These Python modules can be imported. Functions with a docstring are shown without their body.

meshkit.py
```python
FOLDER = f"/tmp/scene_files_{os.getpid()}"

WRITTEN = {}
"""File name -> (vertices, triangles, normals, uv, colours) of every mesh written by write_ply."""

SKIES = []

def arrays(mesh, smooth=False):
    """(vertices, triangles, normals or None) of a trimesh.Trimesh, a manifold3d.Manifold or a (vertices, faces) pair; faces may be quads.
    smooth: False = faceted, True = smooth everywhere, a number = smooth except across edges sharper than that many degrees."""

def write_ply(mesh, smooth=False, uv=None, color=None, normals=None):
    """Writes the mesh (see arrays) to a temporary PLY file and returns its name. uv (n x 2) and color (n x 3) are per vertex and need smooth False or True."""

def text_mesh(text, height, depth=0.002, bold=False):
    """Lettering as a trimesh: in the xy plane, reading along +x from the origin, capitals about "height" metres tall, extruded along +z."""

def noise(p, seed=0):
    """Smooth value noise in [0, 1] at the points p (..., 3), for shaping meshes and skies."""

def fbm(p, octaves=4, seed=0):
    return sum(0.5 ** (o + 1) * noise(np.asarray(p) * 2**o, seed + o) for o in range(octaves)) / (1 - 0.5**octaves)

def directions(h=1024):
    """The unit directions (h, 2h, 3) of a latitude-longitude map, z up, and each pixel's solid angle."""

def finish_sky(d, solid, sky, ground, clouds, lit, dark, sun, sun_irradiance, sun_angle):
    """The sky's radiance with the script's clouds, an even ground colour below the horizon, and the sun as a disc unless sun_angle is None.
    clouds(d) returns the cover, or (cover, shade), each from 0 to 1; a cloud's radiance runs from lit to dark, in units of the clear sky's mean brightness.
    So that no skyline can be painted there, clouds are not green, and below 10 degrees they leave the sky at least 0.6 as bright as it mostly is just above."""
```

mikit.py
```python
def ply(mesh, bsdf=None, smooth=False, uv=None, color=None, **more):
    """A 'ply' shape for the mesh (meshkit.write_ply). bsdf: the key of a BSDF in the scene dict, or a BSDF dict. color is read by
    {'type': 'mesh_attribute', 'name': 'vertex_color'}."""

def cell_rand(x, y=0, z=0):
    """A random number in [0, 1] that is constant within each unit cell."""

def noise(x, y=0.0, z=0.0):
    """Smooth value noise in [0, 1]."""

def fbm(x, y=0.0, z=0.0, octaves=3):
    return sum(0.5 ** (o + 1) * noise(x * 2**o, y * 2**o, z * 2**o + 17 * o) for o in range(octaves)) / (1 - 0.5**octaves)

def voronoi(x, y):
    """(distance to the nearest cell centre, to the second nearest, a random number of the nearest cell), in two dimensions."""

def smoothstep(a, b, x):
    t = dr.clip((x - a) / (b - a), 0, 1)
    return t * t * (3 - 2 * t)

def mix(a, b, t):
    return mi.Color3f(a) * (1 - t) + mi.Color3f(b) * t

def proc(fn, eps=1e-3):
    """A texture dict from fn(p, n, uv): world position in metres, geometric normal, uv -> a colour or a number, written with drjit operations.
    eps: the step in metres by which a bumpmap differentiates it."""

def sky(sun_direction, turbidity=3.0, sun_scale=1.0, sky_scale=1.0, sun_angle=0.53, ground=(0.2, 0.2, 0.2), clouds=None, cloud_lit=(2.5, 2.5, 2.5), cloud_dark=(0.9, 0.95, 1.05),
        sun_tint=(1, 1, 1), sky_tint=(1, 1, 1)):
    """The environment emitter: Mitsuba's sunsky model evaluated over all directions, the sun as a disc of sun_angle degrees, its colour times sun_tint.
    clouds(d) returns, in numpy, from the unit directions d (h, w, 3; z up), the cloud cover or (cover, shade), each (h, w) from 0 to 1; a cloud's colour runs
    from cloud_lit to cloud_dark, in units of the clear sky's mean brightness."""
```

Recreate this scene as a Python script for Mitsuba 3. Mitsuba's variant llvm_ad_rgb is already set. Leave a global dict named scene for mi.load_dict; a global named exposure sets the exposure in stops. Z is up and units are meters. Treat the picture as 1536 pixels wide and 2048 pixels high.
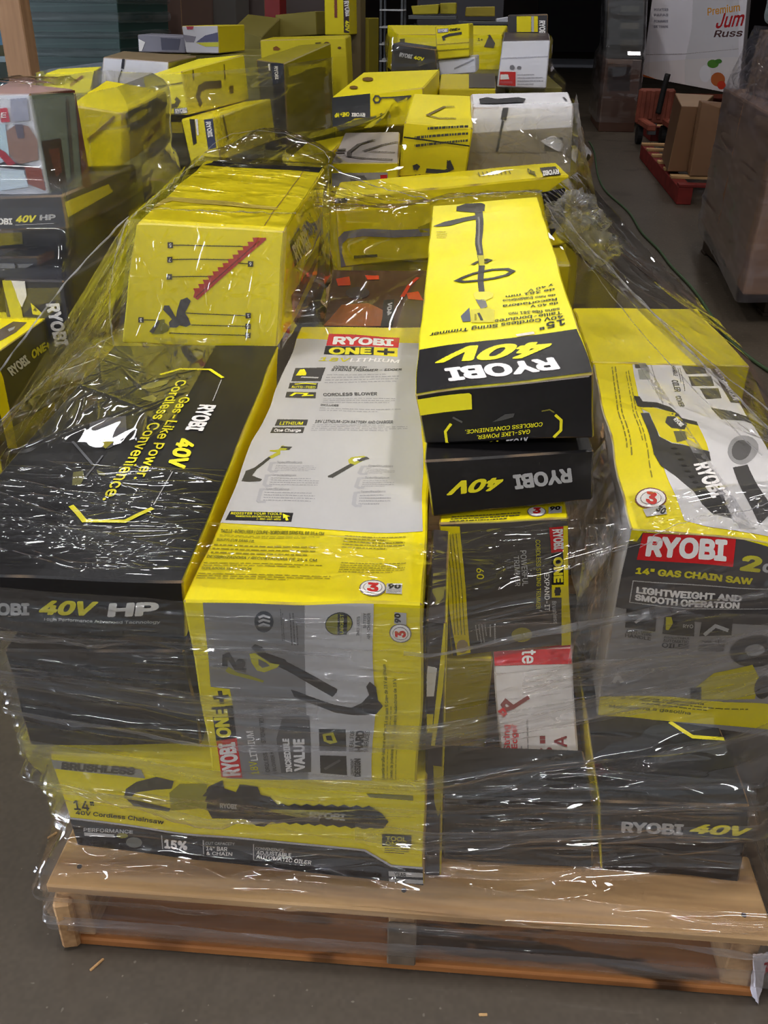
import math, random
import numpy as np, trimesh, shapely
from shapely.geometry import Polygon, LineString
from shapely import affinity
import drjit as dr
import mitsuba as mi
import mikit, meshkit
from mikit import proc, noise, fbm, smoothstep, mix, cell_rand

T = mi.ScalarTransform4f
scene, labels = {}, {}
exposure = 1.4

# ------------------------------------------------------------------ camera (1536 x 2048), daylight, lamps
scene['camera'] = {'type': 'perspective', 'fov': 45.6118, 'fov_axis': 'x', 'near_clip': 0.02, 'far_clip': 200.0,
                   'to_world': T().look_at(origin=[0.53879, -0.83648, 1.22055], target=[0.474191, 0.035633, 0.735533], up=[-0.046218, 0.482901, 0.874454])}
scene['daylight'] = {'type': 'constant', 'radiance': {'type': 'rgb', 'value': [.07, .074, .08]}}


def lamp(name, x, y, z, w, l, power, rgb, label):
    """an unseen ceiling fixture, out of view: white housing and a glowing diffuser that faces the floor"""
    b = trimesh.creation.box([w + .1, l + .1, .08]); b.apply_translation([x, y, z + .07])
    scene[name + '__housing'] = mikit.ply(b, 'paint_white')
    v = np.array([[x - w / 2, y - l / 2, z], [x + w / 2, y - l / 2, z], [x + w / 2, y + l / 2, z], [x - w / 2, y + l / 2, z]])
    scene[name + '__diffuser'] = mikit.ply((v, [[0, 2, 1], [0, 3, 2]]), 'paint_white', emitter={'type': 'area', 'radiance': {'type': 'rgb', 'value': [power * c for c in rgb]}})
    labels[name] = {'label': label, 'category': 'ceiling light', 'group': 'unseen ceiling lights out of view'}


LAMPS = [(-.9, -.2, 5.4, .25, 1.2, 42.), (1.7, -.1, 5.4, .25, 1.2, 42.), (-2.8, 1.4, 5.4, .2, 1.2, 12.), (-2.2, 5.0, 5.4, .25, 1.2, 10.), (2.4, 5.0, 5.4, .25, 1.2, 12.), (.2, 9.5, 5.4, .25, 1.2, 17.), (3.2, 10.5, 5.4, .25, 1.2, 17.), (-4, 9.5, 5.4, .25, 1.2, 10.), (-5.6, -5.2, 4.4, 1.7, .14, 30.), (-3.4, -5.2, 4.4, 1.7, .14, 30.), (-1.2, -5.2, 4.4, 1.7, .14, 30.), (1.0, -5.2, 4.4, 1.7, .14, 30.), (3.2, -5.2, 4.4, 1.7, .14, 30.), (5.4, -5.2, 4.4, 1.7, .14, 30.)]   # x, y, height, width, length, radiance; out of view, placed to light loads and film
for i, (x, y, z, w, l, p) in enumerate(LAMPS):
    lamp('unseen_ceiling_light' + (f'_{i:03d}' if i else ''), x, y, z, w, l, p, (1.0, .965, .93) if x > -1 else (.95, .97, 1.0), 'unseen ceiling light fixture, out of view, placed to light the loads and their film')

# unseen opening at the side wall, out of view: cool light from the left
v = np.array([[-7.95, -4.6, .4], [-7.95, -1.0, .4], [-7.95, -1.0, 3.4], [-7.95, -4.6, 3.4]])
scene['unseen_opening_1'] = mikit.ply((v, [[0, 1, 2], [0, 2, 3]]), 'paint_white', emitter={'type': 'area', 'radiance': {'type': 'rgb', 'value': [4.0, 4.5, 5.3]}})  # emitter stands out of view, lights the left faces with cool light
labels['unseen_opening_1'] = {'label': 'unseen daylight opening at the side wall, out of view, placed to light the left sides', 'kind': 'structure'}

# ------------------------------------------------------------------ materials
def srgb(c):
    c = np.asarray(c, float) / 255.0
    return np.where(c <= .04045, c / 12.92, ((c + .055) / 1.055) ** 2.4)


def lin(c):
    return [float(v) for v in srgb(c)]


def rgb(c):
    return {'type': 'rgb', 'value': [float(v) for v in srgb(c)]}


def principled(col, rough=.5, spec=.4, **k):
    return {'type': 'twosided', 'bsdf': {'type': 'principled', 'base_color': col, 'roughness': rough, 'specular': spec, **k}}


scene['printed_board'] = principled({'type': 'mesh_attribute', 'name': 'vertex_color'}, .38, .42)
scene['paint_white'] = principled(rgb((205, 205, 205)), .5)


def wood_fn(dark, light, along):
    def fn(p, n, uv):
        a, b, c = (p.x, p.y, p.z) if along == 'x' else (p.y, p.x, p.z)
        board = cell_rand(b * 7.0, 3.0)
        g = fbm(a * 2.2 + board * 9, b * 26.0 + 1.6 * noise(a * 3, b * 8, 2.0), c * 26.0, 4)
        f = noise(a * 9, b * 190, c * 190)
        t = smoothstep(.25, .75, g) * .75 + f * .25
        col = mix(lin(dark), lin(light), t)
        stain = smoothstep(.62, .78, fbm(a * 6, b * 11, c * 20 + 5, 3))
        return col * (1 - .45 * stain)
    return fn


scene['pine'] = principled(proc(wood_fn((142, 104, 66), (204, 166, 118), 'x')), .62, .3)
scene['pine_y'] = principled(proc(wood_fn((132, 94, 60), (196, 158, 114), 'y')), .65, .3)


def dirty_fn(p, n, uv):
    base = wood_fn((128, 78, 40), (176, 118, 66), 'x')(p, n, uv)
    d = smoothstep(.52, .66, fbm(p.x * 9, p.y * 34, 4.0, 4)) * smoothstep(.35, .6, fbm(p.x * 2.4, 7.0, 1.0, 2))
    return base * (1 - .86 * d)


scene['pine_dirty'] = principled(proc(dirty_fn), .7, .25)
scene['grey_end_grain'] = principled(proc(lambda p, n, uv: mix(lin((70, 60, 50)), lin((122, 104, 86)), fbm(p.x * 60, p.y * 20, p.z * 40, 3))), .8, .2)
scene['nail_steel'] = principled(rgb((52, 40, 34)), .6)
scene['red_paint'] = principled(proc(lambda p, n, uv: mix(lin((84, 24, 22)), lin((124, 36, 30)), fbm(p.x * 9, p.y * 9, p.z * 14, 3))), .6, .3)
scene['faded_red_paint'] = principled(proc(lambda p, n, uv: mix(lin((92, 40, 30)), lin((146, 76, 58)), fbm(p.x * 8, p.y * 8, p.z * 8, 3))), .6, .3)


def floor_fn(p, n, uv):
    t = fbm(p.x * 1.1, p.y * 1.1, 0.0, 4)
    f = noise(p.x * 160, p.y * 160, 0.0)
    speck = smoothstep(.955, .985, noise(p.x * 90, p.y * 90, 3.0))
    dark = smoothstep(.62, .80, fbm(p.x * 5, p.y * 5, 9.0, 3))
    c = mix(lin((62, 55, 47)), lin((84, 75, 65)), .7 * t + .3 * f)
    return c * (1 - .22 * dark) + mi.Color3f(.07, .068, .06) * speck


scene['concrete'] = principled(proc(floor_fn), .42, .35)
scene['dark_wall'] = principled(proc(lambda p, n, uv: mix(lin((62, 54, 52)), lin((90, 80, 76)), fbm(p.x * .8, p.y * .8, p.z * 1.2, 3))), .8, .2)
scene['ceiling_paint'] = principled(rgb((120, 118, 116)), .8, .2)
scene['door_black'] = principled(rgb((40, 37, 42)), .6, .3)
scene['pale_strip'] = principled(rgb((160, 164, 176)), .6, .3)
scene['kraft'] = principled(proc(lambda p, n, uv: mix(lin((112, 84, 66)), lin((140, 108, 86)), .6 * fbm(p.x * 5, p.y * 5, p.z * 5, 3) + .4 * noise(p.x * 3, p.y * 3, p.z * 90))), .7, .25)
scene['steel_grey'] = principled(rgb((96, 98, 102)), .35, .5, metallic=.6)
scene['black_rubber'] = principled(rgb((28, 26, 26)), .6)
scene['green_cord'] = principled(rgb((58, 78, 52)), .5)
scene['cloth_white'] = principled(rgb((196, 190, 196)), .7)
scene['cloth_red'] = principled(rgb((150, 30, 44)), .7)


# clear stretch film: a thin sheet that mirrors at its creases, with a faint milky veil where layers lie over each other
def veil(lo, hi, fx, fy, fz):
    def fn(p, n, uv):
        s = fbm(p.x * fx + 3, p.y * fy, p.z * fz, 3)
        return lo + (hi - lo) * smoothstep(.42, .70, s)
    return fn


def film_bsdf(lo, hi, fx=1.2, fy=1.2, fz=22.0, tint=(215, 214, 220)):
    return {'type': 'blendbsdf', 'weight': proc(veil(lo, hi, fx, fy, fz)),
            'a': {'type': 'thindielectric', 'int_ior': 1.53},
            'b': {'type': 'principledthin', 'base_color': rgb(tint), 'roughness': .3, 'spec_trans': 0.0, 'diff_trans': 1.0, 'eta': 1.5}}


scene['film'] = {'type': 'thindielectric', 'int_ior': 1.8}   # several layers lie over each other
scene['film_thin'] = {'type': 'thindielectric', 'int_ior': 1.5}
scene['film_tent'] = {'type': 'thindielectric', 'int_ior': 1.75}
scene['film_fold'] = film_bsdf(.14, .42, 30, 30, 30)
scene['film_haze'] = film_bsdf(.10, .22, 3, 3, 14, (178, 172, 184))
scene['film_far'] = film_bsdf(.03, .11, 2, 2, 9)
scene['film_knot'] = film_bsdf(.03, .10, 30, 30, 30)
scene['film_band'] = film_bsdf(.02, .12, 1.5, 1.5, 30)

# ------------------------------------------------------------------ helpers
def mesh_of(boxes):
    return trimesh.util.concatenate(boxes) if len(boxes) > 1 else boxes[0]


def rbox(x0, x1, y0, y1, z0, z1, ch=.003):
    """a box with chamfered edges"""
    s = np.array([x1 - x0, y1 - y0, z1 - z0]); c = np.array([x0 + x1, y0 + y1, z0 + z1]) / 2
    ch = min(ch, s.min() * .3)
    pts = []
    for sx in (-1, 1):
        for sy in (-1, 1):
            for sz in (-1, 1):
                h = s / 2 * [sx, sy, sz]
                for k in range(3):
                    q = h.copy(); q -= np.array([sx, sy, sz]) * ch; q[k] = h[k]
                    pts.append(c + q)
    return trimesh.convex.convex_hull(np.array(pts))


def put(key, mesh, bsdf, smooth=False, **lab):
    scene[key] = mikit.ply(mesh, bsdf, smooth=smooth)
    if lab:
        labels[key] = lab


def number(base, i):
    return base if i == 0 else f'{base}_{i:03d}'


def tube(points, r, n=8, close=True):
    P = np.asarray(points, float); V, F = [], []
    t = np.gradient(P, axis=0); t /= np.linalg.norm(t, axis=1, keepdims=True) + 1e-12
    ref = np.array([0, 0, 1.0]) if abs(t[:, 2]).mean() < .8 else np.array([1.0, 0, 0])
    for i, p in enumerate(P):
        a = np.cross(t[i], ref); a /= np.linalg.norm(a) + 1e-12; b = np.cross(t[i], a)
        rr = r[i] if np.ndim(r) else r
        for k in range(n):
            w = 2 * np.pi * k / n
            V.append(p + rr * (np.cos(w) * a + np.sin(w) * b))
    for i in range(len(P) - 1):
        for k in range(n):
            q = i * n + k, i * n + (k + 1) % n
            F += [[q[0], q[1], q[1] + n], [q[0], q[1] + n, q[0] + n]]
    if close:
        V += [P[0], P[-1]]; a, b = len(V) - 2, len(V) - 1
        for k in range(n):
            F += [[a, (k + 1) % n, k], [b, (len(P) - 1) * n + k, (len(P) - 1) * n + (k + 1) % n]]
    return trimesh.Trimesh(np.array(V), np.array(F), process=False)


def spline(pts, n=60):
    from scipy.interpolate import CubicSpline
    P = np.asarray(pts, float); s = np.r_[0, np.cumsum(np.linalg.norm(np.diff(P, axis=0), axis=1))]
    return CubicSpline(s, P)(np.linspace(0, s[-1], n))


# ---- printed cartons: a hexahedron of eight corners with softened edges, its print laid on each face
CORNER = {k: i for i, k in enumerate(['FLB', 'FRB', 'BRB', 'BLB', 'FLT', 'FRT', 'BRT', 'BLT'])}
FACES = {'front': ('FLB', 'FRB', 'FRT', 'FLT'), 'right': ('FRB', 'BRB', 'BRT', 'FRT'), 'left': ('BLB', 'FLB', 'FLT', 'BLT'), 'back': ('BRB', 'BLB', 'BLT', 'BRT'),
         'top': ('FLT', 'FRT', 'BRT', 'BLT'), 'bottom': ('BLB', 'BRB', 'FRB', 'FLB')}


def warped(P, amp, seed):
    if amp <= 0:
        return P
    q = P * 7.0 + seed * 13.7
    d = np.stack([meshkit.fbm(q + 31 * k, 2, k) - .5 for k in range(3)], -1)
    return P + d * amp * 3.2


def bilin(q, u, v):
    u, v = np.asarray(u)[..., None], np.asarray(v)[..., None]
    return (1 - u) * (1 - v) * q[0] + u * (1 - v) * q[1] + u * v * q[2] + (1 - u) * v * q[3]


def bilin_n(q, u, v):
    u, v = np.asarray(u)[..., None], np.asarray(v)[..., None]
    du = (1 - v) * (q[1] - q[0]) + v * (q[2] - q[3]); dv = (1 - u) * (q[3] - q[0]) + u * (q[2] - q[1])
    n = np.cross(du, dv)
    return n / np.linalg.norm(n, axis=-1, keepdims=True)


def carton_body(c, col, warp, seed, near):
    """six face grids, chamfer strips along the edges, corner triangles; returns mesh, colours"""
    e = .0028 if near else .005
    step = .022 if warp else .2
    ctr = c.mean(0)
    L = {'x': np.linalg.norm(c[1] - c[0]), 'y': np.linalg.norm(c[3] - c[0]), 'z': np.linalg.norm(c[4] - c[0])}
    N = {k: max(1, int(round(v / step))) for k, v in L.items()}
    V, F, C = [], [], []
    rows = {}
    rnd = np.random.default_rng(seed)
    for f, ks in FACES.items():
        q = np.array([c[CORNER[k]] for k in ks])
        ax = {'front': 'xz', 'back': 'xz', 'left': 'yz', 'right': 'yz', 'top': 'xy', 'bottom': 'xy'}[f]
        nu, nv = N[ax[0]] + 1, N[ax[1]] + 1
        lu = (np.linalg.norm(q[1] - q[0]) + np.linalg.norm(q[2] - q[3])) / 2; lv = (np.linalg.norm(q[3] - q[0]) + np.linalg.norm(q[2] - q[1])) / 2
        u = np.linspace(e / lu, 1 - e / lu, nu); v = np.linspace(e / lv, 1 - e / lv, nv)
        U, W = np.meshgrid(u, v)
        P = bilin(q, U, W); base = len(V)
        idx = np.arange(nu * nv).reshape(nv, nu) + base
        V += list(P.reshape(-1, 3))
        k0 = srgb(col.get(f, col['all']))
        g = 1 + .10 * (meshkit.fbm(P.reshape(-1, 3) * 9 + seed, 3, 5) - .5)[:, None]
        C += list(k0 * g)
        for i in range(nv - 1):
            for j in range(nu - 1):
                F += [[idx[i, j], idx[i, j + 1], idx[i + 1, j + 1]], [idx[i, j], idx[i + 1, j + 1], idx[i + 1, j]]]
        rows[f] = (idx, ks)
    # chamfers: border rows between two faces that share an edge
    borders = {}
    for f, (idx, ks) in rows.items():
        for a, b, r in ((ks[0], ks[1], idx[0]), (ks[1], ks[2], idx[:, -1]), (ks[3], ks[2], idx[-1]), (ks[0], ks[3], idx[:, 0])):
            key = tuple(sorted((a, b)))
            borders.setdefault(key, []).append(r if a <= b else r[::-1])
    V = np.array(V); C = np.array(C)
    V2, C2, F2 = [], [], []
    kraft = srgb((150, 120, 84))
    for (a, b), (r1, r2) in borders.items():
        n = len(V) + len(V2)
        m = len(r1)
        wear = np.clip((meshkit.fbm(V[r1] * 26 + seed * 3, 3, 8) - .50) * 5, 0, 1)[:, None] * .75
        for r in (r1, r2):
            V2 += list(V[r]); C2 += list(C[r] * (1 - wear) * .92 + kraft * wear)
        for j in range(m - 1):
            t = [[n + j, n + j + 1, n + m + j + 1], [n + j, n + m + j + 1, n + m + j]]
            F2 += t
    corner = {}
    for f, (idx, ks) in rows.items():
        for k, i in zip(ks, (idx[0, 0], idx[0, -1], idx[-1, -1], idx[-1, 0])):
            corner.setdefault(k, []).append(i)
    for k, t in corner.items():
        n = len(V) + len(V2); V2 += list(V[t]); C2 += [kraft] * 3; F2.append([n, n + 1, n + 2])
    V = np.vstack([V, V2]); C = np.vstack([C, C2]); F = np.array(F + F2)
    nrm = np.cross(V[F[:, 1]] - V[F[:, 0]], V[F[:, 2]] - V[F[:, 0]])
    flip = (nrm * (V[F].mean(1) - ctr)).sum(1) < 0
    F[flip] = F[flip][:, ::-1]
    return trimesh.Trimesh(warped(V, warp, seed), F, process=False), np.clip(C, 0, 1)


GLYPH = {}


def glyphs(t, bold):
    if (t, bold) not in GLYPH:
        m = meshkit.text_mesh(t, 1.0, .05, int(bold))
        top = m.face_normals[:, 2] > .9
        s = trimesh.Trimesh(m.vertices, m.faces[top], process=True); s.remove_unreferenced_vertices()
        v = s.vertices[:, :2].copy(); v[:, 0] = (v[:, 0] - v[:, 0].min()) / max(1e-6, np.ptp(v[:, 0]))
        GLYPH[(t, bold)] = (v, s.faces)
    return GLYPH[(t, bold)]


def tri2d(poly):
    V, F = [], []
    for g in getattr(poly, 'geoms', [poly]):
        if g.geom_type != 'Polygon' or g.area < 1e-9:
            continue
        v, f = trimesh.creation.triangulate_polygon(g, engine='earcut')
        F.append(np.asarray(f) + sum(len(x) for x in V)); V.append(np.asarray(v)[:, :2])
    return (np.vstack(V), np.vstack(F)) if V else (np.zeros((0, 2)), np.zeros((0, 3), int))


def prints(key, spec, seed, near):
    c = np.array(spec['c']); acc = []; used = {}
    off0, off1 = (.0005, .00035) if near else (.0015, .0012)
    for d in spec['dec']:
        face, kind, part, col, lay = d[:5]
        q = np.array([c[CORNER[k]] for k in FACES[face]])
        lu = (np.linalg.norm(q[1] - q[0]) + np.linalg.norm(q[2] - q[3])) / 2; lv = (np.linalg.norm(q[3] - q[0]) + np.linalg.norm(q[2] - q[1])) / 2
        S = np.array([lu, lv]); face_rect = shapely.box(.0015, .0015, lu - .0015, lv - .0015)
        grad = None
        if kind == 'p':
            pg = Polygon(np.array(d[5]) * S).buffer(0).intersection(face_rect); v, f = tri2d(pg)
            grad = d[6] if len(d) > 6 else None
        elif kind == 'l':
            pg = LineString(np.array(d[5]) * S).buffer(d[6] / 2, cap_style='flat', join_style='mitre').intersection(face_rect); v, f = tri2d(pg)
        elif kind == 't':
            o, r, t = (np.array(x) * S for x in d[5]); g, f = glyphs(d[6], d[7])
            v = o + g[:, :1] * (r - o) + g[:, 1:] * (t - o)
            m = v[f].mean(1) / S; f = np.asarray(f)[((m > .004) & (m < .996)).all(1)]
        elif kind == 'm':
            o, r, t = (np.array(x) * S for x in d[5]); rows = d[6]; rg = np.random.default_rng(len(key) * 7 + int(abs(o[0]) * 1e4)); quads = []
            for i in range(rows):
                y = (i + .3) / rows; x = 0.0; end = 1 if i % 3 else rg.uniform(.6, 1)
                while x < end:
                    w = rg.uniform(.02, .085)
                    quads.append([(x, y), (min(x + w, end), y), (min(x + w, end), y + .32 / rows), (x, y + .32 / rows)]); x += w + .014
            g = np.array(quads).reshape(-1, 2); v = o + g[:, :1] * (r - o) + g[:, 1:] * (t - o)
            f = np.array([[4 * i + a for a in tri] for i in range(len(quads)) for tri in ((0, 1, 2), (0, 2, 3))])
        if len(f) == 0:
            continue
        if spec['warp'] or grad:
            lim = .03 if near else .12
            e = max(np.linalg.norm(v[f[:, i]] - v[f[:, (i + 1) % 3]], axis=1).max() for i in range(3))
            if e > lim:
                v3, f = trimesh.remesh.subdivide_to_size(np.c_[v, np.zeros(len(v))], f, lim, max_iter=12); v = v3[:, :2]
        uv = v / S
        P = warped(bilin(q, uv[:, 0], uv[:, 1]), spec['warp'], seed) + bilin_n(q, uv[:, 0], uv[:, 1]) * (off0 + off1 * lay)
        n = np.cross(P[f[:, 1]] - P[f[:, 0]], P[f[:, 2]] - P[f[:, 0]])
        bad = (n * bilin_n(q, uv[f[:, 0], 0], uv[f[:, 0], 1])).sum(1) < 0
        f = np.array(f); f[bad] = f[bad][:, ::-1]
        if grad:
            a, b = np.array(grad['a']), np.array(grad['b'])
            t = np.clip(((uv - a) @ (b - a)) / ((b - a) @ (b - a)), 0, 1)[:, None]
            cc = srgb(grad['ca']) * (1 - t) + srgb(grad['cb']) * t
        else:
            cc = np.tile(srgb(col), (len(P), 1))
        box = np.r_[v.min(0) - .001, v.max(0) + .001]
        # print that touches print of the same kind belongs to one picture
        A = next((a for a in acc if a['part'] == part and a['face'] == face and (a['box'][:2] < box[2:]).all() and (box[:2] < a['box'][2:]).all()), None)
        if A is None:
            A = dict(part=part, face=face, box=box, P=[], f=[], c=[]); acc.append(A)
        n0 = sum(len(x) for x in A['P'])
        A['box'] = np.r_[np.minimum(A['box'][:2], box[:2]), np.maximum(A['box'][2:], box[2:])]
        A['P'].append(P); A['f'].append(f + n0); A['c'].append(cc)
    for A in acc:
        n = used[A['part']] = used.get(A['part'], -1) + 1
        scene[f"{key}__{number(A['part'], n)}"] = mikit.ply((np.vstack(A['P']), np.vstack(A['f'])), 'printed_board', color=np.vstack(A['c']))


def carton(key, spec, seed):
    c = np.array(spec['c']); near = c[:, 1].min() < 1.3
    m, col = carton_body(c, spec['col'], spec['warp'], seed, near)
    scene[key + '__shell'] = mikit.ply(m, 'printed_board', color=col)
    prints(key, spec, seed, near)
    labels[key] = {'label': spec['label'], 'category': spec['cat']}
    if spec.get('group'):
        labels[key]['group'] = spec['group']


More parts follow.
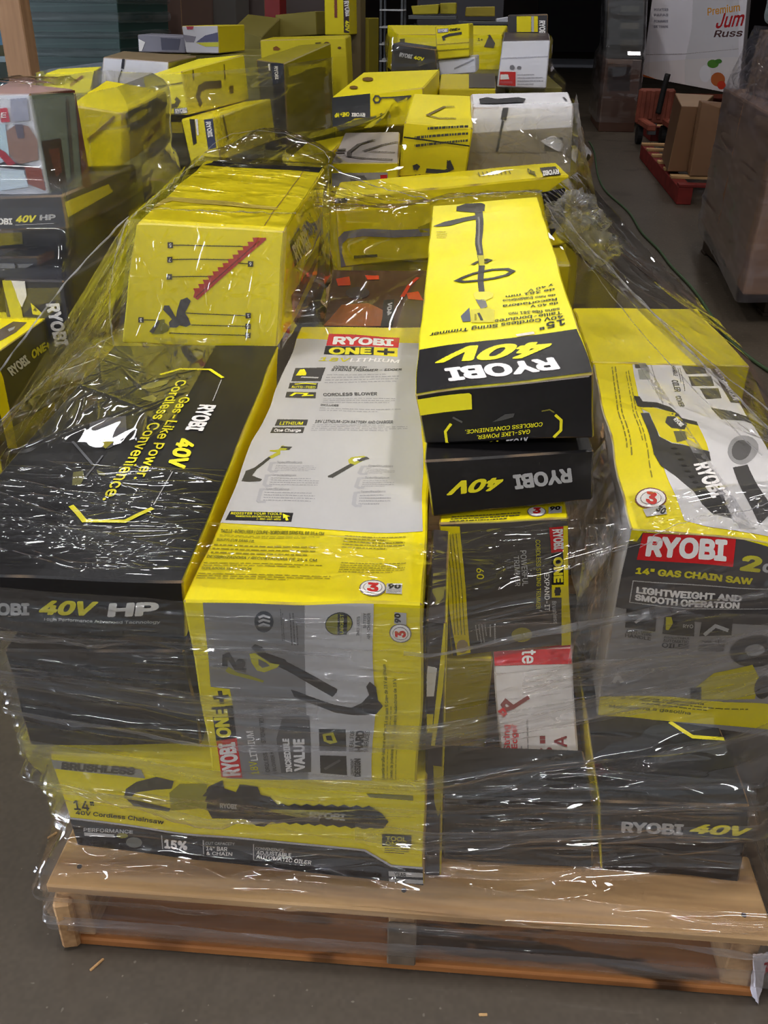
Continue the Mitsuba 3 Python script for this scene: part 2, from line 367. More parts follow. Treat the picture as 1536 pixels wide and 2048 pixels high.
# ------------------------------------------------------------------ cartons: eight corners in metres, face colours, print in face coordinates (0..1)
CARTONS = {
 'chainsaw_box': dict(c=[[0.02,0.073,0.125],[0.536,0.045,0.125],[0.556,0.545,0.125],[0.04,0.573,0.125],[0.008,0.073,0.309],[0.533,0.045,0.328],[0.553,0.545,0.328],[0.028,0.573,0.309]], col={'all': (228, 210, 18), 'right': (165, 130, 70)}, warp=0.002, **{'label': 'yellow chainsaw carton lying on the pallet deck under the tall kit carton', 'cat': 'box'}, dec=[
  ['front','p','panel',[27,25,26],1,[[-0.002,0.304],[0.308,0.291],[0.552,0.286],[0.842,0.294],[0.913,0.175],[1.008,0.19],[1.004,0.009],[0.003,-0.004]]],
  ['front','l','panel',[176,174,174],2,[[-0.002,0.311],[0.309,0.297],[0.552,0.29],[0.84,0.298],[0.911,0.171],[1.004,0.186]],0.004],
  ['front','p','panel',[150,148,140],1,[[0.002,0.929],[0.247,0.901],[0.255,0.814],[0.002,0.84]]],
  ['front','t','lettering',[70,68,66],3,[[0.025,0.847],[0.227,0.845],[0.032,0.914]],'BRUSHLESS',3],
  ['front','t','lettering',[27,25,26],3,[[0.026,0.417],[0.086,0.423],[0.03,0.517]],'14"',1],
  ['front','t','lettering',[27,25,26],3,[[0.025,0.364],[0.282,0.376],[0.029,0.408]],'40V Cordless Chainsaw',1],
  ['front','p','artwork',[70,66,55],2,[[0.184,0.609],[0.195,0.693],[0.228,0.773],[0.286,0.84],[0.333,0.812],[0.323,0.735],[0.275,0.71],[0.22,0.666],[0.199,0.594],[0.312,0.543],[0.304,0.511],[0.206,0.525]]],
  ['front','p','artwork',[150,142,36],2,[[0.315,0.693],[0.348,0.791],[0.424,0.815],[0.417,0.581],[0.311,0.523]]],
  ['front','p','artwork',[48,44,44],2,[[0.406,0.685],[0.428,0.788],[0.468,0.861],[0.47,0.782],[0.5,0.754],[0.514,0.834],[0.561,0.83],[0.566,0.756],[0.59,0.745],[0.608,0.675],[0.604,0.539],[0.581,0.488],[0.563,0.436],[0.541,0.438],[0.516,0.492],[0.423,0.478],[0.412,0.579]]],
  ['front','t','lettering',[176,174,174],3,[[0.45,0.592],[0.496,0.593],[0.452,0.634]],'RYOBI',3],
  ['front','p','artwork',[50,46,44],2,[[0.567,0.658],[0.586,0.685],[0.602,0.664],[0.62,0.692],[0.636,0.671],[0.654,0.699],[0.671,0.678],[0.688,0.705],[0.705,0.684],[0.722,0.711],[0.738,0.691],[0.756,0.718],[0.772,0.697],[0.789,0.724],[0.806,0.704],[0.823,0.73],[0.839,0.71],[0.856,0.736],[0.891,0.672],[0.907,0.602],[0.893,0.533],[0.872,0.526],[0.858,0.529],[0.841,0.507],[0.824,0.526],[0.807,0.503],[0.79,0.522],[0.773,0.5],[0.756,0.519],[0.738,0.497],[0.722,0.516],[0.704,0.493],[0.687,0.512],[0.669,0.49],[0.653,0.509],[0.635,0.486],[0.618,0.506],[0.6,0.482],[0.583,0.502]]],
  ['front','t','lettering',[176,174,174],3,[[0.691,0.578],[0.79,0.577],[0.695,0.634]],'RYOBI',3],
  ['front','p','panel',[27,25,26],2,[[0.89,0.481],[0.965,0.493],[0.965,0.375],[0.888,0.361]]],
  ['front','t','lettering',[236,222,40],3,[[0.899,0.421],[0.954,0.431],[0.899,0.464]],'TOOL',1],
  ['front','t','lettering',[236,222,40],3,[[0.898,0.375],[0.954,0.386],[0.898,0.413]],'ONLY',1],
  ['front','m','small_print',[62,60,60],2,[[0.894,0.292],[0.959,0.303],[0.896,0.352]],3],
  ['front','p','panel',[130,124,60],2,[[0.849,0.842],[0.967,0.859],[0.967,0.814],[0.858,0.811]]],
  ['front','p','panel',[176,174,174],2,[[0.903,0.114],[1.004,0.139],[1.005,0.094],[0.903,0.061]]],
  ['front','t','lettering',[27,25,26],3,[[0.919,0.071],[0.951,0.078],[0.919,0.109]],'YEAR',1],
  ['front','p','panel',[176,174,174],2,[[0.903,0.041],[1.005,0.067],[1.005,0.028],[0.903,-0.007]]],
  ['front','t','lettering',[27,25,26],3,[[0.918,0.004],[0.951,0.011],[0.918,0.037]],'TOOL',1],
  ['front','t','lettering',[232,228,226],3,[[0.268,0.112],[0.336,0.124],[0.273,0.203]],'15%',3],
  ['front','t','lettering',[176,174,174],3,[[0.034,0.179],[0.182,0.219],[0.037,0.219]],'PERFORMANCE',1],
  ['front','p','artwork',[176,174,174],2,[[0.034,0.166],[0.125,0.182],[0.123,0.147],[0.032,0.126]]],
  ['front','l','panel',[176,174,174],2,[[0.269,0.25],[0.261,0.087]],0.0015],
  ['front','l','panel',[176,174,174],2,[[0.387,0.246],[0.38,0.085]],0.0015],
  ['front','l','panel',[176,174,174],2,[[0.526,0.24],[0.52,0.072]],0.0015],
  ['front','t','lettering',[176,174,174],3,[[0.391,0.2],[0.472,0.212],[0.393,0.23]],'CUT CAPACITY',1],
  ['front','t','lettering',[232,228,226],3,[[0.39,0.136],[0.449,0.142],[0.392,0.181]],'14" BAR',1],
  ['front','t','lettering',[232,228,226],3,[[0.388,0.083],[0.461,0.097],[0.39,0.12]],'& CHAIN',1],
  ['front','t','lettering',[176,174,174],3,[[0.529,0.186],[0.61,0.195],[0.53,0.216]],'CONVENIENCE',1],
  ['front','t','lettering',[232,228,226],3,[[0.53,0.139],[0.629,0.15],[0.532,0.177]],'ADJUSTABLE',1],
  ['front','t','lettering',[232,228,226],3,[[0.528,0.095],[0.684,0.095],[0.531,0.135]],'AUTOMATIC OILER',1],
  ['front','p','artwork',[110,110,104],2,[[0.203,0.127],[0.2,0.107],[0.196,0.088],[0.189,0.072],[0.182,0.06],[0.174,0.054],[0.166,0.053],[0.16,0.059],[0.155,0.071],[0.153,0.087],[0.153,0.106],[0.156,0.125],[0.16,0.144],[0.167,0.16],[0.174,0.172],[0.182,0.178],[0.19,0.178],[0.196,0.173],[0.201,0.161],[0.203,0.146]]],
  ['front','p','artwork',[130,126,50],2,[[0.166,0.186],[0.164,0.176],[0.161,0.167],[0.157,0.158],[0.151,0.152],[0.146,0.148],[0.14,0.147],[0.136,0.149],[0.132,0.155],[0.13,0.162],[0.13,0.171],[0.132,0.181],[0.135,0.191],[0.139,0.2],[0.144,0.206],[0.15,0.21],[0.155,0.211],[0.16,0.208],[0.163,0.203],[0.165,0.195]]],
 ]),
 'plain_black_box': dict(c=[[-0.015,0.067,0.325],[0.221,0.086,0.325],[0.191,0.886,0.325],[-0.045,0.867,0.325],[-0.02,0.067,0.488],[0.216,0.086,0.49],[0.186,0.886,0.49],[-0.05,0.867,0.488]], col={'all': (27, 25, 26)}, warp=0.003, **{'label': 'plain black carton on the chainsaw carton below the lettered black carton', 'cat': 'box'}, dec=[
 ]),
 'black_tool_box': dict(c=[[-0.119,0.07,0.515],[0.22,0.076,0.515],[0.194,0.854,0.515],[-0.125,0.819,0.515],[-0.096,0.045,0.62],[0.235,0.049,0.62],[0.209,0.828,0.65],[-0.101,0.795,0.65]], col={'all': (27, 25, 26), 'right': (228, 210, 18)}, warp=0.003, **{'label': 'black carton with yellow bracket lines on its top, under the hedge trimmer carton', 'cat': 'box'}, dec=[
  ['top','l','artwork',[236,222,40],2,[[0.407,0.799],[0.499,0.836],[0.671,0.837],[0.771,0.784]],0.007],
  ['top','l','artwork',[236,222,40],2,[[0.412,0.211],[0.504,0.165],[0.672,0.166],[0.759,0.21]],0.007],
  ['top','l','artwork',[176,174,174],2,[[0.769,0.773],[0.776,0.656]],0.0015],
  ['top','l','artwork',[176,174,174],2,[[0.762,0.341],[0.756,0.22]],0.0015],
  ['top','t','lettering',[232,228,226],3,[[0.726,0.635],[0.725,0.513],[0.801,0.633]],'RYOBI',3],
  ['top','t','lettering',[236,222,40],3,[[0.718,0.476],[0.729,0.359],[0.792,0.47]],'40V',3],
  ['top','t','lettering',[236,222,40],3,[[0.601,0.675],[0.615,0.306],[0.651,0.673]],'Gas-Like Power.',1],
  ['top','t','lettering',[236,222,40],3,[[0.525,0.766],[0.534,0.229],[0.579,0.766]],'Cordless Convenience.',1],
  ['top','p','artwork',[92,90,94],1,[[0.226,0.546],[0.281,0.576],[0.38,0.582],[0.442,0.508],[0.46,0.464],[0.411,0.429],[0.351,0.437],[0.282,0.488]]],
  ['top','p','artwork',[170,160,50],3,[[0.329,0.488],[0.378,0.498],[0.415,0.455],[0.399,0.427],[0.367,0.445]]],
  ['top','p','artwork',[120,116,60],1,[[0.337,0.72],[0.378,0.753],[0.474,0.771],[0.477,0.748],[0.417,0.726]]],
  ['top','p','artwork',[130,124,60],1,[[0.388,0.677],[0.439,0.694],[0.475,0.678],[0.473,0.658],[0.415,0.667]]],
  ['top','p','artwork',[110,106,60],1,[[0.328,0.331],[0.368,0.336],[0.398,0.31],[0.404,0.281],[0.367,0.28]]],
  ['top','p','artwork',[110,106,60],1,[[0.425,0.341],[0.475,0.327],[0.484,0.316],[0.451,0.319]]],
  ['top','l','artwork',[96,96,100],2,[[0.22,0.46],[0.393,0.36]],0.004],
  ['top','l','artwork',[96,96,100],2,[[0.406,0.4],[0.403,0.303]],0.003],
  ['front','t','lettering',[176,174,174],3,[[0.207,0.367],[0.416,0.384],[0.214,0.55]],'RYOBI',3],
  ['front','t','lettering',[236,222,40],3,[[0.448,0.398],[0.66,0.416],[0.476,0.615]],'40V',3],
  ['front','t','lettering',[232,228,226],3,[[0.719,0.408],[0.899,0.441],[0.728,0.615]],'HP',3],
  ['front','t','lettering',[176,174,174],3,[[0.468,0.277],[0.904,0.281],[0.47,0.326]],'High Performance Advanced Technology',1],
 ]),
 'kit_box': dict(c=[[0.25,0.033,0.325],[0.522,0.041,0.325],[0.501,1.105,0.325],[0.23,1.033,0.325],[0.24,0.032,0.604],[0.522,0.041,0.61],[0.5,1.105,0.607],[0.22,1.033,0.62]], col={'all': (228, 210, 18)}, warp=0.0035, **{'label': 'tall yellow and white trimmer and blower kit carton with a red badge, front and centre', 'cat': 'box'}, dec=[
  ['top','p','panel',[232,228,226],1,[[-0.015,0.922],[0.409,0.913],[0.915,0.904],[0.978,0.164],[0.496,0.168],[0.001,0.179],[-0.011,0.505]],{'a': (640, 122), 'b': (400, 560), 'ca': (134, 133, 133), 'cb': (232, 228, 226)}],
  ['top','p','badge',[200,34,38],2,[[0.214,0.952],[0.75,0.939],[0.754,0.875],[0.223,0.885]]],
  ['top','t','badge',[232,228,226],3,[[0.262,0.894],[0.715,0.886],[0.256,0.932]],'RYOBI',3],
  ['top','p','badge',[27,25,26],2,[[0.22,0.883],[0.574,0.875],[0.576,0.829],[0.224,0.838]]],
  ['top','t','badge',[236,222,40],3,[[0.254,0.841],[0.561,0.835],[0.249,0.873]],'ONE',3],
  ['top','p','badge',[228,210,18],2,[[0.574,0.875],[0.749,0.873],[0.75,0.826],[0.576,0.829]]],
  ['top','l','badge',[27,25,26],3,[[0.601,0.851],[0.726,0.848]],0.011],
  ['top','l','badge',[27,25,26],3,[[0.663,0.868],[0.664,0.832]],0.007],
  ['top','t','lettering',[200,190,40],3,[[0.206,0.8],[0.413,0.794],[0.214,0.82]],'18V',1],
  ['top','t','lettering',[232,228,226],3,[[0.419,0.794],[0.764,0.792],[0.424,0.812]],'LITHIUM',1],
  ['top','p','icon',[62,60,60],2,[[0.075,0.766],[0.273,0.763],[0.283,0.699],[0.084,0.701]]],
  ['top','p','icon',[236,222,40],3,[[0.099,0.728],[0.111,0.757],[0.137,0.759],[0.165,0.738],[0.166,0.728]]],
  ['top','l','icon',[176,174,174],3,[[0.14,0.72],[0.259,0.715]],0.006],
  ['top','p','icon',[62,60,60],2,[[0.079,0.694],[0.269,0.691],[0.272,0.661],[0.085,0.664]]],
  ['top','t','icon',[236,222,40],3,[[0.102,0.666],[0.26,0.663],[0.1,0.677]],'AUTO-FEED',1],
  ['top','l','icon',[236,222,40],3,[[0.115,0.685],[0.186,0.689],[0.261,0.684]],0.004],
  ['top','p','icon',[62,60,60],2,[[0.083,0.647],[0.269,0.644],[0.272,0.613],[0.082,0.616]]],
  ['top','l','icon',[236,222,40],3,[[0.116,0.624],[0.139,0.639],[0.211,0.637],[0.196,0.626],[0.256,0.628]],0.006],
  ['top','p','icon',[62,60,60],2,[[0.082,0.52],[0.269,0.517],[0.273,0.494],[0.085,0.496]]],
  ['top','t','icon',[236,222,40],3,[[0.11,0.499],[0.248,0.497],[0.109,0.51]],'LITHIUM',1],
  ['top','p','icon',[62,60,60],2,[[0.08,0.49],[0.268,0.488],[0.272,0.464],[0.083,0.466]]],
  ['top','t','icon',[232,228,226],3,[[0.098,0.471],[0.257,0.469],[0.096,0.483]],'One Charge',1],
  ['top','t','lettering',[62,60,60],3,[[0.324,0.76],[0.548,0.757],[0.327,0.77]],'CORDLESS 10"',1],
  ['top','t','lettering',[62,60,60],3,[[0.317,0.745],[0.791,0.741],[0.319,0.757]],'STRING TRIMMER - EDGER',1],
  ['top','t','lettering',[62,60,60],3,[[0.318,0.624],[0.661,0.621],[0.315,0.638]],'CORDLESS BLOWER',1],
  ['top','t','lettering',[62,60,60],3,[[0.314,0.575],[0.424,0.573],[0.312,0.583]],'INCLUDES',1],
  ['top','t','lettering',[62,60,60],3,[[0.316,0.504],[0.782,0.504],[0.314,0.515]],'18V LITHIUM-ION BATTERY AND CHARGER',1],
  ['top','m','small_print',[150,148,150],2,[[0.313,0.687],[0.79,0.682],[0.304,0.735]],4],
  ['top','m','small_print',[150,148,150],2,[[0.323,0.589],[0.785,0.585],[0.32,0.615]],3],
  ['top','m','small_print',[150,148,150],2,[[0.314,0.552],[0.821,0.548],[0.313,0.57]],2],
  ['top','m','small_print',[150,148,150],2,[[0.312,0.472],[0.871,0.475],[0.308,0.5]],4],
  ['top','p','artwork',[60,58,56],2,[[0.026,0.298],[0.033,0.332],[0.074,0.343],[0.13,0.378],[0.146,0.374],[0.087,0.335],[0.074,0.316],[0.133,0.304],[0.127,0.298],[0.058,0.296]]],
  ['top','p','artwork',[170,166,50],2,[[0.13,0.378],[0.166,0.392],[0.125,0.395],[0.126,0.399],[0.17,0.401],[0.18,0.415],[0.228,0.409],[0.22,0.399],[0.181,0.398],[0.187,0.386],[0.147,0.371]]],
  ['top','l','artwork',[62,60,60],3,[[0.179,0.409],[0.227,0.408],[0.218,0.4]],0.005],
  ['top','p','artwork',[66,64,60],2,[[0.472,0.316],[0.575,0.358],[0.598,0.354],[0.501,0.311],[0.477,0.312]]],
  ['top','p','artwork',[170,166,50],2,[[0.558,0.369],[0.572,0.378],[0.633,0.384],[0.659,0.378],[0.645,0.372],[0.598,0.353],[0.566,0.358]]],
  ['top','p','artwork',[232,228,226],3,[[0.58,0.369],[0.591,0.375],[0.626,0.377],[0.611,0.368],[0.591,0.363]]],
  ['top','l','artwork',[62,60,60],3,[[0.611,0.367],[0.657,0.378]],0.008],
  ['top','l','artwork',[168,166,168],2,[[0.181,0.359],[0.156,0.358],[0.156,0.335],[0.171,0.33],[0.202,0.33]],0.006],
  ['top','m','small_print',[150,148,150],2,[[0.183,0.332],[0.399,0.33],[0.183,0.353]],4],
  ['top','t','lettering',[150,148,150],3,[[0.184,0.357],[0.318,0.356],[0.182,0.364]],'Specifications',1],
  ['top','l','artwork',[168,166,168],2,[[0.175,0.318],[0.152,0.317],[0.155,0.288],[0.169,0.284],[0.199,0.284]],0.006],
  ['top','m','small_print',[150,148,150],2,[[0.181,0.286],[0.436,0.284],[0.177,0.313]],4],
  ['top','t','lettering',[150,148,150],3,[[0.178,0.316],[0.308,0.315],[0.176,0.322]],'Caracteristiques',1],
  ['top','l','artwork',[168,166,168],2,[[0.168,0.274],[0.148,0.273],[0.153,0.239],[0.166,0.236],[0.195,0.236]],0.006],
  ['top','m','small_print',[150,148,150],2,[[0.178,0.238],[0.438,0.236],[0.17,0.269]],4],
  ['top','t','lettering',[150,148,150],3,[[0.171,0.272],[0.297,0.271],[0.169,0.278]],'Specifications',1],
  ['top','l','artwork',[168,166,168],2,[[0.665,0.35],[0.64,0.349],[0.632,0.328],[0.645,0.324],[0.676,0.324]],0.006],
  ['top','m','small_print',[150,148,150],2,[[0.658,0.326],[0.814,0.323],[0.665,0.345]],4],
  ['top','t','lettering',[150,148,150],3,[[0.668,0.348],[0.8,0.347],[0.668,0.355]],'Specifications',1],
  ['top','l','artwork',[168,166,168],2,[[0.663,0.311],[0.638,0.31],[0.633,0.283],[0.646,0.279],[0.676,0.279]],0.006],
  ['top','m','small_print',[150,148,150],2,[[0.659,0.281],[0.822,0.279],[0.663,0.306]],4],
  ['top','t','lettering',[150,148,150],3,[[0.666,0.309],[0.795,0.308],[0.666,0.315]],'Specifications',1],
  ['top','l','artwork',[168,166,168],2,[[0.659,0.265],[0.636,0.264],[0.633,0.233],[0.645,0.229],[0.674,0.229]],0.006],
  ['top','m','small_print',[150,148,150],2,[[0.657,0.231],[0.815,0.23],[0.66,0.26]],4],
  ['top','t','lettering',[150,148,150],3,[[0.662,0.264],[0.788,0.263],[0.662,0.269]],'Specifications',1],
  ['top','p','icon',[27,25,26],2,[[0.03,0.21],[0.344,0.206],[0.344,0.183],[0.024,0.186]]],
  ['top','t','icon',[236,222,40],3,[[0.039,0.201],[0.292,0.199],[0.038,0.207]],'REGISTER YOUR TOOLS',1],
  ['top','t','icon',[236,222,40],3,[[0.068,0.194],[0.291,0.192],[0.066,0.198]],'REGISTER.RYOBITOOLS.COM',1],
  ['top','t','icon',[236,222,40],3,[[0.174,0.187],[0.292,0.186],[0.174,0.191]],'1-800-860-4050',1],
  ['top','p','icon',[236,222,40],3,[[0.295,0.203],[0.335,0.196],[0.32,0.195],[0.331,0.186],[0.318,0.185],[0.31,0.193],[0.303,0.19]]],
  ['top','t','lettering',[96,88,30],3,[[0.024,0.153],[0.514,0.151],[0.022,0.161]],'TAILLE-BORDURES / COUPE-BORDURES SANS FIL DE 25,4 CM',1],
  ['top','t','lettering',[96,88,30],3,[[0.022,0.132],[0.196,0.131],[0.022,0.138]],'SOUFFLEUR SANS FIL',1],
  ['top','t','lettering',[96,88,30],3,[[0.018,0.091],[0.509,0.088],[0.017,0.097]],'DESBROZADORA / RECORTADORA DE 25,4 CM',1],
  ['top','t','lettering',[96,88,30],3,[[0.02,0.065],[0.24,0.065],[0.02,0.07]],'SOPLADORA SIN CORDÓN',1],
  ['top','m','small_print',[150,138,30],2,[[0.029,0.142],[0.5,0.141],[0.025,0.149]],2],
  ['top','m','small_print',[150,138,30],2,[[0.025,0.1],[0.497,0.098],[0.018,0.128]],3],
  ['top','m','small_print',[150,138,30],2,[[0.021,0.073],[0.538,0.073],[0.016,0.083]],2],
  ['top','m','small_print',[150,138,30],2,[[0.016,0.045],[0.585,0.044],[0.015,0.059]],3],
  ['top','m','small_print',[150,138,30],2,[[0.605,0.123],[0.888,0.122],[0.611,0.158]],5],
  ['top','m','small_print',[150,138,30],2,[[0.612,0.065],[0.904,0.065],[0.617,0.092]],5],
  ['top','p','seal',[120,112,110],2,[[0.837,0.03],[0.835,0.024],[0.828,0.018],[0.816,0.014],[0.801,0.011],[0.784,0.01],[0.766,0.011],[0.749,0.014],[0.735,0.018],[0.725,0.023],[0.721,0.029],[0.722,0.035],[0.728,0.04],[0.74,0.045],[0.756,0.047],[0.774,0.049],[0.792,0.048],[0.809,0.045],[0.823,0.041],[0.832,0.035]]],
  ['top','p','seal',[232,228,226],3,[[0.831,0.029],[0.83,0.024],[0.823,0.02],[0.813,0.016],[0.799,0.013],[0.783,0.012],[0.767,0.013],[0.752,0.015],[0.739,0.019],[0.73,0.023],[0.726,0.029],[0.727,0.034],[0.733,0.039],[0.744,0.043],[0.758,0.045],[0.774,0.046],[0.791,0.045],[0.806,0.043],[0.819,0.039],[0.827,0.035]]],
  ['top','p','seal',[150,140,140],4,[[0.82,0.029],[0.819,0.025],[0.814,0.022],[0.806,0.019],[0.795,0.017],[0.782,0.016],[0.769,0.017],[0.757,0.018],[0.747,0.021],[0.741,0.025],[0.737,0.029],[0.738,0.033],[0.743,0.037],[0.751,0.04],[0.762,0.042],[0.775,0.042],[0.788,0.042],[0.8,0.04],[0.81,0.037],[0.817,0.033]]],
  ['top','p','seal',[232,228,226],5,[[0.817,0.029],[0.816,0.026],[0.811,0.022],[0.803,0.02],[0.793,0.018],[0.782,0.017],[0.77,0.018],[0.759,0.019],[0.75,0.022],[0.744,0.025],[0.741,0.029],[0.742,0.032],[0.746,0.036],[0.754,0.039],[0.764,0.04],[0.776,0.041],[0.788,0.041],[0.799,0.039],[0.808,0.036],[0.814,0.033]]],
  ['top','t','seal',[200,34,38],6,[[0.756,0.02],[0.805,0.019],[0.754,0.038]],'3',3],
  ['top','p','seal',[176,174,174],2,[[0.836,0.04],[0.906,0.04],[0.907,0.016],[0.837,0.017]]],
  ['top','t','seal',[27,25,26],3,[[0.844,0.028],[0.9,0.028],[0.845,0.038]],'90',3],
  ['top','m','small_print',[62,60,60],2,[[0.842,0.018],[0.902,0.018],[0.843,0.026]],3],
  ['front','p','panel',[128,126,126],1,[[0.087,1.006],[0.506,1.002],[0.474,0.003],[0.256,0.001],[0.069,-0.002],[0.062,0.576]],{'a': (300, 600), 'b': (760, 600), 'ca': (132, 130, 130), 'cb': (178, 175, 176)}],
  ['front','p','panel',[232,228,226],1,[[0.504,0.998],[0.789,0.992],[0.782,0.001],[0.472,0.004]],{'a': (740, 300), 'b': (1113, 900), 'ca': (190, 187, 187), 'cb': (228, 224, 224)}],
  ['front','p','badge',[200,34,38],2,[[0.043,0.232],[0.148,0.251],[0.146,0.013],[0.046,0.013]]],
  ['front','t','badge',[232,228,226],3,[[0.134,0.029],[0.13,0.227],[0.06,0.019]],'RYOBI',3],
  ['front','p','badge',[27,25,26],2,[[0.052,0.432],[0.152,0.449],[0.147,0.249],[0.043,0.234]]],
  ['front','t','badge',[236,222,40],3,[[0.119,0.256],[0.119,0.425],[0.057,0.253]],'ONE',3],
  ['front','p','badge',[228,210,18],2,[[0.057,0.553],[0.149,0.54],[0.152,0.447],[0.056,0.431]]],
  ['front','l','badge',[27,25,26],3,[[0.067,0.489],[0.14,0.498]],0.006],
  ['front','l','badge',[27,25,26],3,[[0.102,0.53],[0.104,0.455]],0.0055],
  ['front','t','lettering',[200,190,40],3,[[0.23,0.039],[0.226,0.115],[0.194,0.035]],'18V',1],
  ['front','t','lettering',[232,228,226],3,[[0.235,0.12],[0.232,0.296],[0.202,0.116]],'LITHIUM',1],
  ['front','t','lettering',[62,60,60],3,[[0.284,0.037],[0.287,0.447],[0.264,0.034]],'CORDLESS 10" STRING TRIMMER',1],
  ['front','t','lettering',[62,60,60],3,[[0.317,0.039],[0.315,0.201],[0.3,0.038]],'& BLOWER KIT',1],
  ['front','p','icon',[92,90,90],2,[[0.337,0.252],[0.377,0.39],[0.499,0.406],[0.49,0.056],[0.341,0.048]]],
  ['front','t','icon',[232,228,226],3,[[0.395,0.057],[0.394,0.26],[0.368,0.055]],'INCREDIBLE',3],
  ['front','t','icon',[232,228,226],3,[[0.457,0.066],[0.463,0.264],[0.411,0.061]],'VALUE',3],
  ['front','p','artwork',[52,54,58],2,[[0.376,0.907],[0.373,0.89],[0.366,0.875],[0.356,0.862],[0.345,0.854],[0.333,0.851],[0.321,0.854],[0.31,0.861],[0.303,0.873],[0.298,0.888],[0.298,0.905],[0.301,0.921],[0.308,0.936],[0.318,0.948],[0.329,0.956],[0.341,0.959],[0.353,0.957],[0.363,0.95],[0.371,0.938],[0.375,0.923]]],
  ['front','l','artwork',[176,174,174],3,[[0.317,0.925],[0.337,0.937],[0.363,0.928]],0.003],
  ['front','l','artwork',[176,174,174],3,[[0.315,0.904],[0.335,0.916],[0.362,0.907]],0.003],
  ['front','l','artwork',[176,174,174],3,[[0.313,0.883],[0.334,0.895],[0.36,0.886]],0.003],
  ['front','p','artwork',[160,156,50],2,[[0.141,0.646],[0.159,0.671],[0.196,0.637],[0.243,0.624],[0.31,0.594],[0.305,0.583],[0.209,0.612],[0.158,0.631]]],
  ['front','l','artwork',[62,60,60],2,[[0.142,0.671],[0.15,0.726],[0.165,0.733],[0.194,0.662],[0.237,0.649]],0.007],
  ['front','p','artwork',[80,78,78],3,[[0.239,0.689],[0.237,0.681],[0.234,0.674],[0.228,0.668],[0.221,0.664],[0.214,0.662],[0.207,0.663],[0.201,0.667],[0.197,0.672],[0.194,0.68],[0.194,0.688],[0.196,0.696],[0.2,0.703],[0.205,0.709],[0.212,0.713],[0.219,0.714],[0.226,0.713],[0.232,0.71],[0.236,0.704],[0.239,0.697]]],
  ['front','p','artwork',[46,44,44],2,[[0.273,0.774],[0.29,0.792],[0.32,0.778],[0.334,0.747],[0.411,0.71],[0.418,0.698],[0.503,0.641],[0.625,0.562],[0.622,0.546],[0.603,0.519],[0.485,0.6],[0.407,0.655],[0.376,0.674],[0.346,0.698],[0.301,0.736]]],
  ['front','p','artwork',[196,188,50],3,[[0.262,0.742],[0.286,0.747],[0.308,0.728],[0.346,0.693],[0.387,0.684],[0.376,0.669],[0.317,0.641],[0.286,0.651],[0.267,0.695]]],
  ['front','p','artwork',[110,108,104],4,[[0.299,0.716],[0.33,0.697],[0.344,0.678],[0.311,0.667],[0.297,0.686]]],
  ['front','p','artwork',[52,50,50],2,[[0.425,0.549],[0.453,0.54],[0.529,0.507],[0.61,0.476],[0.68,0.464],[0.726,0.494],[0.76,0.539],[0.75,0.582],[0.768,0.608],[0.793,0.583],[0.798,0.512],[0.82,0.48],[0.789,0.431],[0.733,0.424],[0.679,0.422],[0.609,0.432],[0.511,0.478],[0.439,0.508]]],
  ['front','p','seal',[27,25,26],2,[[0.702,0.896],[0.699,0.878],[0.69,0.862],[0.677,0.848],[0.66,0.84],[0.642,0.836],[0.623,0.839],[0.607,0.846],[0.595,0.859],[0.587,0.875],[0.585,0.893],[0.588,0.911],[0.597,0.928],[0.611,0.941],[0.627,0.949],[0.645,0.953],[0.663,0.95],[0.679,0.942],[0.692,0.93],[0.699,0.914]]],
  ['front','p','seal',[132,128,44],3,[[0.698,0.896],[0.695,0.88],[0.687,0.864],[0.674,0.852],[0.659,0.844],[0.642,0.841],[0.625,0.843],[0.61,0.85],[0.598,0.862],[0.591,0.877],[0.588,0.893],[0.592,0.91],[0.6,0.925],[0.613,0.937],[0.628,0.945],[0.645,0.948],[0.662,0.946],[0.677,0.939],[0.688,0.927],[0.696,0.913]]],
  ['front','l','seal',[27,25,26],4,[[0.657,0.841],[0.659,0.946]],0.011],
  ['front','t','seal',[190,182,60],5,[[0.662,0.845],[0.663,0.945],[0.648,0.845]],'LARGEST',1],
  ['front','t','lettering',[62,60,60],3,[[0.73,0.836],[0.731,0.93],[0.718,0.835]],'INCLUDES',1],
  ['front','t','lettering',[62,60,60],3,[[0.758,0.872],[0.758,0.946],[0.746,0.872]],'BATTERY',1],
  ['front','t','lettering',[62,60,60],3,[[0.776,0.818],[0.775,0.946],[0.763,0.818]],'AND CHARGER',1],
  ['front','l','panel',[176,174,174],2,[[0.737,0.803],[0.738,0.948]],0.0012],
  ['front','m','small_print',[62,60,60],2,[[0.417,0.808],[0.417,0.973],[0.403,0.807]],2],
  ['front','m','small_print',[62,60,60],2,[[0.475,0.785],[0.473,0.956],[0.438,0.784]],3],
  ['front','p','icon',[52,50,48],2,[[0.536,0.327],[0.657,0.333],[0.662,0.196],[0.533,0.194]]],
  ['front','p','icon',[190,180,40],3,[[0.551,0.298],[0.6,0.314],[0.619,0.251],[0.585,0.239],[0.556,0.255]]],
  ['front','p','icon',[52,50,48],4,[[0.566,0.29],[0.591,0.294],[0.598,0.261],[0.57,0.263]]],
  ['front','p','icon',[58,56,54],2,[[0.535,0.164],[0.662,0.165],[0.665,0.038],[0.536,0.051]]],
  ['front','l','icon',[92,90,88],3,[[0.557,0.078],[0.633,0.139]],0.004],
  ['front','t','lettering',[62,60,60],3,[[0.695,0.196],[0.697,0.331],[0.676,0.195]],'IDEAL FOR',1],
  ['front','t','lettering',[62,60,60],3,[[0.739,0.198],[0.74,0.331],[0.705,0.196]],'HARD',3],
  ['front','t','lettering',[62,60,60],3,[[0.765,0.198],[0.766,0.332],[0.745,0.197]],'SURFACES',1],
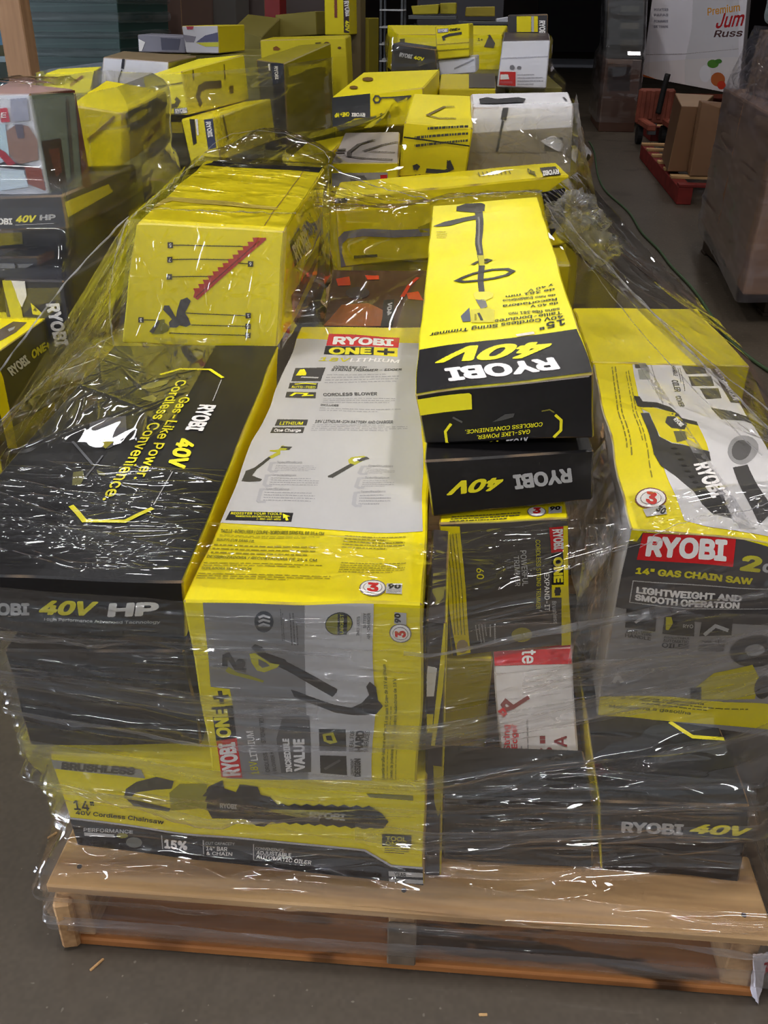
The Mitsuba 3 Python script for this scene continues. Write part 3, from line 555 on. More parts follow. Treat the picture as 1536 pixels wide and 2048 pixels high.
  ['front','t','lettering',[62,60,60],3,[[0.697,0.037],[0.698,0.149],[0.683,0.037]],'LIGHTWEIGHT',1],
  ['front','t','lettering',[62,60,60],3,[[0.728,0.032],[0.729,0.153],[0.702,0.031]],'DESIGN',3],
  ['front','p','seal',[120,112,110],2,[[0.953,0.856],[0.951,0.842],[0.944,0.829],[0.934,0.819],[0.921,0.812],[0.906,0.81],[0.891,0.811],[0.877,0.817],[0.867,0.827],[0.86,0.84],[0.857,0.854],[0.86,0.868],[0.866,0.88],[0.877,0.891],[0.89,0.897],[0.905,0.9],[0.919,0.898],[0.933,0.892],[0.943,0.882],[0.95,0.87]]],
  ['front','p','seal',[232,228,226],3,[[0.948,0.856],[0.946,0.844],[0.941,0.832],[0.931,0.823],[0.919,0.817],[0.906,0.814],[0.892,0.816],[0.88,0.821],[0.87,0.83],[0.864,0.841],[0.862,0.854],[0.864,0.866],[0.87,0.878],[0.88,0.887],[0.891,0.893],[0.905,0.895],[0.918,0.894],[0.93,0.888],[0.94,0.88],[0.946,0.868]]],
  ['front','p','seal',[150,140,140],4,[[0.939,0.856],[0.938,0.846],[0.933,0.837],[0.926,0.83],[0.916,0.826],[0.906,0.824],[0.895,0.825],[0.885,0.829],[0.878,0.836],[0.873,0.844],[0.871,0.854],[0.873,0.864],[0.878,0.872],[0.885,0.879],[0.894,0.884],[0.905,0.886],[0.915,0.885],[0.925,0.88],[0.932,0.874],[0.937,0.865]]],
  ['front','p','seal',[232,228,226],5,[[0.936,0.856],[0.935,0.847],[0.93,0.84],[0.924,0.833],[0.915,0.829],[0.906,0.828],[0.896,0.829],[0.887,0.832],[0.88,0.838],[0.876,0.846],[0.874,0.854],[0.876,0.863],[0.88,0.87],[0.887,0.876],[0.895,0.881],[0.905,0.882],[0.914,0.881],[0.923,0.877],[0.93,0.872],[0.934,0.864]]],
  ['front','t','seal',[200,34,38],6,[[0.926,0.839],[0.924,0.871],[0.886,0.836]],'3',3],
  ['front','p','seal',[176,174,174],2,[[0.879,0.955],[0.931,0.953],[0.931,0.896],[0.878,0.898]]],
  ['front','t','seal',[27,25,26],3,[[0.905,0.904],[0.903,0.95],[0.882,0.904]],'90',3],
  ['front','t','lettering',[84,78,30],3,[[0.845,0.019],[0.842,0.699],[0.831,0.019]],'Ensemble de taille-bordure et souffleur 25,4 cm sans fil One+ de 18 V au lithium',1],
  ['front','t','lettering',[84,78,30],3,[[0.884,0.022],[0.882,0.632],[0.871,0.021]],'Combo de podadora 25,4 cm y sopladora inalámbrica de 18 V',1],
  ['front','m','small_print',[150,138,30],2,[[0.864,0.02],[0.861,0.515],[0.852,0.02]],1],
  ['front','m','small_print',[150,138,30],2,[[0.904,0.023],[0.903,0.454],[0.892,0.022]],1],
 ]),
 'hedge_trimmer_box': dict(c=[[-0.1,0.83,0.64],[0.205,0.839,0.64],[0.205,1.386,0.64],[-0.124,1.453,0.64],[-0.053,0.862,0.865],[0.222,0.869,0.854],[0.222,1.416,0.885],[-0.077,1.484,0.885]], col={'all': (228, 210, 18)}, warp=0.003, **{'label': 'yellow hedge trimmer carton with a red blade picture, on the black carton', 'cat': 'box'}, dec=[
  ['front','p','artwork',[178,62,48],2,[[0.442,0.463],[0.431,0.495],[0.471,0.5],[0.461,0.532],[0.501,0.536],[0.49,0.568],[0.531,0.572],[0.52,0.604],[0.56,0.609],[0.55,0.641],[0.59,0.645],[0.58,0.677],[0.62,0.681],[0.61,0.713],[0.65,0.718],[0.64,0.749],[0.681,0.754],[0.67,0.785],[0.711,0.79],[0.7,0.822],[0.741,0.826],[0.731,0.858],[0.772,0.862],[0.761,0.894],[0.803,0.899],[0.792,0.93],[0.817,0.934],[0.883,0.939],[0.883,0.923],[0.462,0.401],[0.434,0.424]]],
  ['front','l','artwork',[120,40,34],3,[[0.452,0.425],[0.84,0.909]],0.002],
  ['front','p','artwork',[74,68,66],2,[[0.356,0.393],[0.397,0.416],[0.421,0.389],[0.391,0.284],[0.415,0.243],[0.433,0.188],[0.405,0.166],[0.362,0.178],[0.343,0.156],[0.3,0.157],[0.292,0.196],[0.311,0.225],[0.293,0.252],[0.275,0.272],[0.248,0.305],[0.254,0.34],[0.286,0.341],[0.311,0.294],[0.336,0.24],[0.342,0.31]]],
  ['front','p','artwork',[120,114,30],2,[[0.172,0.114],[0.222,0.214],[0.264,0.223],[0.266,0.195],[0.3,0.161],[0.292,0.126],[0.252,0.096],[0.19,0.091]]],
  ['front','p','artwork',[84,78,70],3,[[0.172,0.11],[0.222,0.214],[0.234,0.194],[0.199,0.101]]],
  ['front','p','artwork',[62,52,40],3,[[0.232,0.861],[0.267,0.863],[0.271,0.819],[0.236,0.816]]],
  ['front','t','lettering',[232,228,226],4,[[0.258,0.853],[0.243,0.852],[0.26,0.826]],'5',1],
  ['front','l','artwork',[92,82,20],2,[[0.269,0.841],[0.734,0.855]],0.002],
  ['front','p','artwork',[62,52,40],3,[[0.238,0.749],[0.272,0.751],[0.276,0.706],[0.242,0.704]]],
  ['front','t','lettering',[232,228,226],4,[[0.263,0.741],[0.248,0.741],[0.266,0.714]],'7',1],
  ['front','l','artwork',[92,82,20],2,[[0.274,0.729],[0.654,0.743]],0.002],
  ['front','p','artwork',[62,52,40],3,[[0.247,0.61],[0.281,0.612],[0.285,0.566],[0.25,0.564]]],
  ['front','t','lettering',[232,228,226],4,[[0.272,0.602],[0.257,0.601],[0.274,0.574]],'4',1],
  ['front','l','artwork',[92,82,20],2,[[0.283,0.589],[0.545,0.597]],0.002],
  ['front','p','artwork',[62,52,40],3,[[0.09,0.231],[0.124,0.232],[0.128,0.185],[0.094,0.184]]],
  ['front','t','lettering',[232,228,226],4,[[0.115,0.222],[0.1,0.221],[0.118,0.193]],'3',3],
  ['front','l','artwork',[92,82,20],2,[[0.126,0.209],[0.206,0.212]],0.002],
  ['front','p','artwork',[62,52,40],3,[[0.778,0.74],[0.813,0.742],[0.815,0.696],[0.781,0.694]]],
  ['front','t','lettering',[232,228,226],4,[[0.803,0.732],[0.788,0.731],[0.805,0.703]],'6',1],
  ['front','l','artwork',[92,82,20],2,[[0.779,0.717],[0.688,0.722]],0.002],
  ['front','p','artwork',[62,52,40],3,[[0.785,0.309],[0.819,0.311],[0.822,0.263],[0.788,0.261]]],
  ['front','t','lettering',[232,228,226],4,[[0.81,0.3],[0.795,0.3],[0.812,0.271]],'1',1],
  ['front','l','artwork',[92,82,20],2,[[0.787,0.285],[0.391,0.284]],0.002],
  ['front','p','artwork',[62,52,40],3,[[0.79,0.213],[0.824,0.214],[0.826,0.166],[0.793,0.165]]],
  ['front','t','lettering',[232,228,226],4,[[0.815,0.204],[0.8,0.203],[0.817,0.174]],'8',1],
  ['front','l','artwork',[92,82,20],2,[[0.792,0.189],[0.435,0.185]],0.002],
  ['front','p','artwork',[62,52,40],3,[[0.795,0.132],[0.828,0.133],[0.83,0.084],[0.797,0.083]]],
  ['front','t','lettering',[232,228,226],4,[[0.819,0.123],[0.805,0.122],[0.821,0.093]],'2',3],
  ['front','l','artwork',[92,82,20],2,[[0.796,0.107],[0.299,0.109]],0.002],
  ['top','p','panel',[27,25,26],1,[[0.073,0.961],[0.072,0.995],[0.988,1.067],[0.982,0.91],[0.842,0.915],[0.027,0.907]]],
  ['top','l','seam',[150,118,60],2,[[-0.076,0.333],[0.312,0.31],[0.898,0.266]],0.002],
  ['top','l','seam',[150,118,60],2,[[0.855,0.916],[0.851,0.045]],0.002],
  ['top','p','tape',[196,176,80],2,[[-0.088,0.146],[0.033,0.357],[0.301,0.332],[0.86,0.308],[0.864,0.261],[0.331,0.269],[0.078,0.297],[-0.037,0.091]]],
  ['right','p','panel',[27,25,26],1,[[0.16,0.803],[0.374,0.79],[0.68,0.445],[0.314,0.482]]],
  ['right','t','lettering',[232,228,226],3,[[0.357,0.497],[0.658,0.469],[0.215,0.717]],'RYOBI',3],
  ['right','t','lettering',[27,25,26],3,[[0.679,0.501],[0.831,0.552],[0.45,0.734]],'40V',3],
  ['right','t','lettering',[170,150,60],3,[[0.864,0.558],[0.923,0.714],[0.669,0.813]],'HP',3],
  ['right','l','artwork',[110,60,40],2,[[0.57,0.372],[1.186,0.451]],0.004],
  ['right','p','artwork',[120,72,42],2,[[0.232,0.284],[0.724,0.235],[1.174,0.239],[1.134,0.165],[0.568,0.118],[0.295,0.092]]],
 ]),
 'string_trimmer_box': dict(c=[[0.508,0.331,0.685],[0.739,0.323,0.705],[0.727,1.278,0.705],[0.5,1.253,0.685],[0.492,0.331,0.758],[0.727,0.323,0.8],[0.715,1.278,0.855],[0.485,1.253,0.835]], col={'all': (27, 25, 26), 'top': (236, 222, 40), 'right': (190, 176, 20), 'left': (190, 176, 20)}, warp=0.003, **{'label': 'yellow and black string trimmer carton lying on top of the load, picture upside down', 'cat': 'box'}, dec=[
  ['top','p','panel',[27,25,26],1,[[-0.007,0.159],[0.982,0.172],[0.999,0],[-0.001,-0.001]]],
  ['top','t','lettering',[236,222,40],3,[[0.832,0.131],[0.228,0.146],[0.725,0.083]],'40V',3],
  ['top','t','lettering',[232,228,226],3,[[0.805,0.07],[0.178,0.067],[0.828,0.029]],'RYOBI',3],
  ['top','t','lettering',[27,25,26],3,[[0.93,0.222],[0.767,0.21],[0.925,0.197]],'15"',1],
  ['top','t','lettering',[27,25,26],3,[[0.927,0.239],[0.075,0.222],[0.923,0.225]],'40V Cordless String Trimmer',1],
  ['top','t','lettering',[27,25,26],3,[[0.926,0.257],[0.491,0.249],[0.922,0.244]],'Taille-bordures',1],
  ['top','t','lettering',[27,25,26],3,[[0.922,0.273],[0.773,0.271],[0.919,0.262]],'sans fil',1],
  ['top','t','lettering',[27,25,26],3,[[0.925,0.301],[0.742,0.3],[0.922,0.29]],'de 40 V',1],
  ['top','t','lettering',[27,25,26],3,[[0.784,0.274],[0.588,0.275],[0.782,0.262]],'de 381 mm',1],
  ['top','t','lettering',[27,25,26],3,[[0.927,0.32],[0.558,0.311],[0.924,0.309]],'Recortadora',1],
  ['top','t','lettering',[27,25,26],3,[[0.926,0.338],[0.79,0.338],[0.923,0.329]],'de hilo',1],
  ['top','t','lettering',[27,25,26],3,[[0.93,0.365],[0.586,0.357],[0.928,0.354]],'de 381 mm',1],
  ['top','t','lettering',[27,25,26],3,[[0.927,0.387],[0.749,0.374],[0.925,0.377]],'y 40 V',1],
  ['top','t','lettering',[27,25,26],3,[[0.772,0.34],[0.562,0.338],[0.771,0.328]],'inalámbrico',1],
  ['top','p','artwork',[62,58,54],2,[[0.4,0.924],[0.472,0.918],[0.445,0.607],[0.439,0.387],[0.398,0.39],[0.394,0.611]]],
  ['top','l','artwork',[120,116,110],3,[[0.426,0.876],[0.423,0.608]],0.004],
  ['top','p','artwork',[190,178,40],3,[[0.398,0.598],[0.444,0.594],[0.441,0.528],[0.399,0.532]]],
  ['top','p','artwork',[54,48,40],2,[[0.227,0.938],[0.236,0.974],[0.319,0.993],[0.467,0.983],[0.502,0.966],[0.488,0.917],[0.407,0.91]]],
  ['top','p','artwork',[66,62,54],2,[[0.024,0.833],[0.123,0.863],[0.299,0.884],[0.406,0.891],[0.413,0.862],[0.299,0.853],[0.16,0.829],[0.056,0.828]]],
  ['top','l','artwork',[66,60,40],3,[[0.347,0.544],[0.386,0.556],[0.463,0.565],[0.489,0.556],[0.445,0.543]],0.008],
  ['top','l','artwork',[54,50,46],3,[[0.242,0.463],[0.294,0.478],[0.367,0.492],[0.5,0.499],[0.617,0.493],[0.661,0.478],[0.618,0.462],[0.524,0.452],[0.408,0.449],[0.293,0.451],[0.242,0.463]],0.009],
  ['top','p','artwork',[226,216,70],2,[[0.355,0.379],[0.376,0.391],[0.473,0.387],[0.502,0.372],[0.49,0.353],[0.441,0.342],[0.374,0.352]]],
  ['top','p','artwork',[120,116,110],2,[[0.374,0.352],[0.442,0.347],[0.454,0.312],[0.411,0.302]]],
  ['top','p','artwork',[208,198,60],3,[[0.338,0.303],[0.451,0.305],[0.5,0.292],[0.483,0.239],[0.342,0.247]]],
  ['top','p','artwork',[90,94,104],2,[[0.271,0.281],[0.332,0.315],[0.336,0.254],[0.284,0.255]]],
  ['top','l','artwork',[150,138,20],4,[[0.37,0.282],[0.368,0.254]],0.003],
  ['top','l','artwork',[60,58,52],4,[[0.39,0.285],[0.409,0.251]],0.004],
  ['top','m','small_print',[176,160,20],2,[[0.064,0.744],[0.151,0.74],[0.058,0.801]],4],
  ['top','p','tear',[214,206,190],4,[[0.609,0.177],[0.72,0.181],[0.727,0.17],[0.619,0.167]]],
  ['front','p','sticker',[236,222,40],2,[[-0.004,0.909],[0.309,0.899],[0.319,0.864],[0.31,0.61],[-0.013,0.587]]],
  ['front','m','small_print',[90,82,20],2,[[0.261,0.653],[0.124,0.646],[0.273,0.849]],4],
  ['front','l','artwork',[236,222,40],2,[[0.179,0.377],[0.138,0.235],[0.137,0.02],[0.147,-0.017]],0.004],
  ['front','l','artwork',[236,222,40],2,[[0.786,0.419],[0.819,0.321],[0.815,0.151],[0.771,0.029]],0.004],
  ['front','t','lettering',[236,222,40],3,[[0.713,0.305],[0.256,0.246],[0.709,0.235]],'CORDLESS CONVENIENCE.',1],
  ['front','t','lettering',[236,222,40],3,[[0.637,0.19],[0.32,0.133],[0.633,0.118]],'GAS-LIKE POWER.',1],
  ['front','t','lettering',[176,174,174],3,[[0.621,0.051],[0.489,0.019],[0.614,-0.044]],'RYOBI',3],
  ['front','t','lettering',[236,222,40],3,[[0.464,0.015],[0.332,-0.014],[0.444,-0.078]],'40V',3],
  ['front','p','artwork',[74,72,70],2,[[0.415,0.358],[0.495,0.487],[0.551,0.49],[0.54,0.422],[0.472,0.377]]],
  ['front','l','artwork',[120,110,40],2,[[0.709,0.494],[0.756,0.511],[0.782,0.459]],0.002],
  ['front','l','artwork',[84,82,80],2,[[0.193,0.492],[0.245,0.389]],0.003],
  ['front','l','crease',[160,150,140],3,[[0.013,1.05],[0.29,0.981],[0.528,0.972],[0.977,0.962]],0.0015],
 ]),
 'trimmer_end_box': dict(c=[[0.524,0.291,0.59],[0.753,0.338,0.602],[0.743,1.038,0.602],[0.514,0.991,0.59],[0.511,0.288,0.679],[0.744,0.336,0.683],[0.734,1.036,0.683],[0.501,0.988,0.679]], col={'all': (27, 25, 26), 'left': (200, 186, 30)}, warp=0.003, **{'label': 'black carton end with upside-down lettering, directly under the string trimmer carton', 'cat': 'box'}, dec=[
  ['front','t','lettering',[176,174,174],3,[[0.862,0.662],[0.506,0.629],[0.871,0.421]],'RYOBI',3],
  ['front','t','lettering',[236,222,40],3,[[0.455,0.611],[0.145,0.6],[0.409,0.399]],'40V',3],
 ]),
 'expandable_trimmer_box': dict(c=[[0.563,0.285,0.35],[0.746,0.327,0.35],[0.746,0.677,0.35],[0.563,0.635,0.35],[0.534,0.279,0.585],[0.717,0.321,0.581],[0.717,0.671,0.581],[0.534,0.629,0.585]], col={'all': (228, 210, 18), 'front': (78, 73, 70), 'right': (110, 95, 50)}, warp=0.003, **{'label': 'dark trimmer carton with yellow edges and sideways lettering, below the black carton end', 'cat': 'box'}, dec=[
  ['front','p','panel',[228,210,18],1,[[-0.003,0.98],[0.157,0.973],[0.148,0.578],[0.159,0.025],[0.044,0.014],[-0.001,0.513]]],
  ['front','p','panel',[228,210,18],1,[[0.957,0.944],[1.003,0.944],[0.99,-0.003],[0.912,-0.004]]],
  ['front','l','small_print',[110,100,20],2,[[0.048,0.927],[0.041,0.584],[0.044,0.18]],0.001],
  ['front','l','small_print',[110,100,20],2,[[0.073,0.926],[0.067,0.583],[0.071,0.178]],0.001],
  ['front','l','small_print',[110,100,20],2,[[0.098,0.924],[0.092,0.581],[0.098,0.176]],0.001],
  ['front','l','small_print',[110,100,20],2,[[0.123,0.923],[0.118,0.58],[0.124,0.174]],0.001],
  ['front','p','seal',[170,150,110],2,[[0.144,0.08],[0.141,0.064],[0.132,0.049],[0.12,0.039],[0.106,0.032],[0.091,0.031],[0.076,0.035],[0.063,0.043],[0.054,0.056],[0.048,0.071],[0.047,0.088],[0.051,0.104],[0.06,0.118],[0.071,0.129],[0.086,0.135],[0.101,0.136],[0.115,0.133],[0.128,0.124],[0.138,0.112],[0.143,0.096]]],
  ['front','p','badge',[200,34,38],2,[[0.844,0.937],[0.954,0.942],[0.95,0.765],[0.853,0.758]]],
  ['front','t','badge',[232,228,226],3,[[0.875,0.924],[0.881,0.78],[0.944,0.926]],'RYOBI',3],
  ['front','p','badge',[27,25,26],2,[[0.856,0.751],[0.952,0.755],[0.953,0.514],[0.851,0.518]]],
  ['front','t','badge',[236,222,40],3,[[0.874,0.726],[0.873,0.534],[0.942,0.726]],'ONE',3],
  ['front','p','badge',[228,210,18],2,[[0.851,0.518],[0.953,0.514],[0.944,0.409],[0.85,0.416]]],
  ['front','l','badge',[27,25,26],3,[[0.873,0.467],[0.927,0.464]],0.006],
  ['front','l','badge',[27,25,26],3,[[0.901,0.497],[0.899,0.43]],0.008],
  ['front','t','lettering',[190,178,50],3,[[0.733,0.86],[0.717,0.333],[0.768,0.858]],'CORDLESS STRING TRIMMER',1],
  ['front','t','lettering',[232,228,226],3,[[0.789,0.614],[0.791,0.308],[0.829,0.612]],'EXPAND-IT',1],
  ['front','t','lettering',[176,174,174],3,[[0.606,0.794],[0.605,0.532],[0.652,0.792]],'POWERFUL',1],
  ['front','t','lettering',[176,174,174],3,[[0.55,0.761],[0.546,0.535],[0.591,0.759]],'TRIMMER',1],
  ['front','t','lettering',[236,222,40],3,[[0.248,0.684],[0.244,0.603],[0.302,0.681]],'60',1],
  ['front','t','lettering',[176,174,174],3,[[0.852,0.388],[0.86,0.197],[0.885,0.386]],'Brushless',1],
  ['front','p','seal',[150,140,50],2,[[0.676,0.125],[0.671,0.106],[0.658,0.09],[0.638,0.078],[0.614,0.072],[0.588,0.071],[0.561,0.076],[0.538,0.086],[0.52,0.101],[0.509,0.119],[0.506,0.138],[0.511,0.156],[0.524,0.172],[0.544,0.183],[0.568,0.19],[0.594,0.191],[0.62,0.186],[0.643,0.176],[0.661,0.161],[0.673,0.143]]],
  ['front','m','small_print',[176,174,174],2,[[0.205,0.246],[0.218,0.087],[0.306,0.252]],4],
  ['front','m','small_print',[176,174,174],2,[[0.318,0.238],[0.313,0.08],[0.393,0.245]],2],
  ['top','p','seal',[120,112,110],2,[[0.832,0.05],[0.826,0.038],[0.814,0.027],[0.797,0.019],[0.776,0.014],[0.754,0.013],[0.732,0.016],[0.713,0.023],[0.698,0.033],[0.689,0.044],[0.687,0.057],[0.692,0.07],[0.703,0.081],[0.721,0.09],[0.742,0.095],[0.764,0.096],[0.787,0.092],[0.806,0.085],[0.821,0.075],[0.83,0.063]]],
  ['top','p','seal',[232,228,226],3,[[0.824,0.051],[0.819,0.04],[0.808,0.03],[0.793,0.023],[0.775,0.019],[0.754,0.018],[0.735,0.021],[0.718,0.027],[0.704,0.035],[0.696,0.046],[0.694,0.057],[0.699,0.068],[0.709,0.078],[0.725,0.085],[0.743,0.089],[0.764,0.09],[0.784,0.087],[0.801,0.081],[0.814,0.072],[0.822,0.062]]],
  ['top','t','seal',[200,34,38],4,[[0.727,0.039],[0.787,0.039],[0.735,0.08]],'3',3],
  ['top','p','seal',[176,174,174],2,[[0.856,0.088],[0.962,0.093],[0.952,0.038],[0.847,0.033]]],
  ['top','t','seal',[27,25,26],3,[[0.86,0.06],[0.944,0.064],[0.867,0.088]],'90',3],
  ['top','m','small_print',[62,60,60],2,[[0.08,-0.001],[0.618,0.006],[0.098,0.052]],3],
 ]),
 'olive_box': dict(c=[[0.544,0.283,0.127],[0.625,0.29,0.127],[0.625,0.59,0.127],[0.544,0.583,0.127],[0.544,0.283,0.345],[0.625,0.29,0.345],[0.625,0.59,0.345],[0.544,0.583,0.345]], col={'all': (176, 160, 22)}, warp=0.002, **{'label': 'plain yellow carton deep in the gap beside the white and red trimmer carton', 'cat': 'box'}, dec=[  # carton yellow with the shade of the gap put into its colour
 ]),
 'edger_box': dict(c=[[0.655,0.174,0.127],[0.774,0.185,0.127],[0.774,0.405,0.127],[0.655,0.394,0.127],[0.624,0.307,0.348],[0.748,0.325,0.348],[0.748,0.545,0.348],[0.624,0.527,0.348]], col={'all': (206, 200, 198), 'top': (200, 34, 38)}, warp=0.002, **{'label': 'white trimmer carton with a red band and red sideways lettering, deep in the gap', 'cat': 'box'}, dec=[
  ['front','p','panel',[200,34,38],1,[[-0.003,0.995],[0.996,0.995],[0.996,0.904],[-0.017,0.908]]],
  ['front','t','lettering',[232,228,226],3,[[0.37,0.994],[0.368,0.914],[0.548,0.994]],'te',1],
  ['front','l','artwork',[130,60,56],2,[[0.226,0.659],[0.13,0.699],[0.085,0.675],[0.121,0.646],[0.216,0.66],[0.431,0.718]],0.006],
  ['front','l','artwork',[200,34,38],3,[[0.085,0.613],[0.037,0.637],[0.091,0.651],[0.118,0.627],[0.085,0.613]],0.004],
  ['front','t','lettering',[200,34,38],3,[[0.093,0.192],[0.144,0.558],[0.016,0.192]],'Electric String',1],
  ['front','t','lettering',[200,34,38],3,[[0.189,0.191],[0.239,0.561],[0.118,0.191]],'Trimmer/Edger',1],
  ['front','m','small_print',[130,126,126],2,[[0.267,0.196],[0.318,0.587],[0.225,0.196]],1],
  ['front','m','small_print',[130,126,126],2,[[0.35,0.195],[0.408,0.634],[0.308,0.196]],1],
  ['front','t','lettering',[120,22,26],3,[[0.661,0.251],[0.684,0.488],[0.505,0.252]],'13"',1],
  ['front','t','lettering',[120,22,26],3,[[0.839,0.25],[0.861,0.487],[0.687,0.251]],'4.4 A',1],
 ]),
 'narrow_yellow_box': dict(c=[[0.537,0.06,0.127],[0.56,0.06,0.127],[0.56,0.28,0.127],[0.537,0.28,0.127],[0.524,0.06,0.577],[0.549,0.06,0.575],[0.549,0.28,0.575],[0.524,0.28,0.577]], col={'all': (60, 54, 54), 'right': (228, 210, 18)}, warp=0.001, **{'label': 'narrow black and yellow carton edge squeezed beside the kit carton', 'cat': 'box'}, dec=[
  ['front','p','panel',[228,210,18],1,[[0.863,1],[1.071,1.002],[0.866,0.77],[0.492,0.558],[0.291,0.559],[0.609,0.79]]],
  ['front','p','panel',[232,228,226],1,[[0.101,0.85],[0.567,0.845],[0.428,0.745],[-0.018,0.741]]],
  ['front','p','panel',[228,210,18],1,[[-0.047,0.677],[0.406,0.68],[0.338,0.609],[-0.11,0.603]]],
  ['front','p','panel',[170,155,20],1,[[0.437,0.481],[0.947,0.48],[0.987,0.341],[0.793,0.272],[0.531,0.338]]],
 ]),
 'black_base_box': dict(c=[[0.562,0.091,0.125],[0.781,0.095,0.125],[0.781,0.195,0.125],[0.562,0.191,0.125],[0.557,0.09,0.256],[0.764,0.095,0.261],[0.764,0.195,0.261],[0.557,0.19,0.256]], col={'all': (26, 24, 24)}, warp=0.003, **{'label': 'plain black carton on the pallet deck between the chainsaw carton and lettered black carton', 'cat': 'box'}, dec=[
 ]),
 'wide_black_box': dict(c=[[0.792,0.096,0.125],[0.989,0.094,0.125],[0.989,0.614,0.125],[0.792,0.616,0.125],[0.773,0.096,0.26],[0.973,0.094,0.271],[0.973,0.614,0.271],[0.773,0.616,0.26]], col={'all': (27, 25, 26), 'left': (228, 210, 18)}, warp=0.003, **{'label': 'black carton with yellow bracket line on its top, under the gas chainsaw carton', 'cat': 'box'}, dec=[
  ['top','l','artwork',[236,222,40],2,[[0.625,0.313],[0.761,0.256],[1.043,0.253],[1.157,0.297]],0.008],
  ['front','t','lettering',[176,174,174],3,[[0.152,0.599],[0.575,0.603],[0.153,0.727]],'RYOBI',3],
  ['front','t','lettering',[236,222,40],3,[[0.608,0.635],[0.997,0.624],[0.652,0.744]],'40V',3],
  ['front','t','lettering',[232,228,226],3,[[1.07,0.631],[1.162,0.632],[1.069,0.745]],'HP',3],
 ]),
 'gas_chainsaw_box': dict(c=[[0.789,0.272,0.262],[1.114,0.233,0.262],[1.164,1.019,0.262],[0.839,1.058,0.262],[0.794,0.271,0.596],[1.048,0.241,0.599],[1.097,1.027,0.563],[0.843,1.057,0.56]], col={'all': (150, 146, 146), 'top': (228, 210, 18), 'left': (196, 192, 192)}, warp=0.004, **{'label': 'grey and yellow gas chainsaw carton with a red badge on the black carton', 'cat': 'box'}, dec=[
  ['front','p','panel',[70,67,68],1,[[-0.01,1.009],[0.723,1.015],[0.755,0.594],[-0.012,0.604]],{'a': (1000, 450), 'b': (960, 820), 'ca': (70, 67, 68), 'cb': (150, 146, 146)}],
  ['front','p','panel',[228,210,18],2,[[-0.012,1.019],[0.321,1.03],[0.723,1.023],[0.726,0.979],[0.526,1.001],[0.064,0.989],[0.043,0.944],[-0.013,0.944]]],
  ['front','p','badge',[200,34,38],3,[[0.064,0.987],[0.535,1.001],[0.537,0.872],[0.064,0.858]]],
  ['front','t','badge',[232,228,226],4,[[0.1,0.886],[0.501,0.899],[0.093,0.969]],'RYOBI',3],
  ['front','t','lettering',[190,180,50],3,[[0.57,0.866],[0.67,0.869],[0.58,0.926]],'2',3],
  ['front','t','lettering',[176,174,174],3,[[0.678,0.871],[0.728,0.873],[0.683,0.916]],'c',3],
  ['front','t','lettering',[206,192,40],3,[[0.072,0.792],[0.639,0.805],[0.072,0.819]],'14" GAS CHAIN SAW',3],
  ['front','l','panel',[176,174,174],3,[[0.067,0.643],[0.069,0.754],[0.741,0.788],[0.745,0.684],[0.067,0.643]],0.0015],
  ['front','t','lettering',[232,228,226],3,[[0.092,0.697],[0.599,0.716],[0.091,0.725]],'LIGHTWEIGHT AND',3],
  ['front','t','lettering',[232,228,226],3,[[0.09,0.66],[0.594,0.68],[0.089,0.687]],'SMOOTH OPERATION',3],
  ['front','p','icon',[58,56,56],3,[[0.057,0.606],[0.204,0.618],[0.212,0.519],[0.066,0.51]]],
  ['front','p','icon',[58,56,56],3,[[0.246,0.609],[0.392,0.622],[0.398,0.524],[0.247,0.516]]],
  ['front','p','icon',[58,56,56],3,[[0.428,0.616],[0.573,0.625],[0.573,0.539],[0.423,0.526]]],
  ['front','p','icon',[190,180,40],4,[[0.252,0.606],[0.279,0.611],[0.29,0.581],[0.274,0.542],[0.26,0.54]]],
  ['front','l','icon',[176,174,174],4,[[0.109,0.544],[0.157,0.595]],0.004],
  ['front','t','icon',[176,174,174],4,[[0.34,0.565],[0.389,0.568],[0.338,0.583]],'RYO',1],
  ['front','l','icon',[176,174,174],4,[[0.445,0.534],[0.494,0.584],[0.557,0.563]],0.006],
  ['front','t','lettering',[62,60,60],3,[[0.073,0.482],[0.196,0.492],[0.072,0.501]],'ANTI-VIBE',1],
  ['front','t','lettering',[62,60,60],3,[[0.073,0.462],[0.197,0.467],[0.071,0.479]],'HANDLE',1],
  ['front','t','lettering',[62,60,60],3,[[0.257,0.495],[0.378,0.505],[0.256,0.505]],'ADJUSTABLE',1],
  ['front','t','lettering',[62,60,60],3,[[0.256,0.474],[0.377,0.482],[0.255,0.489]],'AUTOMATIC',1],
  ['front','t','lettering',[62,60,60],3,[[0.253,0.441],[0.38,0.45],[0.253,0.467]],'OILER',1],
  ['front','t','lettering',[62,60,60],3,[[0.433,0.492],[0.549,0.5],[0.433,0.503]],'TOOL-LESS',1],
  ['front','t','lettering',[62,60,60],3,[[0.426,0.466],[0.546,0.475],[0.425,0.481]],'AIR FILTER',1],
  ['front','t','lettering',[62,60,60],3,[[0.425,0.445],[0.544,0.451],[0.425,0.463]],'COVER',1],
  ['front','p','artwork',[66,64,64],2,[[0.799,0.477],[0.794,0.452],[0.78,0.427],[0.756,0.406],[0.725,0.39],[0.691,0.381],[0.656,0.38],[0.623,0.387],[0.597,0.402],[0.579,0.422],[0.571,0.447],[0.574,0.473],[0.589,0.497],[0.613,0.518],[0.644,0.534],[0.679,0.542],[0.715,0.543],[0.748,0.535],[0.774,0.521],[0.792,0.501]]],
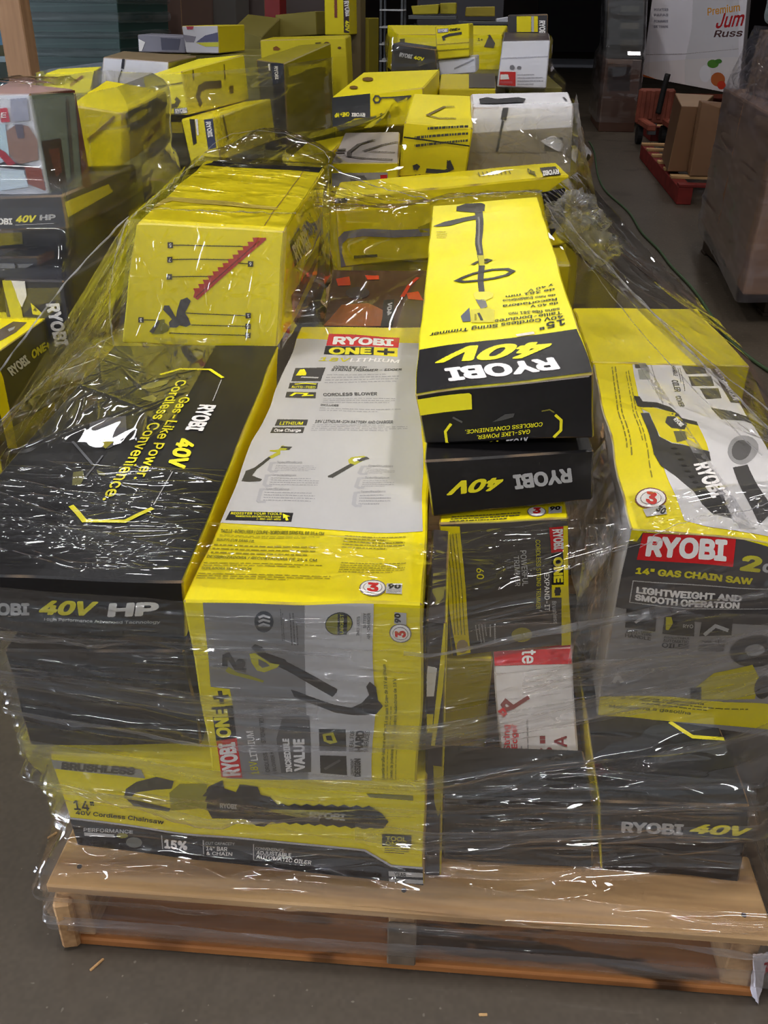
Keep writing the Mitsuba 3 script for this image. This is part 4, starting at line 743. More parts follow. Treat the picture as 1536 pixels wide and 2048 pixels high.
  ['front','p','artwork',[150,148,148],3,[[0.73,0.476],[0.728,0.466],[0.722,0.457],[0.713,0.449],[0.7,0.443],[0.687,0.44],[0.672,0.44],[0.659,0.442],[0.649,0.447],[0.642,0.455],[0.639,0.463],[0.64,0.473],[0.646,0.482],[0.656,0.49],[0.668,0.495],[0.682,0.499],[0.697,0.499],[0.71,0.497],[0.72,0.491],[0.727,0.484]]],
  ['front','p','artwork',[196,182,40],3,[[0.417,0.224],[0.505,0.331],[0.677,0.394],[0.714,0.324],[0.709,0.199],[0.55,0.185],[0.429,0.17]]],
  ['front','p','artwork',[72,70,70],4,[[0.404,0.229],[0.454,0.245],[0.461,0.175],[0.413,0.171]]],
  ['front','p','artwork',[60,58,58],4,[[0.775,0.279],[0.774,0.258],[0.77,0.238],[0.762,0.221],[0.752,0.209],[0.741,0.204],[0.729,0.206],[0.718,0.214],[0.708,0.228],[0.702,0.246],[0.698,0.268],[0.699,0.289],[0.703,0.309],[0.711,0.325],[0.721,0.336],[0.732,0.342],[0.744,0.34],[0.756,0.332],[0.765,0.318],[0.771,0.3]]],
  ['front','l','artwork',[190,186,184],2,[[0.055,0.207],[0.069,0.25],[0.095,0.213]],0.006],
  ['front','p','panel',[228,210,18],3,[[-0.006,0.12],[0.176,0.147],[0.358,0.166],[0.551,0.173],[0.78,0.179],[0.787,0.045],[0.562,0.038],[0.243,0.018],[-0.001,0.013]]],
  ['front','t','lettering',[96,88,20],4,[[0.1,0.123],[0.476,0.145],[0.102,0.135]],'a virginia o gasolina',1],
  ['front','t','lettering',[96,88,20],4,[[0.051,0.065],[0.421,0.079],[0.052,0.082]],'Motosierra a gasolina',1],
  ['front','m','small_print',[96,88,20],4,[[0.195,0.098],[0.683,0.115],[0.195,0.131]],2],
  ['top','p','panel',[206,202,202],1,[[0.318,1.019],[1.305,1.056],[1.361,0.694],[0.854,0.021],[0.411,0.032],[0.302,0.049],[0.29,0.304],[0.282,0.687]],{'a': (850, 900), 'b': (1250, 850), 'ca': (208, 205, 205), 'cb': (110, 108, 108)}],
  ['top','p','panel',[200,34,38],2,[[1.276,1.051],[1.454,1.052],[1.424,0.778],[1.281,0.768],[1.248,0.929]]],
  ['top','t','lettering',[190,180,40],3,[[1.153,1.005],[1.134,0.717],[1.212,1.009]],'14" GAS CHAIN SAW',3],
  ['top','p','panel',[50,48,48],2,[[0.937,1.025],[1.136,1.029],[1.043,0.717],[0.933,0.72]]],
  ['top','t','lettering',[232,228,226],3,[[1.048,1.019],[1.009,0.737],[1.082,1.018]],'LIGHTWEIGHT AND',3],
  ['top','t','lettering',[232,228,226],3,[[0.972,1.021],[0.963,0.736],[1.011,1.02]],'SMOOTH OPERATION',3],
  ['top','p','icon',[66,64,64],3,[[0.718,1.01],[0.901,1.019],[0.882,0.944],[0.718,0.925]]],
  ['top','p','icon',[66,64,64],3,[[0.721,0.905],[0.899,0.918],[0.882,0.838],[0.708,0.826]]],
  ['top','p','icon',[66,64,64],3,[[0.76,0.81],[0.902,0.82],[0.885,0.746],[0.768,0.732]]],
  ['top','t','lettering',[62,60,60],3,[[0.579,0.862],[0.565,0.772],[0.623,0.865]],'OILER',1],
  ['top','t','lettering',[62,60,60],3,[[0.557,0.739],[0.553,0.662],[0.594,0.744]],'COVER',1],
  ['top','t','lettering',[62,60,60],3,[[0.632,0.989],[0.613,0.9],[0.661,0.991]],'HANDLE',1],
  ['top','m','small_print',[62,60,60],2,[[0.668,0.971],[0.617,0.782],[0.701,0.973]],2],
  ['top','l','artwork',[130,128,128],2,[[0.467,0.997],[0.464,0.901],[0.461,0.808],[0.444,0.681]],0.0015],
  ['top','p','icon',[66,64,64],3,[[0.334,0.993],[0.428,0.994],[0.442,0.962],[0.329,0.95]]],
  ['top','p','icon',[150,150,140],3,[[0.346,0.941],[0.437,0.947],[0.424,0.858],[0.337,0.854]]],
  ['top','p','artwork',[46,44,44],2,[[0.25,0.72],[0.292,0.717],[0.304,0.682],[0.402,0.683],[0.482,0.655],[0.529,0.582],[0.62,0.568],[0.618,0.542],[0.512,0.545],[0.456,0.62],[0.387,0.643],[0.294,0.636],[0.257,0.645]]],
  ['top','p','artwork',[214,196,20],2,[[0.265,0.634],[0.364,0.641],[0.498,0.612],[0.528,0.556],[0.618,0.542],[0.611,0.395],[0.528,0.398],[0.457,0.42],[0.388,0.425],[0.326,0.453],[0.318,0.516],[0.326,0.6]]],
  ['top','p','artwork',[46,44,44],3,[[0.432,0.586],[0.477,0.589],[0.545,0.547],[0.507,0.509],[0.424,0.514],[0.4,0.547]]],
  ['top','t','lettering',[232,228,226],4,[[0.462,0.567],[0.492,0.523],[0.49,0.582]],'RYOBI',3],
  ['top','p','artwork',[90,88,60],3,[[0.426,0.494],[0.502,0.499],[0.494,0.446],[0.419,0.427]]],
  ['top','p','artwork',[50,48,48],2,[[0.264,0.596],[0.321,0.6],[0.318,0.457],[0.386,0.42],[0.455,0.416],[0.614,0.391],[0.592,0.208],[0.573,0.082],[0.474,0.088],[0.433,0.126],[0.415,0.181],[0.345,0.252],[0.276,0.295],[0.248,0.352],[0.257,0.463]]],
  ['top','t','lettering',[232,228,226],4,[[0.494,0.318],[0.519,0.156],[0.599,0.342]],'RYOBI',3],
  ['top','l','artwork',[24,22,22],4,[[0.372,0.387],[0.405,0.393]],0.006],
  ['top','l','artwork',[24,22,22],4,[[0.384,0.358],[0.416,0.364]],0.006],
  ['top','l','artwork',[24,22,22],4,[[0.396,0.33],[0.428,0.336]],0.006],
  ['top','l','artwork',[24,22,22],4,[[0.407,0.303],[0.438,0.308]],0.006],
  ['top','l','artwork',[24,22,22],4,[[0.418,0.276],[0.449,0.281]],0.006],
  ['top','l','artwork',[24,22,22],4,[[0.429,0.25],[0.459,0.255]],0.006],
  ['top','l','artwork',[24,22,22],4,[[0.439,0.224],[0.469,0.229]],0.006],
  ['top','l','artwork',[24,22,22],4,[[0.449,0.199],[0.479,0.204]],0.006],
  ['top','l','artwork',[24,22,22],4,[[0.459,0.175],[0.489,0.18]],0.006],
  ['top','p','artwork',[150,148,148],3,[[0.938,0.426],[0.918,0.403],[0.891,0.382],[0.86,0.365],[0.827,0.353],[0.795,0.347],[0.767,0.349],[0.747,0.357],[0.735,0.371],[0.732,0.39],[0.74,0.413],[0.759,0.436],[0.785,0.459],[0.817,0.478],[0.852,0.491],[0.886,0.497],[0.915,0.495],[0.937,0.486],[0.948,0.47],[0.948,0.449]]],
  ['top','p','artwork',[90,88,88],4,[[0.888,0.419],[0.875,0.403],[0.858,0.388],[0.837,0.376],[0.816,0.368],[0.796,0.364],[0.778,0.365],[0.765,0.371],[0.758,0.381],[0.758,0.395],[0.764,0.41],[0.776,0.426],[0.793,0.441],[0.814,0.454],[0.836,0.463],[0.858,0.466],[0.876,0.465],[0.889,0.459],[0.895,0.448],[0.895,0.434]]],
  ['top','p','artwork',[52,50,50],3,[[0.773,0.675],[0.899,0.662],[1.062,0.609],[1.054,0.518],[1.034,0.566],[0.95,0.601],[0.81,0.602]]],
  ['top','p','artwork',[66,64,64],3,[[0.734,0.327],[0.835,0.35],[0.823,0.139],[0.71,0.072],[0.715,0.202]]],
  ['top','p','seal',[110,60,56],2,[[0.241,0.137],[0.23,0.121],[0.212,0.106],[0.188,0.093],[0.161,0.085],[0.133,0.08],[0.107,0.081],[0.085,0.086],[0.069,0.096],[0.06,0.109],[0.061,0.125],[0.07,0.141],[0.088,0.157],[0.112,0.17],[0.14,0.179],[0.169,0.184],[0.197,0.183],[0.22,0.177],[0.236,0.167],[0.243,0.153]]],
  ['top','p','seal',[232,228,226],3,[[0.234,0.136],[0.224,0.122],[0.207,0.109],[0.186,0.097],[0.161,0.09],[0.135,0.086],[0.111,0.086],[0.09,0.091],[0.075,0.1],[0.068,0.111],[0.068,0.125],[0.077,0.14],[0.093,0.154],[0.115,0.165],[0.14,0.174],[0.167,0.178],[0.193,0.177],[0.214,0.172],[0.228,0.163],[0.235,0.151]]],
  ['top','p','seal',[150,140,140],4,[[0.211,0.135],[0.204,0.124],[0.192,0.114],[0.176,0.106],[0.158,0.1],[0.139,0.097],[0.121,0.097],[0.106,0.101],[0.095,0.107],[0.09,0.116],[0.09,0.127],[0.097,0.138],[0.108,0.148],[0.125,0.157],[0.143,0.163],[0.163,0.166],[0.182,0.165],[0.197,0.162],[0.208,0.155],[0.213,0.145]]],
  ['top','p','seal',[232,228,226],5,[[0.206,0.135],[0.2,0.125],[0.189,0.116],[0.174,0.109],[0.158,0.104],[0.14,0.101],[0.124,0.101],[0.11,0.104],[0.1,0.11],[0.095,0.118],[0.096,0.127],[0.101,0.137],[0.112,0.146],[0.127,0.153],[0.144,0.159],[0.162,0.161],[0.178,0.161],[0.192,0.158],[0.202,0.152],[0.207,0.144]]],
  ['top','t','seal',[200,34,38],6,[[0.115,0.11],[0.174,0.101],[0.136,0.16]],'3',3],
  ['top','p','seal',[176,174,174],4,[[0.095,0.072],[0.221,0.104],[0.218,0.064],[0.103,0.042]]],
  ['top','t','seal',[27,25,26],5,[[0.161,0.074],[0.199,0.06],[0.187,0.097]],'30',3],
  ['top','m','small_print',[130,118,30],2,[[0.13,0.947],[0.072,0.332],[0.184,0.958]],2],
  ['top','m','small_print',[130,118,30],2,[[0.236,0.912],[0.172,0.217],[0.279,0.929]],2],
 ]),
 'flat_yellow_box': dict(c=[[0.838,1.04,0.3],[1.166,1.04,0.3],[1.149,1.464,0.3],[0.838,1.429,0.3],[0.838,1.04,0.566],[1.166,1.04,0.566],[1.149,1.464,0.566],[0.838,1.429,0.566]], col={'all': (228, 210, 18)}, warp=0.003, **{'label': 'plain yellow carton top showing behind the gas chainsaw carton', 'cat': 'box'}, dec=[
 ]),
 'orange_tool_box': dict(c=[[0.257,1.101,0.3],[0.493,1.126,0.3],[0.468,1.627,0.3],[0.212,1.598,0.3],[0.257,1.101,0.6],[0.493,1.126,0.6],[0.468,1.627,0.6],[0.212,1.598,0.6]], col={'all': (70, 44, 36)}, warp=0.003, **{'label': 'dark carton with an orange saw picture behind the kit carton', 'cat': 'box'}, dec=[
  ['top','p','artwork',[150,86,44],1,[[0.066,0.167],[0.144,0.353],[0.389,0.37],[0.563,0.227],[0.549,0.021],[0.006,0.021]]],
  ['top','p','artwork',[190,60,36],2,[[0.051,0.813],[0.188,0.852],[0.207,0.699],[0.08,0.692]]],
  ['top','l','artwork',[196,56,36],2,[[0.73,0.486],[0.789,0.681],[0.89,0.852]],0.01],
  ['top','p','artwork',[206,66,40],2,[[0.347,0.891],[0.487,0.899],[0.49,0.813],[0.37,0.805]]],
  ['top','p','artwork',[36,34,38],2,[[0.549,0.419],[0.653,0.436],[0.649,0.021],[0.535,0.007]]],
  ['top','t','lettering',[176,174,174],3,[[0.583,0.167],[0.597,0.37],[0.62,0.167]],'40V',3],
  ['top','p','artwork',[196,56,36],2,[[0.769,0.555],[0.886,0.591],[0.94,0.419],[0.788,0.446]]],
  ['top','p','artwork',[60,52,60],3,[[0.4,0.555],[0.396,0.523],[0.38,0.494],[0.356,0.472],[0.325,0.457],[0.289,0.452],[0.254,0.457],[0.221,0.472],[0.194,0.494],[0.176,0.523],[0.168,0.555],[0.171,0.588],[0.186,0.618],[0.21,0.642],[0.242,0.657],[0.278,0.663],[0.315,0.657],[0.348,0.642],[0.375,0.618],[0.393,0.588]]],
 ]),
 'long_yellow_box': dict(c=[[0.233,1.593,0.607],[0.876,1.946,0.607],[0.861,2.208,0.607],[0.218,1.855,0.607],[0.221,1.587,0.787],[0.854,1.934,0.804],[0.839,2.196,0.8],[0.205,1.849,0.784]], col={'all': (228, 210, 18)}, warp=0.002, **{'label': 'long yellow carton with a bent grey pole picture lying across the back', 'cat': 'box'}, dec=[
  ['front','l','artwork',[128,124,130],2,[[0.008,0.02],[-0.003,0.211],[0.005,0.378],[0.033,0.466],[0.103,0.483],[0.227,0.416],[0.371,0.388]],0.02],
  ['front','l','artwork',[96,90,40],2,[[0.057,0.145],[0.15,0.131]],0.008],
  ['front','p','panel',[90,86,70],2,[[-0.002,1.026],[0.05,1.048],[0.05,0.927],[-0.001,0.927]]],
  ['front','p','panel',[27,25,26],2,[[0.864,0.8],[0.974,0.836],[0.974,0.39],[0.907,0.153]]],
  ['front','p','artwork',[150,140,30],2,[[0.324,0.475],[0.374,0.528],[0.371,0.388],[0.331,0.396]]],
  ['top','p','panel',[66,62,58],1,[[0.895,0.637],[0.971,0.63],[0.96,0.015],[0.876,-0.027]]],
  ['top','t','lettering',[232,228,226],2,[[0.972,0.411],[0.893,0.38],[0.953,0.055]],'RYOBI',3],
  ['top','t','lettering',[80,74,20],2,[[0.824,0.397],[0.845,0.049],[0.835,0.684]],'ONE',3],
  ['top','l','small_print',[110,100,20],2,[[0.608,0.698],[0.607,0.382]],0.003],
  ['top','l','small_print',[110,100,20],2,[[0.627,0.697],[0.626,0.381]],0.003],
  ['top','l','small_print',[110,100,20],2,[[0.647,0.697],[0.646,0.38]],0.003],
  ['top','l','small_print',[110,100,20],2,[[0.667,0.696],[0.665,0.378]],0.003],
  ['top','l','small_print',[110,100,20],2,[[0.687,0.696],[0.685,0.377]],0.003],
  ['top','l','small_print',[110,100,20],2,[[0.707,0.695],[0.704,0.376]],0.003],
  ['top','l','small_print',[110,100,20],2,[[0.728,0.695],[0.724,0.375]],0.003],
  ['top','l','small_print',[110,100,20],2,[[0.748,0.694],[0.743,0.374]],0.003],
 ]),
 'white_tool_box': dict(c=[[0.565,2.3,0.742],[0.895,2.3,0.756],[0.932,2.859,0.756],[0.563,2.806,0.742],[0.572,2.3,0.943],[0.886,2.3,0.951],[0.923,2.859,0.951],[0.569,2.806,0.943]], col={'all': (222, 219, 222)}, warp=0, **{'label': 'white carton with a black saw picture on its top, behind the long yellow carton', 'cat': 'box'}, dec=[
  ['top','p','artwork',[44,42,46],2,[[0.075,0.511],[0.153,0.627],[0.251,0.49],[0.472,0.586],[0.544,0.458],[0.511,0.233],[0.244,0.167],[0.078,0.181]]],
  ['top','l','artwork',[62,60,60],2,[[0.924,0.533],[0.946,0.304]],0.006],
  ['front','l','artwork',[62,60,60],2,[[0.33,1.007],[0.315,0.814]],0.018],
  ['front','l','artwork',[62,60,60],2,[[0.312,0.802],[0.289,0.519],[0.273,0.345]],0.007],
  ['front','p','panel',[150,140,124],1,[[-0.004,0.625],[1.038,0.7],[1.065,-0.016],[0.012,0.025]]],
  ['front','p','icon',[86,80,74],2,[[0.736,0.545],[0.907,0.541],[0.907,0.326],[0.737,0.344]]],
  ['front','l','artwork',[120,112,100],2,[[-0.005,0.341],[0.762,0.317]],0.003],
 ]),
 'leaning_yellow_box': dict(c=[[0.354,2.12,0.757],[0.561,2.12,0.773],[0.556,2.82,0.773],[0.345,2.82,0.757],[0.369,2.12,0.917],[0.575,2.12,0.903],[0.57,2.82,0.935],[0.36,2.82,0.94]], col={'all': (228, 210, 18)}, warp=0, **{'label': 'yellow carton with a bent shaft picture, standing against the white carton', 'cat': 'box'}, dec=[
  ['front','l','artwork',[27,25,26],2,[[0.014,0.728],[0.987,0.609]],0.004],
  ['front','l','artwork',[62,60,60],2,[[0.4,0.109],[0.679,0.066],[0.773,0.131],[0.711,0.289]],0.012],
  ['front','p','artwork',[62,60,60],3,[[0.691,0.315],[0.796,0.169],[0.767,0.091],[0.698,0.148]]],
  ['front','l','artwork',[62,60,60],2,[[0.202,0.171],[0.246,0.193],[0.286,0.156]],0.014],
  ['front','m','small_print',[62,60,60],2,[[0.92,1.091],[0.158,0.945],[0.958,0.647]],3],
  ['front','t','lettering',[62,60,60],3,[[0.248,-0.032],[0.451,-0.042],[0.241,0.04]],'25 cm',1],
  ['top','l','artwork',[110,92,40],2,[[0.721,0.551],[0.563,0.529],[0.314,0.211],[0.487,0.148],[0.746,0.191]],0.012],
 ]),
 'grey_top_box': dict(c=[[0.153,2.05,0.719],[0.356,2.05,0.729],[0.314,2.75,0.729],[0.111,2.75,0.719],[0.154,2.05,0.807],[0.359,2.05,0.811],[0.317,2.75,0.817],[0.113,2.75,0.81]], col={'all': (228, 210, 18), 'top': (186, 176, 172)}, warp=0, **{'label': 'carton with a grey top showing a curved pole, in front of the leaning yellow carton', 'cat': 'box'}, dec=[
  ['top','l','artwork',[92,84,80],2,[[0.906,0.044],[0.479,0.08],[0.247,0.134],[0.223,0.264],[0.339,0.523],[0.568,0.67]],0.014],
  ['top','l','artwork',[92,84,80],2,[[0.936,0.246],[0.45,0.3],[0.727,0.495],[0.966,0.595]],0.012],
  ['top','p','artwork',[92,84,80],2,[[-0.003,0.364],[0.154,0.37],[0.154,0.322],[-0.002,0.316]]],
  ['top','p','artwork',[92,84,80],2,[[-0.003,0.277],[0.152,0.284],[0.151,0.238],[-0.002,0.231]]],
  ['front','p','panel',[160,156,156],1,[[0.016,0.651],[0.841,0.661],[0.849,0.265],[0.016,0.224]]],
  ['front','p','badge',[200,34,38],2,[[0.733,0.57],[0.834,0.588],[0.839,0.309],[0.747,0.292]]],
  ['front','p','artwork',[120,116,110],2,[[0.274,0.542],[0.495,0.577],[0.571,0.322],[0.313,0.292]]],
 ]),
 'side_yellow_box': dict(c=[[-0.034,2.35,0.689],[0.123,2.35,0.709],[0.123,2.75,0.709],[-0.034,2.75,0.689],[-0.031,2.35,0.772],[0.125,2.35,0.803],[0.125,2.75,0.803],[-0.031,2.75,0.772]], col={'all': (228, 210, 18)}, warp=0, **{'label': 'yellow carton wedged between the hedge trimmer carton and the grey topped carton', 'cat': 'box'}, dec=[
 ]),
 'black_label_box': dict(c=[[0.041,2.95,0.804],[0.397,2.95,0.821],[0.438,3.65,0.821],[0.092,3.65,0.804],[0.041,2.95,0.913],[0.391,2.95,0.952],[0.432,3.65,0.975],[0.092,3.65,0.959]], col={'all': (228, 210, 18)}, warp=0, **{'label': 'yellow carton with a black label panel and upside-down lettering', 'cat': 'box'}, dec=[
  ['front','p','panel',[44,46,52],1,[[-0.001,0.987],[0.423,1.034],[0.419,0.276],[0.246,0.282],[0.164,0.099],[0.001,0.038]]],
  ['front','t','lettering',[232,228,226],3,[[0.366,0.421],[0.217,0.447],[0.365,0.321]],'RYOBI',3],
  ['front','t','lettering',[236,222,40],3,[[0.193,0.482],[0.033,0.473],[0.192,0.359]],'ONE+ HP',3],
  ['front','l','artwork',[62,60,60],2,[[0.479,0.9],[0.458,0.798],[0.478,0.703],[0.518,0.712],[0.535,0.798],[0.513,0.885],[0.479,0.9]],0.006],
  ['front','l','artwork',[62,60,60],2,[[0.532,0.834],[0.666,0.812],[0.867,0.808]],0.005],
  ['front','p','artwork',[84,80,60],2,[[0.673,0.783],[0.873,0.799],[0.799,0.67],[0.719,0.652]]],
  ['top','p','artwork',[110,76,20],2,[[0.269,0.594],[0.275,0.565],[0.274,0.54],[0.265,0.523],[0.25,0.515],[0.229,0.516],[0.205,0.526],[0.181,0.545],[0.157,0.57],[0.138,0.598],[0.124,0.628],[0.118,0.657],[0.119,0.681],[0.127,0.699],[0.143,0.709],[0.164,0.709],[0.188,0.699],[0.213,0.68],[0.237,0.655],[0.256,0.625]]],
  ['top','p','artwork',[110,76,20],2,[[0.197,0.265],[0.202,0.244],[0.202,0.226],[0.195,0.214],[0.184,0.208],[0.168,0.21],[0.15,0.219],[0.132,0.233],[0.114,0.253],[0.099,0.275],[0.088,0.297],[0.083,0.318],[0.083,0.336],[0.089,0.349],[0.101,0.355],[0.117,0.353],[0.135,0.345],[0.154,0.33],[0.172,0.311],[0.186,0.288]]],
 ]),
 'olive_top_box': dict(c=[[0.438,3.5,0.854],[0.685,3.5,0.858],[0.698,4.2,0.858],[0.429,4.2,0.854],[0.436,3.5,0.908],[0.681,3.5,0.911],[0.694,4.2,0.929],[0.427,4.2,0.925]], col={'all': (190, 172, 30), 'right': (70, 64, 58)}, warp=0, **{'label': 'yellow carton half hidden behind the leaning yellow carton', 'cat': 'box'}, dec=[
  ['top','p','panel',[70,62,56],1,[[0.52,0.983],[1,0.983],[0.983,0.032],[0.527,0.032]]],
 ]),
 'second_tier_box': dict(c=[[0.12,2.24,0.305],[0.9,2.24,0.305],[0.9,2.62,0.305],[0.12,2.62,0.305],[0.12,2.24,0.712],[0.9,2.24,0.712],[0.9,2.62,0.712],[0.12,2.62,0.712]], col={'all': (228, 210, 18)}, warp=0, **{'label': 'lower yellow carton of the load behind, below the white carton', 'cat': 'box'}, dec=[
 ]),
 'upright_yellow_box': dict(c=[[0.397,4.5,0.973],[0.568,4.5,0.992],[0.588,4.7,0.992],[0.417,4.7,0.973],[0.381,4.5,1.128],[0.558,4.5,1.144],[0.578,4.7,1.144],[0.401,4.7,1.128]], col={'all': (228, 210, 18)}, warp=0, **{'label': 'small upright yellow carton with a curved pole picture, on the far stack', 'cat': 'box'}, dec=[
  ['front','p','badge',[110,106,150],2,[[0.067,0.918],[0.381,0.916],[0.376,0.806],[0.072,0.805]]],
  ['front','t','badge',[232,228,226],3,[[0.087,0.825],[0.362,0.822],[0.091,0.898]],'RYOBI',3],
  ['front','t','lettering',[27,25,26],3,[[0.413,0.825],[0.724,0.833],[0.416,0.891]],'ONE+',3],
  ['front','l','artwork',[62,60,60],2,[[0.249,0.571],[0.224,0.666],[0.401,0.715],[0.765,0.733]],0.012],
  ['front','l','artwork',[150,138,20],2,[[0.012,0.279],[0.993,0.246]],0.006],
  ['front','l','artwork',[170,150,20],2,[[0.023,0.463],[0.995,0.434]],0.004],
 ]),
 'white_flat_box': dict(c=[[0.415,4.52,0.899],[0.604,4.52,0.914],[0.624,4.82,0.914],[0.435,4.82,0.899],[0.399,4.52,0.97],[0.6,4.52,0.989],[0.62,4.82,0.989],[0.419,4.82,0.97]], col={'all': (214, 214, 224)}, warp=0, **{'label': 'white carton under the small upright yellow carton', 'cat': 'box'}, dec=[
  ['front','l','artwork',[150,150,160],2,[[0.41,0.38],[0.947,0.864]],0.006],
 ]),
 'dark_wrapped_box': dict(c=[[0.163,4.4,0.921],[0.402,4.4,0.929],[0.422,4.7,0.929],[0.183,4.7,0.921],[0.169,4.4,1.051],[0.39,4.4,1.026],[0.41,4.7,1.026],[0.189,4.7,1.051]], col={'all': (52, 50, 52)}, warp=0, **{'label': 'black carton with upside lettering beside the small upright yellow carton', 'cat': 'box'}, dec=[
  ['front','t','lettering',[176,174,174],3,[[0.165,0.564],[0.453,0.513],[0.189,0.705]],'RYOBI',3],
  ['front','t','lettering',[236,222,40],3,[[0.491,0.502],[0.721,0.446],[0.508,0.63]],'40V',3],
 ]),
 'wide_yellow_box': dict(c=[[0.145,5.2,0.857],[0.77,5.2,0.866],[0.823,5.9,0.866],[0.033,5.9,0.857],[0.142,5.2,1.075],[0.755,5.2,1.079],[0.808,5.9,1.114],[0.029,5.9,1.109]], col={'all': (228, 210, 18)}, warp=0, **{'label': 'wide yellow carton behind the upright yellow carton', 'cat': 'box'}, dec=[
  ['front','t','lettering',[90,80,20],3,[[0.765,0.844],[0.814,0.845],[0.765,0.91]],'1+',1],
  ['front','p','artwork',[84,76,60],2,[[0.824,0.694],[0.87,0.965],[0.853,0.98],[0.882,0.995],[0.929,0.785],[0.917,0.664]]],
  ['front','p','panel',[84,78,30],2,[[0.021,0.881],[0.069,0.891],[0.069,0.807],[0.027,0.801]]],
 ]),
 'tall_white_box': dict(c=[[0.709,4.3,0.863],[0.959,4.3,0.86],[1.005,5,0.86],[0.742,5,0.863],[0.725,4.3,1.071],[0.96,4.3,1.079],[1.006,5,1.094],[0.758,5,1.096]], col={'all': (226, 224, 230), 'top': (60, 46, 46), 'left': (150, 150, 160)}, warp=0, **{'label': 'tall white carton with a red printed corner, on the far stack', 'cat': 'box'}, dec=[
  ['front','p','badge',[200,34,38],2,[[0.034,0.342],[0.348,0.342],[0.381,0.035],[0.044,0.052]]],
  ['front','p','badge',[232,228,226],3,[[0.046,0.283],[0.2,0.286],[0.237,0.179],[0.055,0.169]]],
  ['front','p','badge',[200,80,90],3,[[0.054,0.134],[0.305,0.14],[0.316,0.087],[0.054,0.087]]],
  ['front','p','artwork',[120,118,124],2,[[0.317,0.434],[0.317,0.418],[0.311,0.403],[0.301,0.391],[0.288,0.383],[0.273,0.381],[0.257,0.383],[0.242,0.39],[0.229,0.402],[0.22,0.417],[0.216,0.433],[0.216,0.45],[0.222,0.465],[0.232,0.476],[0.245,0.484],[0.26,0.487],[0.276,0.484],[0.291,0.477],[0.304,0.465],[0.313,0.451]]],
  ['front','p','artwork',[120,118,124],2,[[0.457,0.43],[0.456,0.419],[0.451,0.408],[0.442,0.4],[0.429,0.395],[0.416,0.393],[0.401,0.395],[0.388,0.4],[0.377,0.408],[0.369,0.418],[0.366,0.429],[0.367,0.441],[0.372,0.451],[0.381,0.459],[0.394,0.465],[0.407,0.467],[0.422,0.465],[0.435,0.46],[0.446,0.452],[0.454,0.442]]],
  ['front','l','panel',[190,188,196],2,[[0.019,0.633],[0.983,0.669]],0.004],
  ['front','m','small_print',[170,168,176],2,[[0.415,0.049],[0.938,0.065],[0.386,0.316]],4],
 ]),
 'striped_box': dict(c=[[0.776,5,1.081],[0.999,5,1.084],[1.019,5.3,1.084],[0.796,5.3,1.081],[0.771,5,1.18],[0.992,5,1.187],[1.012,5.3,1.187],[0.791,5.3,1.18]], col={'all': (60, 58, 60)}, warp=0, **{'label': 'black and yellow striped carton above the tall white carton', 'cat': 'box'}, dec=[
  ['front','p','panel',[228,210,18],1,[[0.217,0.924],[0.58,0.92],[0.589,0.151],[0.227,0.154]]],
  ['front','p','panel',[228,210,18],1,[[0.648,0.917],[0.746,0.913],[0.756,0.15],[0.657,0.151]]],
  ['front','p','panel',[176,174,174],1,[[0.586,0.92],[0.648,0.917],[0.657,0.151],[0.595,0.151]]],
  ['front','t','lettering',[232,228,226],3,[[0.792,0.704],[0.802,-0.042],[0.922,0.699]],'RYOBI',3],
 ]),
 'low_third_box': dict(c=[[0.175,4.6,0.644],[0.792,4.6,0.654],[0.792,5.2,0.654],[0.175,5.2,0.644],[0.171,4.6,0.888],[0.761,4.6,0.897],[0.761,5.2,0.897],[0.171,5.2,0.888]], col={'all': (70, 64, 50)}, warp=0, **{'label': 'dark lower carton of the far stack below the white cartons', 'cat': 'box'}, dec=[
 ]),
 'far_yellow_box': dict(c=[[0.087,8,1.156],[0.3,8,1.161],[0.3,8.5,1.161],[0.087,8.5,1.156],[0.069,8,1.219],[0.305,8,1.236],[0.305,8.5,1.236],[0.069,8.5,1.219]], col={'all': (180, 164, 30)}, warp=0, **{'label': 'distant yellow carton on the grey table beyond the stacks', 'cat': 'box'}, dec=[
 ]),
 'far_yellow_tool_box': dict(c=[[0.314,8.1,1.161],[0.451,8.1,1.162],[0.451,8.6,1.162],[0.314,8.6,1.161],[0.311,8.1,1.243],[0.451,8.1,1.248],[0.451,8.6,1.248],[0.311,8.6,1.243]], col={'all': (170, 156, 30)}, warp=0, **{'label': 'second distant yellow carton on the grey table, beside the dark gap', 'cat': 'box'}, dec=[
 ]),
 'far_tan_box': dict(c=[[0.528,8.6,1.14],[0.799,8.6,1.143],[0.799,9.1,1.143],[0.528,9.1,1.14],[0.533,8.6,1.215],[0.793,8.6,1.222],[0.793,9.1,1.222],[0.533,9.1,1.215]], col={'all': (170, 150, 40)}, warp=0, **{'label': 'distant tan carton on the far grey table next to the white carton', 'cat': 'box'}, dec=[
 ]),
 'far_white_box': dict(c=[[0.81,8.4,1.086],[0.92,8.4,1.087],[0.92,8.7,1.087],[0.81,8.7,1.086],[0.808,8.4,1.125],[0.916,8.4,1.142],[0.916,8.7,1.142],[0.808,8.7,1.125]], col={'all': (206, 206, 216)}, warp=0, **{'label': 'tiny white carton on the far table beside the striped carton', 'cat': 'box'}, dec=[
 ]),
 'picture_box': dict(c=[[-0.61,1.45,0.797],[-0.469,1.45,0.8],[-0.411,1.58,0.8],[-0.697,1.807,0.797],[-0.599,1.45,1.03],[-0.477,1.45,1.032],[-0.42,1.58,1.032],[-0.687,1.807,1.03]], col={'all': (204, 206, 214), 'right': (112, 122, 112), 'top': (150, 120, 116)}, warp=0, **{'label': 'white product carton with a red logo and grey-green side, topmost of its load', 'cat': 'box'}, dec=[
